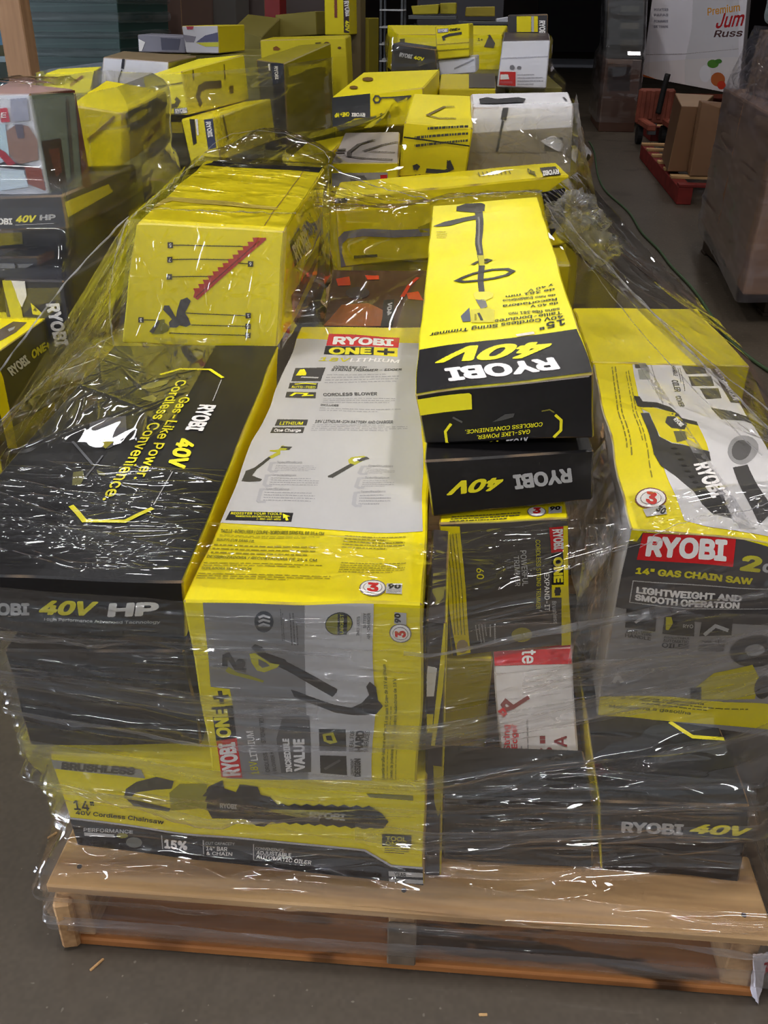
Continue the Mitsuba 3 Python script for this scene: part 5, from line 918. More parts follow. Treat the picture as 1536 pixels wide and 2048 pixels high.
  ['front','p','badge',[190,50,70],2,[[0.352,0.859],[0.509,0.868],[0.519,0.734],[0.346,0.73]]],
  ['front','t','badge',[232,228,226],3,[[0.362,0.776],[0.467,0.776],[0.377,0.822]],'E',1],
  ['front','p','artwork',[150,152,170],2,[[0.597,0.95],[0.93,0.96],[0.904,0.748],[0.555,0.73]]],
  ['front','p','artwork',[140,110,100],2,[[0.413,0.645],[0.643,0.711],[0.863,0.692],[0.982,0.56],[0.929,0.369],[0.547,0.321],[0.401,0.437]]],
  ['front','p','artwork',[90,84,100],3,[[0.605,0.711],[0.757,0.711],[0.746,0.579],[0.616,0.579]]],
  ['front','p','artwork',[160,40,56],3,[[0.227,0.475],[0.33,0.446],[0.495,0.33],[0.358,0.301],[0.207,0.408]]],
  ['front','p','artwork',[130,70,60],3,[[0.65,0.301],[0.952,0.282],[0.962,0.055],[0.664,0.125]]],
  ['front','p','artwork',[40,40,48],2,[[0.184,0.33],[0.358,0.359],[0.777,0.301],[0.746,0.262],[0.173,0.292]]],
  ['front','p','artwork',[176,200,214],2,[[0.302,0.711],[0.416,0.711],[0.395,0.359],[0.193,0.359]]],
  ['front','p','artwork',[190,206,220],2,[[0.164,0.262],[0.619,0.262],[0.655,0.095],[0.106,0.055]]],
  ['right','p','panel',[92,50,44],1,[[-0.025,1.024],[1.005,1.028],[0.987,0.009],[0.759,-0.013],[0.979,0.967],[0.028,1.004]]],
  ['right','p','icon',[60,46,36],2,[[0.026,0.545],[0.458,0.546],[0.408,0.11],[0.023,0.063]]],
  ['right','p','icon',[96,52,36],3,[[0.129,0.456],[0.375,0.459],[0.338,0.216],[0.186,0.178]]],
  ['right','l','artwork',[84,80,76],2,[[0.776,0.918],[0.566,0.097],[0.049,0.071]],0.01],
 ]),
 'hedge_carton': dict(c=[[-0.553,1.8,0.808],[-0.401,1.8,0.82],[-0.485,2.5,0.82],[-0.701,2.5,0.808],[-0.525,1.8,0.978],[-0.38,1.8,0.958],[-0.464,2.5,0.958],[-0.673,2.5,0.991]], col={'all': (228, 210, 18)}, warp=0.002, **{'label': 'yellow carton with a black side label standing behind the product carton', 'cat': 'box'}, dec=[
  ['front','l','artwork',[120,96,30],2,[[0.342,0.477],[0.526,0.615],[0.855,0.917]],0.008],
  ['right','p','panel',[58,58,44],1,[[0.02,1.011],[0.964,1.004],[1.011,0.711],[0.745,0.566],[0.118,0.566]]],
  ['right','t','lettering',[176,174,174],3,[[0.104,0.7],[0.25,0.685],[0.09,0.853]],'RYOBI',3],
  ['right','t','lettering',[170,160,30],3,[[0.285,0.699],[0.468,0.704],[0.269,0.848]],'40V',3],
  ['right','t','lettering',[176,174,174],3,[[0.506,0.731],[0.584,0.762],[0.493,0.873]],'HP',3],
  ['right','p','artwork',[130,84,24],2,[[0.432,0.269],[0.808,0.435],[0.904,0.336],[0.54,0.132]]],
 ]),
 'wide_lettered_box': dict(c=[[-0.664,1.42,0.715],[-0.422,1.42,0.727],[-0.402,1.92,0.727],[-0.644,1.92,0.715],[-0.66,1.42,0.796],[-0.424,1.42,0.809],[-0.404,1.92,0.809],[-0.64,1.92,0.796]], col={'all': (52, 52, 58), 'right': (70, 66, 50)}, warp=0, **{'label': 'black carton with a lettered front below the white product carton', 'cat': 'box'}, dec=[
  ['front','t','lettering',[232,228,226],3,[[0.156,0.226],[0.423,0.208],[0.164,0.386]],'RYOBI',3],
  ['front','t','lettering',[236,222,40],3,[[0.457,0.264],[0.666,0.259],[0.489,0.444]],'40V',3],
  ['front','t','lettering',[176,174,174],3,[[0.721,0.304],[0.893,0.307],[0.73,0.447]],'HP',3],
  ['front','l','panel',[176,174,174],2,[[0.452,0.177],[0.865,0.194]],0.0015],
  ['right','p','panel',[228,210,18],1,[[-0.014,0.796],[0.558,0.761],[0.608,0.462],[0.011,0.344]]],
 ]),
 'banded_box': dict(c=[[-0.631,1.95,0.487],[-0.507,1.95,0.522],[-0.49,2.65,0.522],[-0.671,2.65,0.487],[-0.633,1.95,0.669],[-0.516,1.95,0.683],[-0.499,2.65,0.709],[-0.674,2.65,0.697]], col={'all': (150, 138, 24), 'front': (60, 58, 50)}, warp=0, **{'label': 'yellow carton with a slanting black band below the hedge carton with the side label', 'cat': 'box'}, dec=[
  ['right','p','panel',[56,56,44],1,[[-0.002,0.939],[1.07,0.897],[1.036,0.645],[-0.017,0.722]]],
 ]),
 'shadowed_box': dict(c=[[-0.761,1.6,0.604],[-0.506,1.6,0.617],[-0.506,2.1,0.617],[-0.761,2.1,0.604],[-0.746,1.6,0.677],[-0.498,1.6,0.683],[-0.498,2.1,0.683],[-0.746,2.1,0.677]], col={'all': (56, 54, 60)}, warp=0, **{'label': 'dark carton with a yellow patch in the shade below the lettered carton', 'cat': 'box'}, dec=[  # dark body colour stands for the shadow over the yellow front
  ['front','p','panel',[176,162,30],1,[[0.226,0.927],[0.479,0.962],[0.487,0.515],[0.225,0.451]]],
  ['front','p','panel',[110,96,90],1,[[0.225,0.341],[0.53,0.363],[0.529,0.135],[0.224,0.118]]],
 ]),
 'dark_bar_box': dict(c=[[-0.72,1.5,0.571],[-0.554,1.5,0.581],[-0.544,1.585,0.581],[-0.71,1.585,0.571],[-0.708,1.5,0.631],[-0.549,1.5,0.638],[-0.539,1.585,0.638],[-0.698,1.585,0.631]], col={'all': (58, 58, 68), 'right': (110, 66, 44)}, warp=0, **{'label': 'dark carton with an orange side just above the black and white carton', 'cat': 'box'}, dec=[
  ['front','p','panel',[130,130,140],1,[[0.343,0.728],[0.593,0.713],[0.605,0.49],[0.34,0.508]]],
  ['front','p','panel',[120,120,130],1,[[0.651,0.688],[0.907,0.672],[0.918,0.468],[0.655,0.509]]],
 ]),
 'vertical_logo_box': dict(c=[[-0.603,1.35,0.405],[-0.423,1.35,0.432],[-0.393,1.85,0.432],[-0.573,1.85,0.405],[-0.582,1.35,0.616],[-0.425,1.35,0.618],[-0.395,1.85,0.618],[-0.552,1.85,0.616]], col={'all': (46, 46, 54)}, warp=0, **{'label': 'black, white and yellow carton with lettering running down its front', 'cat': 'box'}, dec=[
  ['front','p','panel',[196,186,40],1,[[-0.001,0.996],[0.173,0.992],[0.259,0.721],[0.279,0.535],[0.091,0.518]]],
  ['front','p','panel',[232,228,226],2,[[0.157,0.992],[0.38,0.988],[0.382,0.805],[0.281,0.659],[0.234,0.758],[0.192,0.903]]],
  ['front','p','panel',[236,222,40],2,[[0.43,0.718],[0.592,0.574],[0.573,0.549],[0.437,0.567]]],
  ['front','t','lettering',[27,25,26],3,[[0.46,0.61],[0.513,0.608],[0.467,0.654]],'4',1],
  ['front','t','lettering',[232,228,226],3,[[0.688,0.701],[0.734,0.117],[0.868,0.703]],'RYOBI',3],
 ]),
 'side_lettered_box': dict(c=[[-0.854,1.066,0.16],[-0.495,1.007,0.16],[-0.487,1.369,0.16],[-0.846,1.429,0.16],[-0.854,1.066,0.52],[-0.495,1.007,0.52],[-0.487,1.369,0.52],[-0.846,1.429,0.52]], col={'all': (228, 210, 18), 'right': (70, 66, 36)}, warp=0, **{'label': 'yellow topped carton with lettered dark side at the edge of the frame', 'cat': 'box'}, dec=[
  ['right','t','lettering',[190,186,170],3,[[0.341,0.799],[0.609,0.8],[0.295,0.862]],'RYOBI',3],
  ['right','t','lettering',[180,170,40],3,[[0.648,0.806],[0.935,0.795],[0.647,0.859]],'ONE+',3],
  ['right','p','panel',[228,210,18],1,[[0.213,0.884],[0.231,0.825],[0.227,0.328],[0.113,0.381],[0.102,0.769],[0.158,0.904]]],
  ['right','p','panel',[150,140,24],1,[[0.097,0.5],[0.861,0.407],[0.756,0.143],[0.227,0.328]]],
  ['top','p','artwork',[90,76,60],1,[[0.804,0.634],[0.814,0.812],[0.917,0.822],[0.938,0.603],[0.918,0.418]]],
  ['top','p','artwork',[150,146,140],2,[[0.856,0.648],[0.877,0.723],[0.897,0.659],[0.889,0.606]]],
 ]),
 'pole_saw_box': dict(c=[[-0.747,3.2,0.816],[-0.59,3.2,0.816],[-0.483,3.9,0.816],[-0.698,3.9,0.816],[-0.769,3.2,0.954],[-0.602,3.2,0.98],[-0.495,3.9,1.013],[-0.72,3.9,0.991]], col={'all': (236, 222, 40)}, warp=0, **{'label': 'yellow carton with a curved pole picture on its long side, behind the white carton', 'cat': 'box'}, dec=[
  ['right','l','artwork',[100,84,50],2,[[0.19,0.151],[0.16,0.364],[0.2,0.524],[0.297,0.562],[0.539,0.501]],0.03],
  ['right','l','artwork',[120,108,20],2,[[0.145,0.967],[0.132,0.75]],0.012],
  ['right','l','artwork',[120,108,20],2,[[0.625,0.91],[0.611,0.575]],0.01],
  ['right','p','artwork',[120,100,30],2,[[0.661,0.411],[0.739,0.411],[0.722,0.244],[0.674,0.246]]],
  ['front','l','artwork',[110,100,20],2,[[0.263,0.715],[0.966,0.745]],0.004],
  ['front','l','artwork',[90,80,40],2,[[0.546,0.207],[0.712,0.231],[0.79,0.334],[0.731,0.403]],0.014],
  ['front','p','badge',[90,96,120],2,[[0.638,0.151],[1.01,0.173],[1.002,0.046],[0.622,0.001]]],
  ['front','t','badge',[232,228,226],3,[[0.658,0.029],[0.976,0.066],[0.669,0.129]],'RYOBI',3],
 ]),
 'striped_front_box': dict(c=[[-0.582,3.15,0.615],[-0.455,3.15,0.645],[-0.353,3.85,0.645],[-0.513,3.85,0.615],[-0.61,3.15,0.805],[-0.471,3.15,0.813],[-0.369,3.85,0.829],[-0.541,3.85,0.809]], col={'all': (228, 210, 18)}, warp=0, **{'label': 'yellow carton with black stripes and a black logo strip, below the pole saw carton', 'cat': 'box'}, dec=[
  ['front','p','panel',[27,25,26],1,[[0.259,0.991],[0.409,0.986],[0.328,0.49],[0.209,0.455]]],
  ['front','p','panel',[40,48,84],1,[[0.689,0.965],[0.961,0.979],[0.916,0.33],[0.656,0.311]]],
  ['front','t','lettering',[232,228,226],2,[[0.743,0.914],[0.733,0.574],[0.873,0.921]],'RYOBI',3],
  ['front','p','panel',[232,228,226],1,[[0.425,0.986],[0.508,0.983],[0.446,0.645],[0.388,0.649]]],
  ['right','l','artwork',[100,88,20],2,[[0.128,0.99],[0.146,0.422]],0.012],
 ]),
 'under_striped_box': dict(c=[[-0.711,3.3,0.593],[-0.64,3.3,0.604],[-0.64,3.7,0.604],[-0.711,3.7,0.593],[-0.712,3.3,0.784],[-0.645,3.3,0.786],[-0.645,3.7,0.786],[-0.712,3.7,0.784]], col={'all': (74, 70, 56)}, warp=0, **{'label': 'dark carton sliver beside the black striped yellow carton', 'cat': 'box'}, dec=[
  ['front','p','panel',[228,210,18],1,[[0.236,0.962],[0.914,0.961],[0.942,0.719],[0.231,0.73]]],
 ]),
 'white_cracked_box': dict(c=[[-1.064,3.5,0.873],[-0.762,3.5,0.862],[-0.781,4.045,0.862],[-1.169,4.08,0.873],[-1.032,3.5,1.013],[-0.741,3.5,0.997],[-0.76,4.045,0.997],[-1.138,4.08,1.013]], col={'all': (206, 206, 218), 'right': (110, 104, 44), 'top': (130, 112, 84)}, warp=0, **{'label': 'white carton with a dark split down its front, on the stack beyond the product carton', 'cat': 'box'}, dec=[
  ['front','l','artwork',[40,42,52],2,[[0.315,0.995],[0.308,0.711]],0.012],
  ['front','l','artwork',[60,62,72],2,[[0.301,0.678],[0.267,0.451],[0.261,0.129]],0.005],
 ]),
 'small_hedge_box': dict(c=[[-1.161,3.1,0.89],[-0.956,3.1,0.899],[-1.024,3.36,0.899],[-1.222,3.386,0.89],[-1.135,3.1,0.97],[-0.923,3.1,0.983],[-0.991,3.36,0.983],[-1.196,3.386,0.97]], col={'all': (236, 222, 40), 'right': (60, 58, 50)}, warp=0, **{'label': 'small yellow carton with a thin red line picture beyond the product carton', 'cat': 'box'}, dec=[
  ['front','l','artwork',[150,90,30],2,[[0.545,0.407],[0.765,0.796]],0.01],
  ['front','p','panel',[56,54,46],1,[[0.966,0.996],[1.102,0.966],[1.143,0.479],[0.971,0.154]]],
 ]),
 'silver_box': dict(c=[[-1.522,5.5,0.948],[-1.216,5.5,0.946],[-1.216,5.8,0.946],[-1.522,5.8,0.948],[-1.516,5.5,1.047],[-1.213,5.5,1.039],[-1.213,5.8,1.039],[-1.516,5.8,1.047]], col={'all': (130, 128, 140)}, warp=0, **{'label': 'silver-grey carton in crinkled film, on the rear stack', 'cat': 'box'}, dec=[
  ['front','p','artwork',[80,80,96],2,[[0.489,0.87],[0.908,0.85],[0.847,0.179],[0.497,0.155]]],
  ['front','p','artwork',[232,228,226],2,[[0.02,0.757],[0.157,0.58],[0.076,0.063],[0.017,0.059]]],
 ]),
 'printed_small_box': dict(c=[[-1.202,5.45,0.949],[-0.992,5.45,0.948],[-0.912,5.85,0.948],[-1.122,5.85,0.949],[-1.216,5.45,1.098],[-0.986,5.45,1.103],[-0.906,5.85,1.103],[-1.136,5.85,1.098]], col={'all': (200, 198, 206), 'right': (228, 210, 18), 'top': (228, 210, 18)}, warp=0, **{'label': 'small printed carton with yellow side, topmost of the rear stack', 'cat': 'box'}, dec=[
  ['front','p','artwork',[90,90,120],2,[[0.625,0.648],[1.004,0.764],[0.994,0.429],[0.351,0.407]]],
  ['front','p','badge',[170,60,80],2,[[0.131,0.994],[0.343,0.991],[0.301,0.871],[0.148,0.873]]],
  ['front','p','panel',[200,196,60],2,[[0.349,0.386],[1.01,0.409],[1.005,0.25],[0.597,0.247]]],
  ['front','p','artwork',[130,126,140],2,[[-0.029,0.692],[0.37,0.609],[0.287,0.407],[0.064,0.426]]],
 ]),
 'tall_label_box': dict(c=[[-0.438,4,0.58],[-0.319,4,0.582],[-0.181,4.7,0.582],[-0.336,4.7,0.58],[-0.46,4,0.988],[-0.324,4,0.972],[-0.187,4.7,1.04],[-0.357,4.7,1.028]], col={'all': (150, 138, 26), 'front': (84, 82, 72)}, warp=0, **{'label': 'tall yellow carton with a dark logo front beside the pole saw carton', 'cat': 'box'}, dec=[
  ['front','p','panel',[38,44,66],1,[[0.529,0.984],[0.976,1.004],[0.972,0.793],[0.55,0.742]]],
  ['front','t','lettering',[232,228,226],2,[[0.648,0.953],[0.647,0.807],[0.761,0.96]],'RYOBI',3],
  ['front','p','artwork',[232,228,226],2,[[0.425,0.968],[0.487,0.976],[0.487,0.898],[0.426,0.896]]],
  ['front','p','panel',[52,50,56],1,[[0.55,0.742],[0.969,0.781],[0.925,0.073],[0.461,0.072]]],
 ]),
 'open_yellow_box': dict(c=[[-0.611,4.9,0.626],[-0.109,4.9,0.634],[-0.147,5.497,0.634],[-0.646,5.464,0.626],[-0.617,4.9,1.043],[-0.128,4.9,1.059],[-0.166,5.497,1.059],[-0.651,5.464,1.043]], col={'all': (196, 180, 26)}, warp=0, **{'label': 'wide yellow carton standing behind the tall logo fronted carton', 'cat': 'box'}, dec=[
  ['front','p','artwork',[120,72,20],2,[[0.148,0.905],[0.188,0.924],[0.231,0.89],[0.211,0.87],[0.153,0.872]]],
  ['front','p','artwork',[96,84,30],2,[[0.641,0.954],[0.712,0.959],[0.69,0.913],[0.658,0.914]]],
  ['front','p','artwork',[90,66,30],2,[[0.806,0.944],[0.804,0.939],[0.8,0.935],[0.793,0.931],[0.784,0.929],[0.774,0.929],[0.765,0.93],[0.757,0.932],[0.75,0.936],[0.746,0.94],[0.744,0.945],[0.746,0.95],[0.751,0.954],[0.758,0.957],[0.767,0.959],[0.776,0.96],[0.785,0.959],[0.794,0.957],[0.801,0.953],[0.805,0.949]]],
  ['front','p','artwork',[90,66,30],2,[[0.94,0.886],[0.939,0.881],[0.936,0.877],[0.931,0.873],[0.925,0.871],[0.919,0.87],[0.913,0.871],[0.907,0.874],[0.903,0.877],[0.9,0.882],[0.899,0.887],[0.9,0.891],[0.904,0.896],[0.908,0.899],[0.914,0.901],[0.92,0.902],[0.927,0.901],[0.932,0.899],[0.937,0.895],[0.939,0.891]]],
 ]),
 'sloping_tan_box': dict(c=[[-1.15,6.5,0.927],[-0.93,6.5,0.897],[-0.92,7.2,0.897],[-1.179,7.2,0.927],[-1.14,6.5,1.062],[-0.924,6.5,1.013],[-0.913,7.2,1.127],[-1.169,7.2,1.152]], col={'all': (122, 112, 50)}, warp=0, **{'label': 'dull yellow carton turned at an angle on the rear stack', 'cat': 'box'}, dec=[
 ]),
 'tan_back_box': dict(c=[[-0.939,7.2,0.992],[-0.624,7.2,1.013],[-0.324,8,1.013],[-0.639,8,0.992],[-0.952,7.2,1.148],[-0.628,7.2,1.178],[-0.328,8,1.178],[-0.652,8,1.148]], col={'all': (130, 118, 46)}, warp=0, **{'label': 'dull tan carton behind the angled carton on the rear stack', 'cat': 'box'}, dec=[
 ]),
 'tall_upright_box': dict(c=[[-0.479,6.6,1.029],[-0.299,6.6,1.031],[-0.249,6.9,1.031],[-0.429,6.9,1.029],[-0.479,6.6,1.344],[-0.304,6.6,1.345],[-0.254,6.9,1.345],[-0.429,6.9,1.344]], col={'all': (228, 210, 18)}, warp=0, **{'label': 'tall upright yellow carton with a dark lettered edge', 'cat': 'box'}, dec=[
  ['front','p','panel',[56,40,44],1,[[0.778,0.988],[1.017,0.988],[1.01,0.037],[0.776,0.048]]],
  ['front','t','lettering',[232,228,226],2,[[0.811,0.683],[0.879,0.373],[0.992,0.694]],'RYOBI',3],
  ['front','t','lettering',[236,222,40],2,[[0.84,0.295],[0.845,0.071],[0.989,0.295]],'40V',3],
  ['front','l','artwork',[130,70,50],2,[[0.468,0.814],[0.463,0.351]],0.02],
 ]),
 'brown_gap_box': dict(c=[[-0.309,6.8,0],[-0.237,6.8,0],[-0.217,6.95,0],[-0.289,6.95,0],[-0.316,6.8,1.317],[-0.235,6.8,1.318],[-0.215,6.95,1.318],[-0.296,6.95,1.317]], col={'all': (104, 90, 60)}, warp=0, **{'label': 'narrow brown carton beside the tall upright yellow carton', 'cat': 'box'}, dec=[
 ]),
 'narrow_olive_box': dict(c=[[-0.272,7,0],[-0.194,7,0],[-0.144,7.3,0],[-0.222,7.3,0],[-0.271,7,1.136],[-0.195,7,1.136],[-0.145,7.3,1.136],[-0.221,7.3,1.136]], col={'all': (150, 138, 28)}, warp=0, **{'label': 'narrow yellow carton in the dim gap between stacks', 'cat': 'box'}, dec=[
 ]),
 'teal_wrapped_load': dict(c=[[-2.91,7,0],[-2.206,7,0],[-2.106,8,0],[-2.81,8,0],[-2.828,7,1.366],[-2.124,7,1.371],[-2.024,8,1.371],[-2.728,8,1.366]], col={'all': (42, 68, 64)}, warp=0, **{'label': 'tall dark teal film-wrapped load beside the wooden post', 'cat': 'box'}, dec=[
  ['front','l','artwork',[52,78,72],2,[[-0.043,0.869],[0.99,0.881]],0.012],
  ['front','l','artwork',[34,58,54],2,[[-0.051,0.838],[0.985,0.849]],0.012],
  ['front','l','artwork',[52,78,72],2,[[-0.059,0.806],[0.981,0.818]],0.012],
  ['front','l','artwork',[34,58,54],2,[[-0.067,0.774],[0.976,0.787]],0.012],
  ['front','l','artwork',[52,78,72],2,[[-0.075,0.742],[0.971,0.755]],0.012],
  ['front','l','artwork',[34,58,54],2,[[-0.083,0.71],[0.966,0.723]],0.012],
  ['front','l','artwork',[52,78,72],2,[[-0.091,0.677],[0.962,0.691]],0.012],
  ['front','l','artwork',[34,58,54],2,[[-0.099,0.644],[0.957,0.659]],0.012],
  ['front','l','artwork',[52,78,72],2,[[-0.107,0.611],[0.952,0.626]],0.012],
  ['front','l','artwork',[34,58,54],2,[[-0.115,0.578],[0.947,0.593]],0.012],
  ['front','l','artwork',[52,78,72],2,[[-0.124,0.545],[0.942,0.56]],0.012],
  ['front','l','artwork',[34,58,54],2,[[-0.132,0.511],[0.938,0.527]],0.012],
 ]),
 'brown_wrapped_load': dict(c=[[-2.687,8.5,0],[-2.109,8.5,0],[-2.059,9.5,0],[-2.637,9.5,0],[-2.615,8.5,1.4],[-2.044,8.5,1.404],[-1.994,9.5,1.404],[-2.565,9.5,1.4]], col={'all': (104, 82, 74)}, warp=0, **{'label': 'tall dark brown load beside the teal wrapped load', 'cat': 'box'}, dec=[
 ]),
 'grey_wrapped_load': dict(c=[[-2.345,9.5,0],[-1.813,9.5,0],[-1.763,9.9,0],[-2.295,9.9,0],[-2.29,9.5,1.424],[-1.765,9.5,1.428],[-1.715,9.9,1.428],[-2.24,9.9,1.424]], col={'all': (92, 88, 84)}, warp=0, **{'label': 'grey film-wrapped load behind the printed small carton', 'cat': 'box'}, dec=[
 ]),
 'blue_stacked_load': dict(c=[[-4.455,9,0],[-3.659,9,0],[-3.659,10,0],[-4.455,10,0],[-4.244,9,1.399],[-3.52,9,1.404],[-3.52,10,1.404],[-4.244,10,1.399]], col={'all': (70, 110, 124)}, warp=0, **{'label': 'pale blue stacked load behind the wooden post at the frame edge', 'cat': 'box'}, dec=[
  ['front','p','panel',[120,150,170],1,[[0.12,0.865],[0.968,0.878],[0.986,0.814],[0.113,0.813]]],
  ['front','p','panel',[176,204,214],1,[[0.111,0.794],[0.958,0.808],[0.969,0.698],[0.098,0.695]]],
  ['front','p','panel',[96,150,184],1,[[0.098,0.689],[0.943,0.704],[0.956,0.604],[0.087,0.601]]],
  ['front','p','panel',[90,86,40],1,[[0.086,0.594],[0.93,0.61],[0.946,0.535],[0.078,0.531]]],
  ['front','p','panel',[180,200,206],1,[[0.077,0.524],[0.92,0.541],[0.941,0.496],[0.074,0.492]]],
  ['front','p','panel',[60,74,60],1,[[0.073,0.486],[0.915,0.503],[0.925,0.38],[0.06,0.375]]],
 ]),
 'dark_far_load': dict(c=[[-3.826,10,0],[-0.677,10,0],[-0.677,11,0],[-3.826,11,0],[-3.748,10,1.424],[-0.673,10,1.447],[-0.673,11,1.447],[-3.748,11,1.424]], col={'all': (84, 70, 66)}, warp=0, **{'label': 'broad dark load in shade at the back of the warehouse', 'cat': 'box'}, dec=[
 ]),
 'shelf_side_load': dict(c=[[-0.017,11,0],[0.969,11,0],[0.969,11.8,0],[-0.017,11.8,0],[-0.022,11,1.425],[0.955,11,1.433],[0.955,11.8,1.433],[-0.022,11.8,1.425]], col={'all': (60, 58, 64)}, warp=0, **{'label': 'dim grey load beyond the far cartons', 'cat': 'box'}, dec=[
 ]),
 'red_far_box': dict(c=[[-1.157,7.8,0.99],[-1.02,7.8,0.99],[-1.02,8.1,0.99],[-1.157,8.1,0.99],[-1.148,7.8,1.288],[-1.014,7.8,1.289],[-1.014,8.1,1.289],[-1.148,8.1,1.288]], col={'all': (130, 30, 30)}, warp=0, **{'label': 'small red carton edge above the angled tan carton', 'cat': 'box'}, dec=[
 ]),
 'tall_film_load': dict(c=[[2.091,10.5,0.731],[2.481,10.5,0.731],[2.581,11.6,0.731],[2.191,11.6,0.731],[2.034,10.5,1.432],[2.41,10.5,1.435],[2.51,11.6,1.435],[2.134,11.6,1.432]], col={'all': (84, 84, 84)}, warp=0, **{'label': 'tall film-wrapped grey load on a wooden base beside the dark doorway', 'cat': 'box'}, dec=[
  ['front','p','panel',[110,110,104],1,[[0.356,0.727],[0.868,0.728],[0.855,0.643],[0.343,0.642]]],
  ['front','p','panel',[60,60,60],1,[[0.367,0.594],[0.878,0.596],[0.866,0.51],[0.354,0.508]]],
  ['front','p','panel',[120,116,108],1,[[0.375,0.499],[0.886,0.501],[0.873,0.414],[0.362,0.412]]],
  ['front','p','panel',[70,70,66],1,[[0.384,0.383],[0.895,0.385],[0.883,0.298],[0.371,0.296]]],
  ['front','p','panel',[104,100,92],1,[[0.393,0.267],[0.905,0.269],[0.892,0.182],[0.381,0.179]]],
  ['front','p','panel',[70,66,60],1,[[0.401,0.169],[0.912,0.172],[0.9,0.084],[0.389,0.08]]],
 ]),
 'wood_crate_base': dict(c=[[2.083,10.4,0],[2.475,10.4,0],[2.525,11.6,0],[2.133,11.6,0],[2.077,10.4,0.733],[2.463,10.4,0.728],[2.513,11.6,0.728],[2.127,11.6,0.733]], col={'all': (84, 56, 44)}, warp=0, **{'label': 'brown wooden crate under the tall film-wrapped grey load', 'cat': 'box'}, dec=[
  ['front','p','panel',[40,30,30],1,[[0.084,0.898],[0.714,0.906],[0.751,0.579],[0.117,0.571]]],
  ['front','p','panel',[120,88,66],2,[[0.015,1.03],[0.742,1.04],[0.745,0.945],[0.056,0.936]]],
 ]),
 'produce_bin': dict(c=[[2.585,11,0.532],[3.45,10,0.428],[3.75,11,0.428],[2.885,12,0.532],[2.589,10.995,1.588],[3.364,10.1,1.566],[3.664,11.1,1.566],[2.889,11.995,1.588]], col={'all': (226, 220, 226)}, warp=0, **{'label': 'tall white produce bin with red lettering on a reddish base', 'cat': 'produce bin'}, dec=[
  ['front','p','panel',[196,178,150],1,[[-0.013,0.136],[0.437,0.224],[0.473,-0.055],[-0.008,0.004]],{'a': (780, 430), 'b': (780, 560), 'ca': (224, 214, 214), 'cb': (196, 160, 110)}],
  ['front','p','panel',[196,178,150],1,[[0.437,0.224],[0.966,0.312],[1,-0.025],[0.473,-0.055]],{'a': (1100, 430), 'b': (1100, 640), 'ca': (212, 206, 206), 'cb': (196, 160, 90)}],
  ['front','p','panel',[206,202,206],2,[[0.451,0.772],[0.914,0.788],[0.966,0.312],[0.444,0.225],[0.473,0.504]]],  # darker tone past the fold, its shading put into the colour
  ['front','l','crease',[170,164,166],3,[[-0.04,0.208],[0.43,0.274],[0.959,0.376]],0.006],
  ['front','t','lettering',[214,150,60],3,[[0.623,0.626],[0.94,0.682],[0.615,0.685]],'Premium',1],
  ['front','t','lettering',[176,40,44],3,[[0.712,0.525],[1.139,0.594],[0.74,0.643]],'Jumbo',1],
  ['front','t','lettering',[80,54,54],3,[[0.707,0.449],[1.095,0.496],[0.721,0.506]],'Russet',1],
  ['front','t','lettering',[120,116,130],3,[[0.044,0.631],[0.201,0.641],[0.04,0.652]],'POTATOES',1],
  ['front','t','lettering',[120,116,130],3,[[0.052,0.582],[0.209,0.593],[0.048,0.603]],'PAPAS',1],
  ['front','t','lettering',[120,116,130],3,[[0.061,0.525],[0.217,0.537],[0.058,0.546]],'POMMES',1],
  ['front','t','lettering',[120,116,130],3,[[0.069,0.476],[0.224,0.489],[0.066,0.496]],'DE TERRE',1],
  ['front','p','artwork',[80,130,50],3,[[0.782,0.231],[0.781,0.219],[0.774,0.208],[0.763,0.199],[0.748,0.192],[0.731,0.188],[0.713,0.187],[0.697,0.19],[0.684,0.196],[0.675,0.206],[0.671,0.216],[0.672,0.228],[0.679,0.239],[0.69,0.249],[0.705,0.256],[0.722,0.26],[0.74,0.26],[0.756,0.257],[0.769,0.25],[0.778,0.242]]],
  ['front','p','artwork',[70,120,50],4,[[0.813,0.256],[0.812,0.25],[0.808,0.244],[0.801,0.239],[0.792,0.235],[0.782,0.233],[0.771,0.233],[0.762,0.234],[0.754,0.238],[0.749,0.242],[0.746,0.248],[0.747,0.254],[0.751,0.26],[0.758,0.265],[0.767,0.269],[0.777,0.271],[0.788,0.272],[0.797,0.27],[0.805,0.267],[0.81,0.262]]],
  ['front','p','artwork',[176,96,50],3,[[0.858,0.109],[0.857,0.09],[0.849,0.072],[0.835,0.056],[0.817,0.044],[0.797,0.038],[0.775,0.038],[0.755,0.043],[0.738,0.054],[0.727,0.07],[0.721,0.088],[0.722,0.107],[0.73,0.125],[0.744,0.141],[0.762,0.152],[0.783,0.158],[0.805,0.158],[0.825,0.153],[0.841,0.142],[0.853,0.126]]],
  ['front','p','artwork',[220,218,222],3,[[0.716,0.136],[0.715,0.113],[0.71,0.092],[0.7,0.074],[0.685,0.061],[0.668,0.055],[0.651,0.056],[0.634,0.064],[0.62,0.078],[0.609,0.098],[0.604,0.12],[0.603,0.143],[0.609,0.165],[0.62,0.183],[0.634,0.196],[0.651,0.202],[0.669,0.2],[0.686,0.192],[0.7,0.178],[0.71,0.158]]],
  ['front','p','artwork',[190,60,40],4,[[0.87,0.062],[0.869,0.051],[0.864,0.04],[0.856,0.03],[0.845,0.023],[0.833,0.02],[0.82,0.019],[0.808,0.023],[0.799,0.029],[0.792,0.038],[0.788,0.049],[0.789,0.061],[0.794,0.072],[0.802,0.081],[0.813,0.088],[0.825,0.091],[0.838,0.092],[0.85,0.088],[0.86,0.082],[0.867,0.073]]],
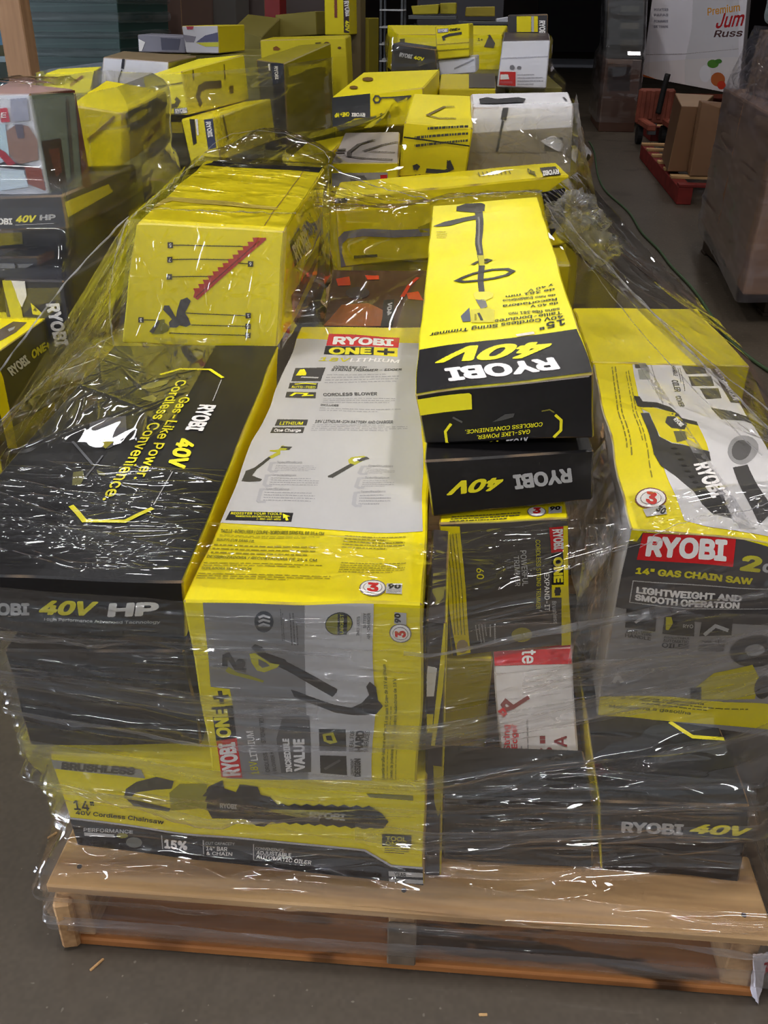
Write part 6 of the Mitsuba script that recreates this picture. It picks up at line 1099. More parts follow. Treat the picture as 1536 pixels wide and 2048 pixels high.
  ['front','l','panel',[190,96,40],4,[[-0.01,0.018],[0.427,-0.043]],0.02],
 ]),
 'standing_carton': dict(c=[[2.11,6.6,0.142],[2.286,6.6,0.142],[2.536,7.3,0.142],[2.195,7.3,0.142],[2.14,6.6,0.597],[2.281,6.6,0.596],[2.531,7.3,0.622],[2.225,7.3,0.632]], col={'all': (118, 86, 62), 'left': (104, 74, 54), 'top': (150, 120, 92)}, warp=0, **{'label': 'open brown cardboard carton standing on the red pallet, flaps up', 'cat': 'box'}, dec=[
 ]),
 'second_standing_carton': dict(c=[[2.233,6.4,0.142],[2.404,6.4,0.142],[2.539,6.812,0.142],[2.247,6.561,0.142],[2.236,6.4,0.642],[2.367,6.4,0.608],[2.501,6.812,0.608],[2.25,6.561,0.642]], col={'all': (128, 96, 72)}, warp=0, **{'label': 'second brown cardboard carton on the red pallet, next to the wrapped bin', 'cat': 'box'}, dec=[
 ]),
}

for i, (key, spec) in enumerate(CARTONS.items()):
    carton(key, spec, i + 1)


def K(key):
    return {k: np.array(CARTONS[key]['c'][i]) for k, i in CORNER.items()}


# ------------------------------------------------------------------ the room
put('floor', rbox(-8, 9, -7, 34, -.2, 0), 'concrete', kind='structure', label='worn grey-brown concrete warehouse floor')
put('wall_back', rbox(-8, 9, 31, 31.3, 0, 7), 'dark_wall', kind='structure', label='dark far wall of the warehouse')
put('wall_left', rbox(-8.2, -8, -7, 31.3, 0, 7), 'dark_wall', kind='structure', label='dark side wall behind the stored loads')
put('wall_right', rbox(9, 9.2, -7, 31.3, 0, 7), 'dark_wall', kind='structure', label='dark side wall beyond the bins')
put('ceiling', rbox(-8.2, 9.2, -7, 31.3, 6.6, 6.8), 'ceiling_paint', kind='structure', label='grey warehouse ceiling')
put('door_1', rbox(2.7, 4.9, 30.9, 30.99, 0.02, 3.2), 'door_black', kind='structure', label='dark doorway at the far end of the aisle')
put('trim_1', rbox(2.3, 4.3, 23.0, 25.8, 0.0, .06), 'pale_strip', kind='structure', label='pale raised strip on the floor before the dark doorway')


# ------------------------------------------------------------------ pallets
def pallet(key, ox, oy, w, d, boards, label, mats=('pine', 'pine_y', 'pine_dirty'), near=False, group=None):
    """a stringer pallet: three stringers, deck boards across, bottom boards across"""
    deck, stringer, low = mats
    k = 0
    for i, (y0, y1) in enumerate(boards):
        put(f'{key}__{number("deck_board", i)}', rbox(ox + .002 * (i % 3), ox + w - .003 * ((i + 1) % 2), oy + y0, oy + y1, .108, .1245), deck)
    for i, x in enumerate((.018, w / 2 - .019, w - .056)):
        m = rbox(ox + x, ox + x + .038, oy + .004, oy + d - .004, .016, .108, .002)
        put(f'{key}__{number("stringer", i)}', m, stringer)
    for i, (y0, y1) in enumerate(((-.002, .145 if near else .088), (d / 2 - .045, d / 2 + .045), (d - .09, d))):
        put(f'{key}__{number("bottom_board", i)}', rbox(ox + .012, ox + w - .008, oy + y0, oy + y1, 0, .0155), low)
    if near:
        j = 0
        for x in (.037, w / 2, w - .037):
            for dy in (.035, .105):
                put(f'{key}__{number("nail_head", j)}', trimesh.creation.cylinder(.0035, .002, sections=10, transform=trimesh.transformations.translation_matrix([ox + x + .006 * (j % 2), oy + dy, .1248])), 'nail_steel'); j += 1
    labels[key] = {'label': label, 'category': 'pallet'}


pallet('pallet', 0, 0, 1.016, 1.219, [(0, .14), (.2, .29), (.35, .44), (.5, .59), (.65, .74), (.8, .89), (.93, 1.02), (1.08, 1.219)], 'pale timber pallet carrying the nearest film-wrapped load', near=True)
# split end of the outer stringer
m = rbox(.004, .030, -.012, .05, .004, .100, .004); m.apply_transform(trimesh.transformations.rotation_matrix(.22, [0, 0, 1], [.02, .02, 0]))
put('pallet__split_block', m, 'pine_y')
put('pallet__stringer_end', rbox(.488, .529, -.006, .0035, .016, .100, .002), 'grey_end_grain')
row = [(0, .14), (.25, .34), (.5, .59), (.75, .84), (1.08, 1.219)]
pallet('pallet_001', -1.25, 1.25, 1.016, 1.219, row, 'timber pallet under the load with the white product carton')
pallet('pallet_002', .02, 1.70, 1.016, 1.219, row, 'timber pallet under the load behind the long yellow carton')
pallet('pallet_003', -1.2, 3.05, 1.016, 1.219, row, 'timber pallet under the stack with the white split carton')
pallet('pallet_004', .1, 4.35, 1.016, 1.219, row, 'timber pallet under the far stack with the tall white carton')
pallet('pallet_005', -1.5, 5.25, 1.3, 1.219, row, 'timber pallet under the rear stack with the silver carton')

# lower tiers that carry the cartons in view
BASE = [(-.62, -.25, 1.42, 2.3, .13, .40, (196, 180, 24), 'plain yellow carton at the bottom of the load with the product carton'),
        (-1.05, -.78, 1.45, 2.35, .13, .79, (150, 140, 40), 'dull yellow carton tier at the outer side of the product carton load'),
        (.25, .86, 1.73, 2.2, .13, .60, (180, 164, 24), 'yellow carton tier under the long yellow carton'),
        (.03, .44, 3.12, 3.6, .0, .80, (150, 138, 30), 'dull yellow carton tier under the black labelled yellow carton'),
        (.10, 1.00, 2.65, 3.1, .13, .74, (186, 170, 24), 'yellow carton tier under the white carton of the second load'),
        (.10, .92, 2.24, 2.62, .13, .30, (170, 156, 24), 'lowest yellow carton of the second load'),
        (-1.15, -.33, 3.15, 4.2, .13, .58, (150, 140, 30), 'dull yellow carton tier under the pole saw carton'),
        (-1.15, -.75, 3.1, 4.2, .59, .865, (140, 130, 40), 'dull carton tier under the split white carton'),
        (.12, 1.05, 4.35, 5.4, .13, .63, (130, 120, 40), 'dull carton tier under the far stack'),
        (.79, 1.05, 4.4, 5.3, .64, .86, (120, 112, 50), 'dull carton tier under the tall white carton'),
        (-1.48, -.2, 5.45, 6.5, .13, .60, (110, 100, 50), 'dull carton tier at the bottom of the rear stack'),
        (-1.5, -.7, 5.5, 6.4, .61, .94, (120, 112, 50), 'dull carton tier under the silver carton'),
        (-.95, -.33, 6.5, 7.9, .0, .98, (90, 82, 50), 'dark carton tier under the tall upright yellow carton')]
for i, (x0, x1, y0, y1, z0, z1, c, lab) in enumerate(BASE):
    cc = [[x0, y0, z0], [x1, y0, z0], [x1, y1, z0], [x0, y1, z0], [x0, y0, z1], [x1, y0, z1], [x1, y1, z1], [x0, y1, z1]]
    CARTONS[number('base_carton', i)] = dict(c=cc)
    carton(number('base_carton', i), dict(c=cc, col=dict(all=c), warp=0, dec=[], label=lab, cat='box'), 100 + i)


# ------------------------------------------------------------------ stretch film
def ridge(a, b, seed, sharp=2.0):
    n = meshkit.noise(np.stack([a, b, np.full_like(a, seed * 3.31)], -1), seed)
    return (1 - np.abs(2 * n - 1)) ** sharp


def grid_mesh(P):
    nv, nu = P.shape[:2]
    i = np.arange(nu * nv).reshape(nv, nu)
    a, b, c, d = i[:-1, :-1].ravel(), i[:-1, 1:].ravel(), i[1:, 1:].ravel(), i[1:, :-1].ravel()
    return trimesh.Trimesh(P.reshape(-1, 3), np.vstack([np.c_[a, b, c], np.c_[a, c, d]]), process=False)


def grid_normals(P):
    n = np.cross(np.gradient(P, axis=1), np.gradient(P, axis=0))
    return n / (np.linalg.norm(n, axis=-1, keepdims=True) + 1e-12)


def loop_at(points, z, reach, m, ctr, grow):
    """distance from ctr, in m directions, of the taut outline around everything that the film meets near height z"""
    sel = points[(points[:, 2] > z - reach[0]) & (points[:, 2] < z + reach[1])][:, :2]
    if len(sel) < 3:
        return np.zeros(m)
    h = shapely.MultiPoint(sel).convex_hull.buffer(grow)
    th = np.linspace(-np.pi, np.pi, m, endpoint=False)
    out = np.zeros(m)
    for i, a in enumerate(th):
        g = h.intersection(LineString([ctr, (ctr[0] + 6 * np.cos(a), ctr[1] + 6 * np.sin(a))]))
        out[i] = 0 if g.is_empty else max(np.hypot(x - ctr[0], y - ctr[1]) for x, y in g.coords)
    return out


def edge_points(keys, extra=()):
    P = []
    for k in keys:
        c = np.array(CARTONS[k]['c'])
        for a, b in ((0, 4), (1, 5), (2, 6), (3, 7)):
            P += [c[a] + (c[b] - c[a]) * t for t in np.linspace(0, 1, 12)]
    return np.array(P + list(extra))


def creases(a, b, n, seed, length=(.06, .4), spread=.12, width=(.0012, .003), amp=(.5, 1.6), where=None):
    """height field of n sharp creases over the metric coordinates a (along) and b (across)"""
    rg = np.random.default_rng(seed); g = np.zeros_like(a); k = 0; tries = 0
    a0, a1, b0, b1 = a.min(), a.max(), b.min(), b.max()
    while k < n and tries < n * 6:
        tries += 1
        x, y, an, L = rg.uniform(a0, a1), rg.uniform(b0, b1), rg.normal(0, spread), np.exp(rg.uniform(np.log(length[0]), np.log(length[1])))
        w, h, bend = np.exp(rg.uniform(np.log(width[0]), np.log(width[1]))), rg.uniform(*amp), rg.normal(0, .12)
        if where is not None and rg.uniform() > where(x, y):
            continue
        k += 1
        c, s = np.cos(an), np.sin(an)
        sel = np.abs((a - x)) < L
        sel &= np.abs((b - y)) < L * (abs(s) + .1) + .03
        if not sel.any():
            continue
        p, q = (a[sel] - x) * c + (b[sel] - y) * s, -(a[sel] - x) * s + (b[sel] - y) * c
        q = q - bend * p * p / L
        g[sel] += h * w * np.exp(-np.abs(q) / w) * np.clip(1.3 - 2.6 * np.abs(p) / L, 0, 1) ** .5
    return g


def side_wrap(pts, ctr, z0, z1, th0, th1, nz, nth, amp, seed, grow=.006, bands=14.0, smooth_z=.05, lines=0, dense=None):
    """taut film wound round a load; th0..th1 is the arc kept. Long thin creases run along the winding."""
    from scipy.ndimage import gaussian_filter1d
    m = 720
    zs = np.linspace(z0, z1, 40)
    R = np.array([loop_at(pts, z, (.05, .05), m, ctr, grow) for z in zs])
    Rs = np.maximum(gaussian_filter1d(R, smooth_z / (zs[1] - zs[0]), axis=0), R)
    Rs = gaussian_filter1d(Rs, .8, axis=0)
    th = np.linspace(th0, th1, nth); z = np.linspace(z0, z1, nz)
    from scipy.interpolate import RegularGridInterpolator
    tt = np.linspace(-np.pi, np.pi, m + 1); Rp = np.hstack([Rs, Rs[:, :1]])
    TH, ZZ = np.meshgrid(th, z)
    r = RegularGridInterpolator((zs, tt), Rp)(np.stack([ZZ, (TH + np.pi) % (2 * np.pi) - np.pi], -1))
    P = np.stack([ctr[0] + r * np.cos(TH), ctr[1] + r * np.sin(TH), ZZ], -1)
    s = np.r_[0, np.cumsum(np.linalg.norm(np.diff(P[nz // 2], axis=0), axis=1))][None, :] + 0 * ZZ
    tilt = ZZ + .05 * np.sin(s * 1.7 + seed) * .3 + s * .012
    g = np.zeros_like(s)
    for k, (fz, fs, a, sh) in enumerate(((bands, 1.1, 1.0, 3.0), (bands * 2.3, 2.0, .55, 3.0), (bands * 5.0, 2.6, .30, 2.0))):
        mask = np.clip((meshkit.noise(np.stack([s * 1.3, ZZ * 5, s * 0 + seed + k], -1), 4) - .40) * 4, 0, 1)
        g += a * mask * ridge(s * fs, tilt * fz, seed + k, sh)
    diag = ridge(s * 2.2 + ZZ * 3, ZZ * 3.5 - s * 1.2, seed + 9, 8.0) * np.clip((meshkit.noise(np.stack([s * 1.1, ZZ * 2.1, s * 0 + seed], -1), 7) - .55) * 5, 0, 1)
    g = amp * (g + .9 * diag)
    if lines:
        g = g + creases(s, tilt, lines, seed + 5, where=dense) + creases(s, tilt, lines // 3, seed + 6, (.08, .45), .06, (.003, .008), (.7, 1.7), dense)
    return P + grid_normals(P) * g[..., None] * np.sign((grid_normals(P) * (P - [ctr[0], ctr[1], 0])).sum(-1).mean())


def sheet(c00, c10, c11, c01, nu, nv, seed, sag=.0, amp=.004, fu=6., fv=2., swap=False, lines=40, spread=.5, length=(.03, .22)):
    """a loose sheet between four corners (u from c00 to c10, v from c00 to c01), creased along u unless swapped"""
    c00, c10, c11, c01 = map(np.asarray, (c00, c10, c11, c01))
    u, v = np.meshgrid(np.linspace(0, 1, nu), np.linspace(0, 1, nv))
    P = bilin([c00, c10, c11, c01], u, v)
    n = bilin_n([c00, c10, c11, c01], u, v)
    lu, lv = np.linalg.norm(c10 - c00), np.linalg.norm(c01 - c00)
    a, b = u * lu, v * lv
    if swap:
        a, b = b, a
    g = ridge(a * 2.0, b * fu + .6 * np.sin(a * 5), seed, 4.0) + .6 * ridge(a * 3.5, b * fu * 2.3, seed + 1, 4.0) + .35 * ridge(a * 5, b * fu * 5, seed + 2, 3.0)
    g += .8 * ridge(a * 5 + b * 4, b * 6 - a * 4, seed + 3, 9.0) + .7 * ridge(a * 4 - b * 6, b * 3 + a * 5, seed + 4, 9.0)
    g = amp * g + creases(a, b, lines, seed + 5, length, spread)
    edge = (np.clip(np.minimum(np.minimum(u, 1 - u) * 14, np.minimum(v, 1 - v) * 14), 0, 1))
    slack = -sag * (4 * u * (1 - u)) * (4 * v * (1 - v))
    slack = slack + .35 * sag * (meshkit.noise(np.stack([u * 3.1, v * 2.7, u * 0 + seed], -1), 3) - .5)
    return P + n * (g * (.25 + .75 * edge))[..., None] + np.array([0, 0, 1.0]) * slack[..., None]


def film(key, P, mat='film'):
    scene[key] = mikit.ply(grid_mesh(P), mat, smooth=True)


MAIN = ['chainsaw_box', 'plain_black_box', 'black_tool_box', 'kit_box', 'hedge_trimmer_box', 'gas_chainsaw_box', 'wide_black_box', 'black_base_box', 'flat_yellow_box', 'orange_tool_box']
pal = [[x, y, z] for x in (0, 1.016) for y in (0, 1.219) for z in np.linspace(0.02, .125, 6)]
W = 'stretch_film'
pts = edge_points(MAIN, pal)
ctr = (.5, .62)
# nearest side, from the left corner round to the right one, floor to the upper edge of the front cartons
upper = lambda x, y: .25 + .75 * max(math.exp(-((y - .56) / .09) ** 2), .8 * math.exp(-((y - .44) / .05) ** 2), .8 * math.exp(-((y - .24) / .06) ** 2), .6 * math.exp(-((y - .07) / .03) ** 2))
film(f'{W}__front_wrap', side_wrap(pts, ctr, .035, .612, math.radians(-158), math.radians(-22), 520, 420, .0026, 3, lines=420, dense=upper))
film(f'{W}__outer_layer', side_wrap(pts, ctr, .16, .60, math.radians(-140), math.radians(-35), 400, 340, .0028, 11, grow=.011, bands=9.0, lines=220, dense=upper), 'film_thin')
film(f'{W}__left_wrap', side_wrap(pts, ctr, .06, .62, math.radians(-235), math.radians(-158), 200, 150, .004, 5, lines=60))
film(f'{W}__right_wrap', side_wrap(pts, ctr, .06, .55, math.radians(-22), math.radians(55), 200, 150, .004, 7, lines=60))
for i, (a, b, z0, z1) in enumerate(((-92, -40, .395, .435), (-150, -35, .318, .345), (-96, -38, .218, .250), (-140, -40, .045, .075), (-150, -100, .44, .475), (-75, -38, .46, .50), (-152, -96, .545, .553), (-90, -40, .555, .562), (-150, -92, .395, .402), (-94, -44, .29, .299), (-150, -40, .115, .124), (-146, -100, .275, .282))):
    film(f'{W}__{number("wrap_band", i)}', side_wrap(pts, ctr, z0, z1, math.radians(a), math.radians(b), 40, 300, .003, 40 + i, grow=.008 + .0008 * i, bands=18., lines=25), 'film_band')

# film folded in over the front edge of the load
H, B, S, G, F_, L, N = K('hedge_trimmer_box'), K('black_tool_box'), K('string_trimmer_box'), K('gas_chainsaw_box'), K('flat_yellow_box'), K('long_yellow_box'), K('kit_box')
film(f'{W}__left_fold', sheet([-.15, .045, .628], [.24, .042, .633], [.235, .30, .646], [-.16, .30, .645], 320, 260, 21, .004, .0008, 9., 2., lines=140, length=(.04, .3), spread=.25))
film(f'{W}__middle_fold', sheet([.24, .026, .632], [.53, .030, .618], [.53, .16, .622], [.235, .17, .634], 300, 130, 22, .0, .0015, 10., 2., lines=45, spread=.15))
film(f'{W}__gap_fold', sheet([.53, .028, .614], [.80, .21, .607], [.79, .28, .612], [.53, .20, .612], 240, 90, 23, .01, .003, 10., 2., lines=40, spread=.2))
film(f'{W}__right_fold', sheet([.80, .225, .612], [1.06, .215, .622], [1.06, .40, .622], [.80, .34, .612], 240, 150, 24, .0, .003, 8., 2., lines=70))
# the tent between the hedge trimmer carton and the black carton's outer edge
film(f'{W}__left_tent', sheet([-.155, .10, .640], [-.150, .83, .655], H['FLT'] + [-.008, -.004, .012], [-.112, .80, .66], 220, 220, 31, .0, .003, 9., 2., True, lines=90), 'film_tent')
film(f'{W}__outer_tent', sheet([-.165, .12, .55], H['FLT'] + [-.012, -.006, .010], H['BLT'] + [-.02, .02, .012], [-.185, .95, .55], 260, 240, 32, .015, .003, 8., 2., lines=110, spread=.7), 'film_tent')
film(f'{W}__shelf_film', sheet([-.155, .30, .648], [.12, .34, .652], [.10, .815, .664], [-.14, .80, .662], 260, 360, 33, .0, .0005, 7., 2., True, lines=90, length=(.04, .35), spread=.5), 'film_tent')
# skin over the hedge trimmer carton
film(f'{W}__hedge_front', sheet(H['FLB'] + [-.006, -.008, .0], H['FRB'] + [.006, -.008, .0], H['FRT'] + [.008, -.008, .008], H['FLT'] + [-.008, -.008, .008], 260, 220, 34, .0, .0018, 7., 2., True, lines=110, length=(.015, .12), spread=.9))
film(f'{W}__hedge_top', sheet(H['FLT'] + [-.008, -.008, .008], H['FRT'] + [.008, -.008, .008], H['BRT'] + [.006, .01, .009], H['BLT'] + [-.006, .01, .009], 240, 240, 35, .0, .0022, 6., 2., lines=90))
film(f'{W}__hedge_peak', sheet(H['BLT'] + [-.01, .01, .01], H['BRT'] + [.008, .01, .01], H['BRT'] + [.03, .25, -.02], H['BLT'] + [.05, .22, .0], 120, 70, 36, -.055, .006, 7., 2.), 'film_tent')
film(f'{W}__hedge_side', sheet(H['FRB'] + [.008, -.006, 0], H['BRB'] + [.03, .0, 0], H['BRT'] + [.008, .01, .008], H['FRT'] + [.008, -.008, .008], 160, 110, 37, .0, .005, 6., 2.))
# across the gap to the string trimmer carton and the long carton
film(f'{W}__bridge', sheet(H['FRT'] + [.01, .10, .006], S['BLT'] + [-.004, -.06, .014], S['BLT'] + [.0, .03, .012], H['BRT'] + [.008, .0, .008], 180, 140, 38, .02, .006, 7., 2.), 'film_tent')
film(f'{W}__bridge_skirt', sheet(H['FRB'] + [.01, .02, .03], [.50, .93, .62], S['BLT'] + [-.006, -.06, .014], H['FRT'] + [.01, .10, .006], 170, 130, 39, .0, .006, 7., 2.), 'film_tent')
film(f'{W}__trimmer_top', sheet(S['BLT'] + [-.006, -.05, .008], S['BRT'] + [.008, -.05, .008], S['BRT'] + [.01, .03, .008], S['BLT'] + [-.006, .03, .008], 150, 40, 40, .0, .005, 9., 2.))
# the slope from the trimmer carton down to the outer edge of the gas chainsaw carton
e0 = S['BRT'] + [.012, -.02, .008]; e1 = np.array([1.085, .50, .615]); e2 = np.array([1.16, 1.05, .585])
film(f'{W}__right_tent', sheet(S['BRT'] + [.012, -.35, -.01], e1, e2, e0, 260, 220, 41, .03, .003, 8., 2., lines=90), 'film_tent')
film(f'{W}__right_drop', sheet([.76, .92, .60], e1 + [-.04, .08, -.005], e1, S['BRT'] + [.012, -.35, -.01], 220, 140, 42, .0, .003, 8., 2., lines=60), 'film_tent')
film(f'{W}__back_tent', sheet(e0, e2, e2 + [-.02, .35, .0], L['FRT'] + [.02, -.02, .01], 130, 120, 43, .03, .006, 7., 2.), 'film_tent')
# gathered film: ropes and rolled edges that catch the lamps
def strand(name, pts, r, seed, wob=.004):
    P = spline(pts, 120); rg = np.random.default_rng(seed)
    t = np.linspace(0, 1, 120)[:, None]
    P = P + wob * np.stack([meshkit.noise(np.c_[t * 22, t * 0 + k, t * 0], seed + k)[:] - .5 for k in range(3)], -1)
    rr = .55 * r * (.5 + .9 * meshkit.noise(np.c_[t * 30, t * 0, t * 0 + 3], seed))
    scene[name] = mikit.ply(tube(P, rr, 7), 'film_fold', smooth=True)


j = 0
for pts_, r in (([e0, (e0 + e1) / 2 + [0, 0, -.012], e1], .0035), ([e0 + [.0, .01, -.01], (e0 + e1) / 2 + [.02, .05, -.03], e1 + [.03, .06, .0]], .0022), ([e0 + [0, -.08, -.01], (e0 + e1) / 2 + [-.02, -.03, -.04], e1 + [-.06, -.02, .005]], .0016),
                ([[1.085, .50, .618], [1.075, .33, .622], [1.05, .22, .622]], .003), ([[.80, .215, .60], [.84, .24, .618], [.95, .30, .618], [1.03, .36, .622]], .0014), ([[.70, .175, .585], [.76, .20, .60], [.83, .222, .608]], .0014),
                ([H['FLT'] + [-.012, -.008, .006], H['FLB'] + [-.012, -.012, .05], H['FLB'] + [-.012, -.012, .0]], .003),
                ([H['FLT'] + [-.012, -.006, .010], [-.135, .55, .765], [-.165, .30, .665], [-.165, .12, .60]], .0022), ([H['FLB'] + [-.01, -.01, .02], [-.125, .65, .668], [-.15, .42, .655], [-.16, .2, .64]], .002),
                ([H['BLT'] + [-.01, .015, .012], H['BLT'] + [.08, .12, .055], H['BRT'] + [-.05, .12, .04], H['BRT'] + [.01, .015, .012]], .0016), ([H['FLT'] + [-.008, -.006, .01], H['BLT'] + [-.008, .01, .012]], .002), ([H['FLT'] + [.0, .07, .012], H['FRT'] + [.005, .10, .012]], .0028),
                ([H['BRT'] + [.01, .0, .01], [.34, 1.36, .858], [.45, 1.30, .845], S['BLT'] + [0, .0, .012]], .0024), ([S['BLT'] + [0, 0, .012], (S['BLT'] + S['BRT']) / 2 + [0, 0, .016], S['BRT'] + [.01, 0, .012]], .0022)):
    strand(f'{W}__{number("film_rope", j)}', pts_, r, 60 + j); j += 1
# the crumpled knot beside the trimmer carton
for i, (s0, sd) in enumerate(((.050, 2), (.052, 6), (.045, 9))):
    kn = trimesh.creation.icosphere(6, s0)
    d = sum((1 - np.abs(2 * meshkit.noise(kn.vertices * f + 7 * sd, sd + k) - 1)) ** 3 * w for k, (f, w) in enumerate(((30, .5), (70, .3), (150, .12))))
    kn.vertices = kn.vertices * (.55 + .8 * d)[:, None] * [1.0, .8, .9 - .1 * i] + (S['BRT'] + [.07 + .03 * i, -.05 - .03 * i, -.02 - .03 * i])
    scene[f'{W}__{number("film_knot", i)}'] = mikit.ply(kn, 'film_knot' if i == 0 else 'film_tent', smooth=True)
# crumpled curtain of film in the gap beside the gas chainsaw carton
film(f'{W}__gap_curtain', sheet([.735, .27, .36], G['FLB'] + [-.012, .0, .10], G['FLT'] + [-.014, .03, -.01], [.742, .30, .585], 90, 130, 52, .0, .012, 9., 2., True), 'film_band')
film(f'{W}__gap_slope', sheet([.742, .285, .46], G['FLT'] + [-.004, .01, -.012], G['FLT'] * .55 + G['BLT'] * .45 + [-.004, 0, -.012], [.742, .62, .47], 90, 120, 54, .01, .005, 9., 2., True), 'film_fold')
film(f'{W}__gap_side', sheet(G['FLB'] + [-.012, .02, .05], G['BLB'] + [-.012, -.2, .05], G['BLT'] + [-.012, -.2, -.005], G['FLT'] + [-.012, .02, -.005], 120, 90, 53, .0, .006, 9., 2.), 'film_tent')
# folded strap of film lying across the chainsaw carton's top
q = [G['FLT'] * (1 - a) * (1 - b) + G['FRT'] * a * (1 - b) + G['BRT'] * a * b + G['BLT'] * (1 - a) * b for a, b in ((.36, .99), (.42, .99), (.66, .03), (.58, .03))]
q = [np.array(x) + [0, 0, .006] for x in q]
film(f'{W}__strap_fold', sheet(q[0], q[1], q[2], q[3], 20, 200, 51, .0, .004, 30., 2., True), 'film_fold')
labels[W] = {'label': 'clear crinkled stretch film wound around the nearest pallet load', 'category': 'stretch film'}


def load_film(key, cartons, z0, z1, label, th=(-math.pi, math.pi), extra=(), seed=70, amp=.006, ctr=None, n=(110, 260), part='side_wrap', bands=8., grow=.012, mat='film_far'):
    p = edge_points(cartons, extra); lo, hi = p.min(0), p.max(0)
    near = [k for k in CARTONS if k.startswith('base_carton') and (np.array(CARTONS[k]['c']).mean(0)[:2] > lo[:2] - .25).all() and (np.array(CARTONS[k]['c']).mean(0)[:2] < hi[:2] + .25).all() and z0 < np.array(CARTONS[k]['c'])[:, 2].max()]
    p = edge_points(cartons + near, extra)
    c = ctr or tuple(p[:, :2].mean(0))
    film(f'{key}__{part}', side_wrap(p, c, z0, z1, th[0], th[1], n[0], n[1], amp, seed, grow=grow, bands=bands), mat)
    labels[key] = {'label': label, 'category': 'stretch film'}


LEFT = ['picture_box', 'hedge_carton', 'wide_lettered_box', 'banded_box', 'shadowed_box', 'dark_bar_box', 'vertical_logo_box']
load_film('stretch_film_001', LEFT, .16, 1.02, 'clear film around the load with the white product carton', seed=71)
p = K('picture_box')
film('stretch_film_001__top_film', sheet(p['FLT'] + [-.02, -.02, .012], p['FRT'] + [.015, -.015, .012], p['BRT'] + [.012, .02, .012], p['BLT'] + [0, .02, .012], 60, 60, 72, .0, .007, 7., 2.))
MID = ['white_tool_box', 'leaning_yellow_box', 'grey_top_box', 'side_yellow_box', 'second_tier_box', 'long_yellow_box']
load_film('stretch_film_002', MID, .16, .93, 'clear film hanging down the load behind the long yellow carton', extra=[[1.03, 2.0, z] for z in np.linspace(.15, .5, 5)] + [[.98, 2.9, z] for z in np.linspace(.15, .8, 7)], seed=73, mat='film_tent')
sheet_p = K('white_tool_box')
film('stretch_film_002__side_bulge', sheet(sheet_p['FRT'] + [.01, -.06, .0], sheet_p['BRT'] + [.03, 0, .0], [1.12, 3.0, .45], [1.06, 2.12, .40], 120, 140, 86, .0, .012, 5., 2., lines=120, spread=.9), 'film_band')
film('stretch_film_002__front_film', sheet([.56, 2.26, .72], [.92, 2.26, .70], sheet_p['FRT'] + [.012, -.02, .012], sheet_p['FLT'] + [-.0, -.02, .012], 140, 100, 87, .0, .005, 6., 2., lines=60, spread=.9), 'film_far')
REAR = ['pole_saw_box', 'striped_front_box', 'white_cracked_box', 'small_hedge_box', 'tall_label_box']
load_film('stretch_film_003', REAR, .3, .97, 'clear film round the stack with the pole saw carton', seed=75)
FAR = ['dark_wrapped_box', 'tall_white_box', 'wide_yellow_box', 'low_third_box']
load_film('stretch_film_004', FAR, .3, 1.08, 'clear film round the far stack with the tall white carton', seed=77, mat='film_thin')
load_film('stretch_film_005', ['tall_film_load', 'wood_crate_base'], .1, 1.34, 'clear film around the tall grey load beside the dark doorway', seed=79, grow=.03, bands=4.)
load_film('stretch_film_006', ['teal_wrapped_load'], .7, 1.34, 'clear film around the tall teal load', seed=81, grow=.02, bands=5.)

scene['dark_wood'] = principled(rgb((52, 42, 34)), .8, .2)
# ------------------------------------------------------------------ wrapped brown bin at the frame edge, with bags on its lid
c = [[1.775, 3.154, .145], [2.80, 3.32, .145], [2.95, 4.85, .145], [1.945, 4.70, .145]]
cc = c + [[x + .02, y + .02, .83] for x, y, _ in c]
CARTONS['brown_bin'] = dict(c=cc)
m, col = carton_body(np.array(cc), dict(all=(128, 98, 80), left=(116, 86, 72)), .004, 201, False)
scene['brown_bin__shell'] = mikit.ply(m, 'kraft')
lid = np.array(cc); lid = np.vstack([lid[4:] + [[-.012, -.012, -.06], [.012, -.012, -.06], [.012, .012, -.06], [-.012, .012, -.06]], lid[4:] + [[-.012, -.012, .012], [.012, -.012, .012], [.012, .012, .012], [-.012, .012, .012]]])
m, col = carton_body(lid, dict(all=(140, 112, 94)), .003, 202, False)
scene['brown_bin__lid'] = mikit.ply(m, 'kraft')
labels['brown_bin'] = {'label': 'large brown cardboard bin wrapped in film, at the edge of the aisle', 'category': 'cardboard bin'}
load_film('stretch_film_007', ['brown_bin'], .12, .85, 'hazy film stretched round the large brown bin', seed=83, amp=.008, n=(170, 420), bands=10., grow=.015, mat='film_haze')
b = np.array(cc)[4:]
carton('brown_top_carton', dict(c=[[1.98, 3.75, .845], [2.7, 3.85, .845], [2.7, 4.6, .845], [2.0, 4.5, .845], [2.0, 3.75, 1.13], [2.7, 3.85, 1.13], [2.7, 4.6, 1.13], [2.02, 4.5, 1.13]], col=dict(all=(120, 96, 78)), warp=.003, dec=[], label='brown carton under hazy film on top of the large brown bin', cat='box'), 205)
film('stretch_film_007__shroud', sheet(b[0] + [-.02, -.02, .02], b[3] + [-.02, 0, .02], [1.99, 4.52, 1.15], [1.97, 3.72, 1.15], 120, 90, 84, .0, .012, 5., 2.), 'film_haze')
film('stretch_film_007__top_film', sheet(b[0] + [-.02, -.02, .02], b[1] + [0, 0, .02], [2.7, 3.83, 1.15], [1.97, 3.72, 1.15], 80, 90, 85, .0, .012, 4., 2.), 'film_haze')
pallet('pallet_006', 1.93, 3.35, .85, 1.25, row, 'dark timber pallet under the large brown bin', ('dark_wood', 'dark_wood', 'dark_wood'))


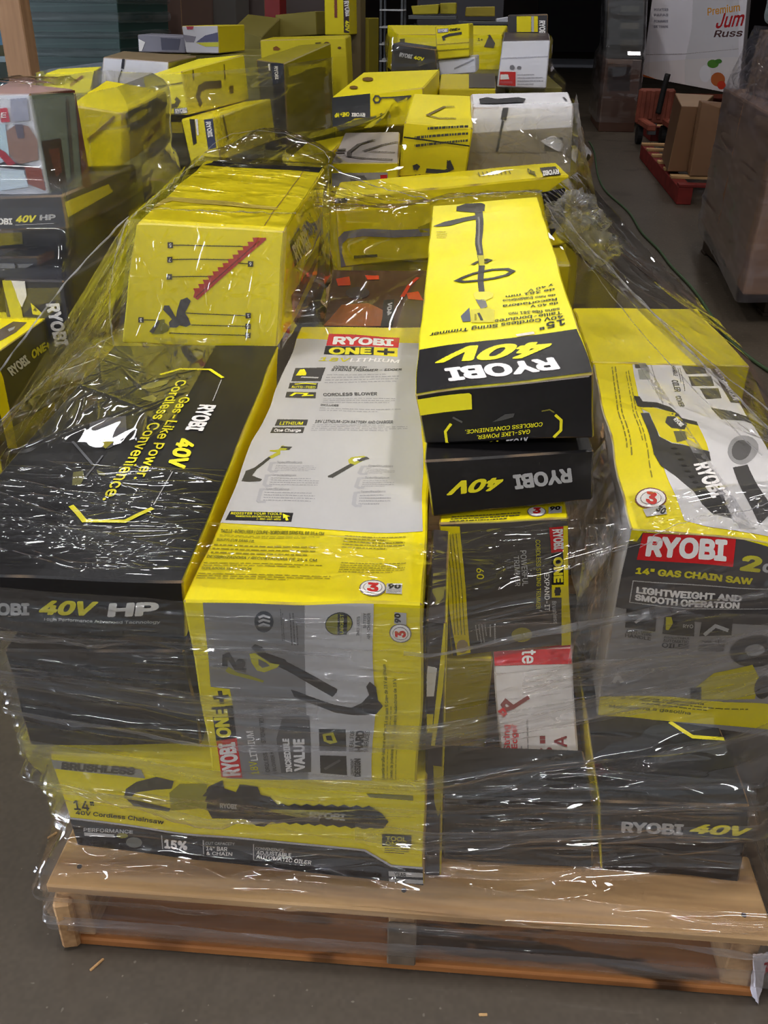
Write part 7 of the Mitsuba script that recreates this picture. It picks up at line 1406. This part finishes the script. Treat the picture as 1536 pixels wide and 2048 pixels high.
def bag(key, c, s, seed, mat, label):
    m = trimesh.creation.icosphere(4, 1.0); v = m.vertices
    v = np.sign(v) * np.abs(v) ** .6 * s; v = v + (meshkit.fbm(v * 9, 3, seed)[:, None] - .5) * .05
    m.vertices = v + c
    put(key, m, mat, True, label=label, category='bag')


scene['bag_plastic'] = principled(proc(lambda p, n, uv: mix(lin((72, 84, 84)), lin((168, 176, 176)), fbm(p.x * 12, p.y * 12, p.z * 12, 3))), .25, .6)
scene['bag_kraft'] = principled(rgb((120, 96, 76)), .6)
bag('plastic_bag', np.array([2.14, 4.05, 1.235]), np.array([.20, .3, .10]), 5, 'bag_plastic', 'pale grey-green plastic bag lying on the brown carton over the bin')

# ------------------------------------------------------------------ across the aisle: red pallets, pallet jack, post, cord
def red_pallet(key, ox, oy, w, d, rot, label, mat='red_paint'):
    R = trimesh.transformations.rotation_matrix(rot, [0, 0, 1], [ox, oy, 0])
    def add(part, m, mt):
        m.apply_transform(R); put(f'{key}__{part}', m, mt)
    n = 7
    for i in range(n):
        y0 = oy + i * (d - .1) / (n - 1)
        add(number('deck_board', i), rbox(ox, ox + w, y0, y0 + .1, .118, .138), 'pine' if i else mat)
    for i, x in enumerate((0, w / 2 - .05, w - .1)):
        add(number('stringer', i), rbox(ox + x, ox + x + .1, oy + .002, oy + d, .002, .118), mat)
    labels[key] = {'label': label, 'category': 'pallet'}


red_pallet('red_pallet', 2.09, 6.05, 1.1, 2.3, -.05, 'red painted pallet on the aisle floor carrying the standing cartons')
red_pallet('red_pallet_001', 2.52, 9.62, .25, .74, -.03, 'short red painted pallet further down the aisle, behind the pallet jack')
J = 'pallet_jack'
put(f'{J}__body', mesh_of([rbox(2.30, 2.66, 9.35, 9.42, .19, .52, .02), rbox(2.32, 2.40, 8.75, 9.35, .19, .25, .01), rbox(2.56, 2.64, 8.75, 9.35, .19, .25, .01)]), 'faded_red_paint')
for i in range(4):
    put(f'{J}__{number("slat", i)}', rbox(2.33 + i * .085, 2.37 + i * .085, 9.325, 9.345, .24, .50, .004), 'faded_red_paint')
put(f'{J}__handle', tube(spline([[2.50, 9.28, .30], [2.51, 9.26, .45], [2.52, 9.24, .58], [2.53, 9.23, .66]], 20), .028), 'black_rubber', True)
for i, x in enumerate((2.36, 2.60)):
    put(f'{J}__{number("wheel", i)}', trimesh.creation.cylinder(.09, .05, sections=20, transform=trimesh.transformations.translation_matrix([x, 9.4, .09]) @ trimesh.transformations.rotation_matrix(math.pi / 2, [0, 1, 0])), 'black_rubber')
put(f'{J}__mast', rbox(2.44, 2.52, 9.36, 9.44, .09, .25), 'steel_grey')
labels[J] = {'label': 'faded red pallet jack with a dark handle in front of the produce bin', 'category': 'pallet jack'}
put('bin_stand', mesh_of([rbox(2.78, 3.95, 9.75, 12.2, .19, .275), rbox(2.80, 2.95, 9.78, 12.1, 0, .19), rbox(3.3, 3.45, 9.78, 12.1, 0, .19), rbox(3.78, 3.93, 9.78, 12.1, 0, .19)]), 'faded_red_paint', label='reddish timber stand under the tall produce bin', category='stand')

put('wooden_post', rbox(-1.965, -1.83, 4.55, 4.68, 0, 2.6, .006), 'post_wood', label='pale square timber post standing by the teal wrapped load', category='post')
scene['post_wood'] = principled(proc(lambda p, n, uv: mix(lin((150, 112, 82)), lin((190, 150, 116)), fbm(p.x * 30, p.y * 30, p.z * 2.5, 3))), .7, .3)
cord = [[1.866, 9.418, 0.0], [1.748, 7.865, 0.0], [1.666, 6.931, 0.0], [1.656, 6.417, 0.0], [1.702, 5.633, 0.0], [1.683, 5.013, 0.0], [1.704, 4.545, 0.0], [1.701, 4.279, 0.0], [1.719, 3.795, 0.0], [1.709, 3.4, 0.0], [1.699, 3.068, 0.0], [1.728, 2.74, 0.0], [1.781, 2.523, 0.0]]
put('floor_cord', tube(spline(np.array(cord) + [0, 0, .008], 200), .0075), 'green_cord', True, label='thin green cord snaking along the aisle floor', category='cord')

# white and red cloth caught under the pallet's corner
P = sheet([.985, -.012, .100], [1.05, .0, .100], [1.045, .06, .004], [1.012, -.016, .004], 30, 30, 91, .0, .006, 20., 2., True)
put('white_cloth', grid_mesh(P), 'cloth_white', True, label='white cloth tail hanging at the pallet corner', category='cloth')
P = sheet([1.016, .01, .05], [1.07, .03, .05], [1.07, .06, .004], [1.02, .02, .004], 20, 20, 92, .0, .006, 20., 2., True)
put('red_cloth', grid_mesh(P), 'cloth_red', True, label='red cloth scrap beside the white cloth at the pallet corner', category='cloth')
# wood splinters on the floor
for i, (x, y, a, l) in enumerate(((.069, -.032, 1.0, .024), (-.088, .191, .9, .018), (.626, -.06, .1, .012))):
    m = rbox(x - l / 2, x + l / 2, y - .002, y + .002, 0, .003, .001); m.apply_transform(trimesh.transformations.rotation_matrix(a, [0, 0, 1], [x, y, 0]))
    put(number('wood_splinter', i), m, 'pine', label=['pale wood splinter on the floor before the pallet', 'tiny wood splinter on the floor beside the pallet corner', 'tiny wood chip on the floor before the middle stringer'][i], category='splinter')

# shelving far down the middle gap
R_ = 'shelf_rack'
for i, (x, y) in enumerate(((-.27, 9.0), (-.07, 9.0), (-.27, 9.5), (-.07, 9.5))):
    put(f'{R_}__{number("upright", i)}', rbox(x - .012, x + .012, y, y + .03, 0, 2.0), 'steel_grey')
for i in range(9):
    put(f'{R_}__{number("shelf", i)}', rbox(-.282, -.058, 8.99, 9.53, .16 + i * .145, .175 + i * .145), 'paint_white')
labels[R_] = {'label': 'narrow grey shelf rack far down the gap between the stacks', 'category': 'shelf rack'}
TB = 'far_table'
for i in range(2):
    put(f'{TB}__{number("table_top", i)}', rbox([.05, .47][i], [.46, .95][i], [7.95, 8.3][i], [8.7, 9.2][i], [1.12, 1.08][i], [1.15, 1.105][i]), 'steel_grey')
j = 0
for x, y in ((.08, 8.0), (.43, 8.0), (.08, 8.65), (.43, 8.65), (.92, 8.35), (.92, 9.15), (.5, 8.35), (.5, 9.15)):
    put(f'{TB}__{number("leg", j)}', rbox(x - .015, x + .015, y - .015, y + .015, 0, 1.08), 'steel_grey'); j += 1
labels[TB] = {'label': 'grey metal table carrying the distant yellow cartons', 'category': 'table'}
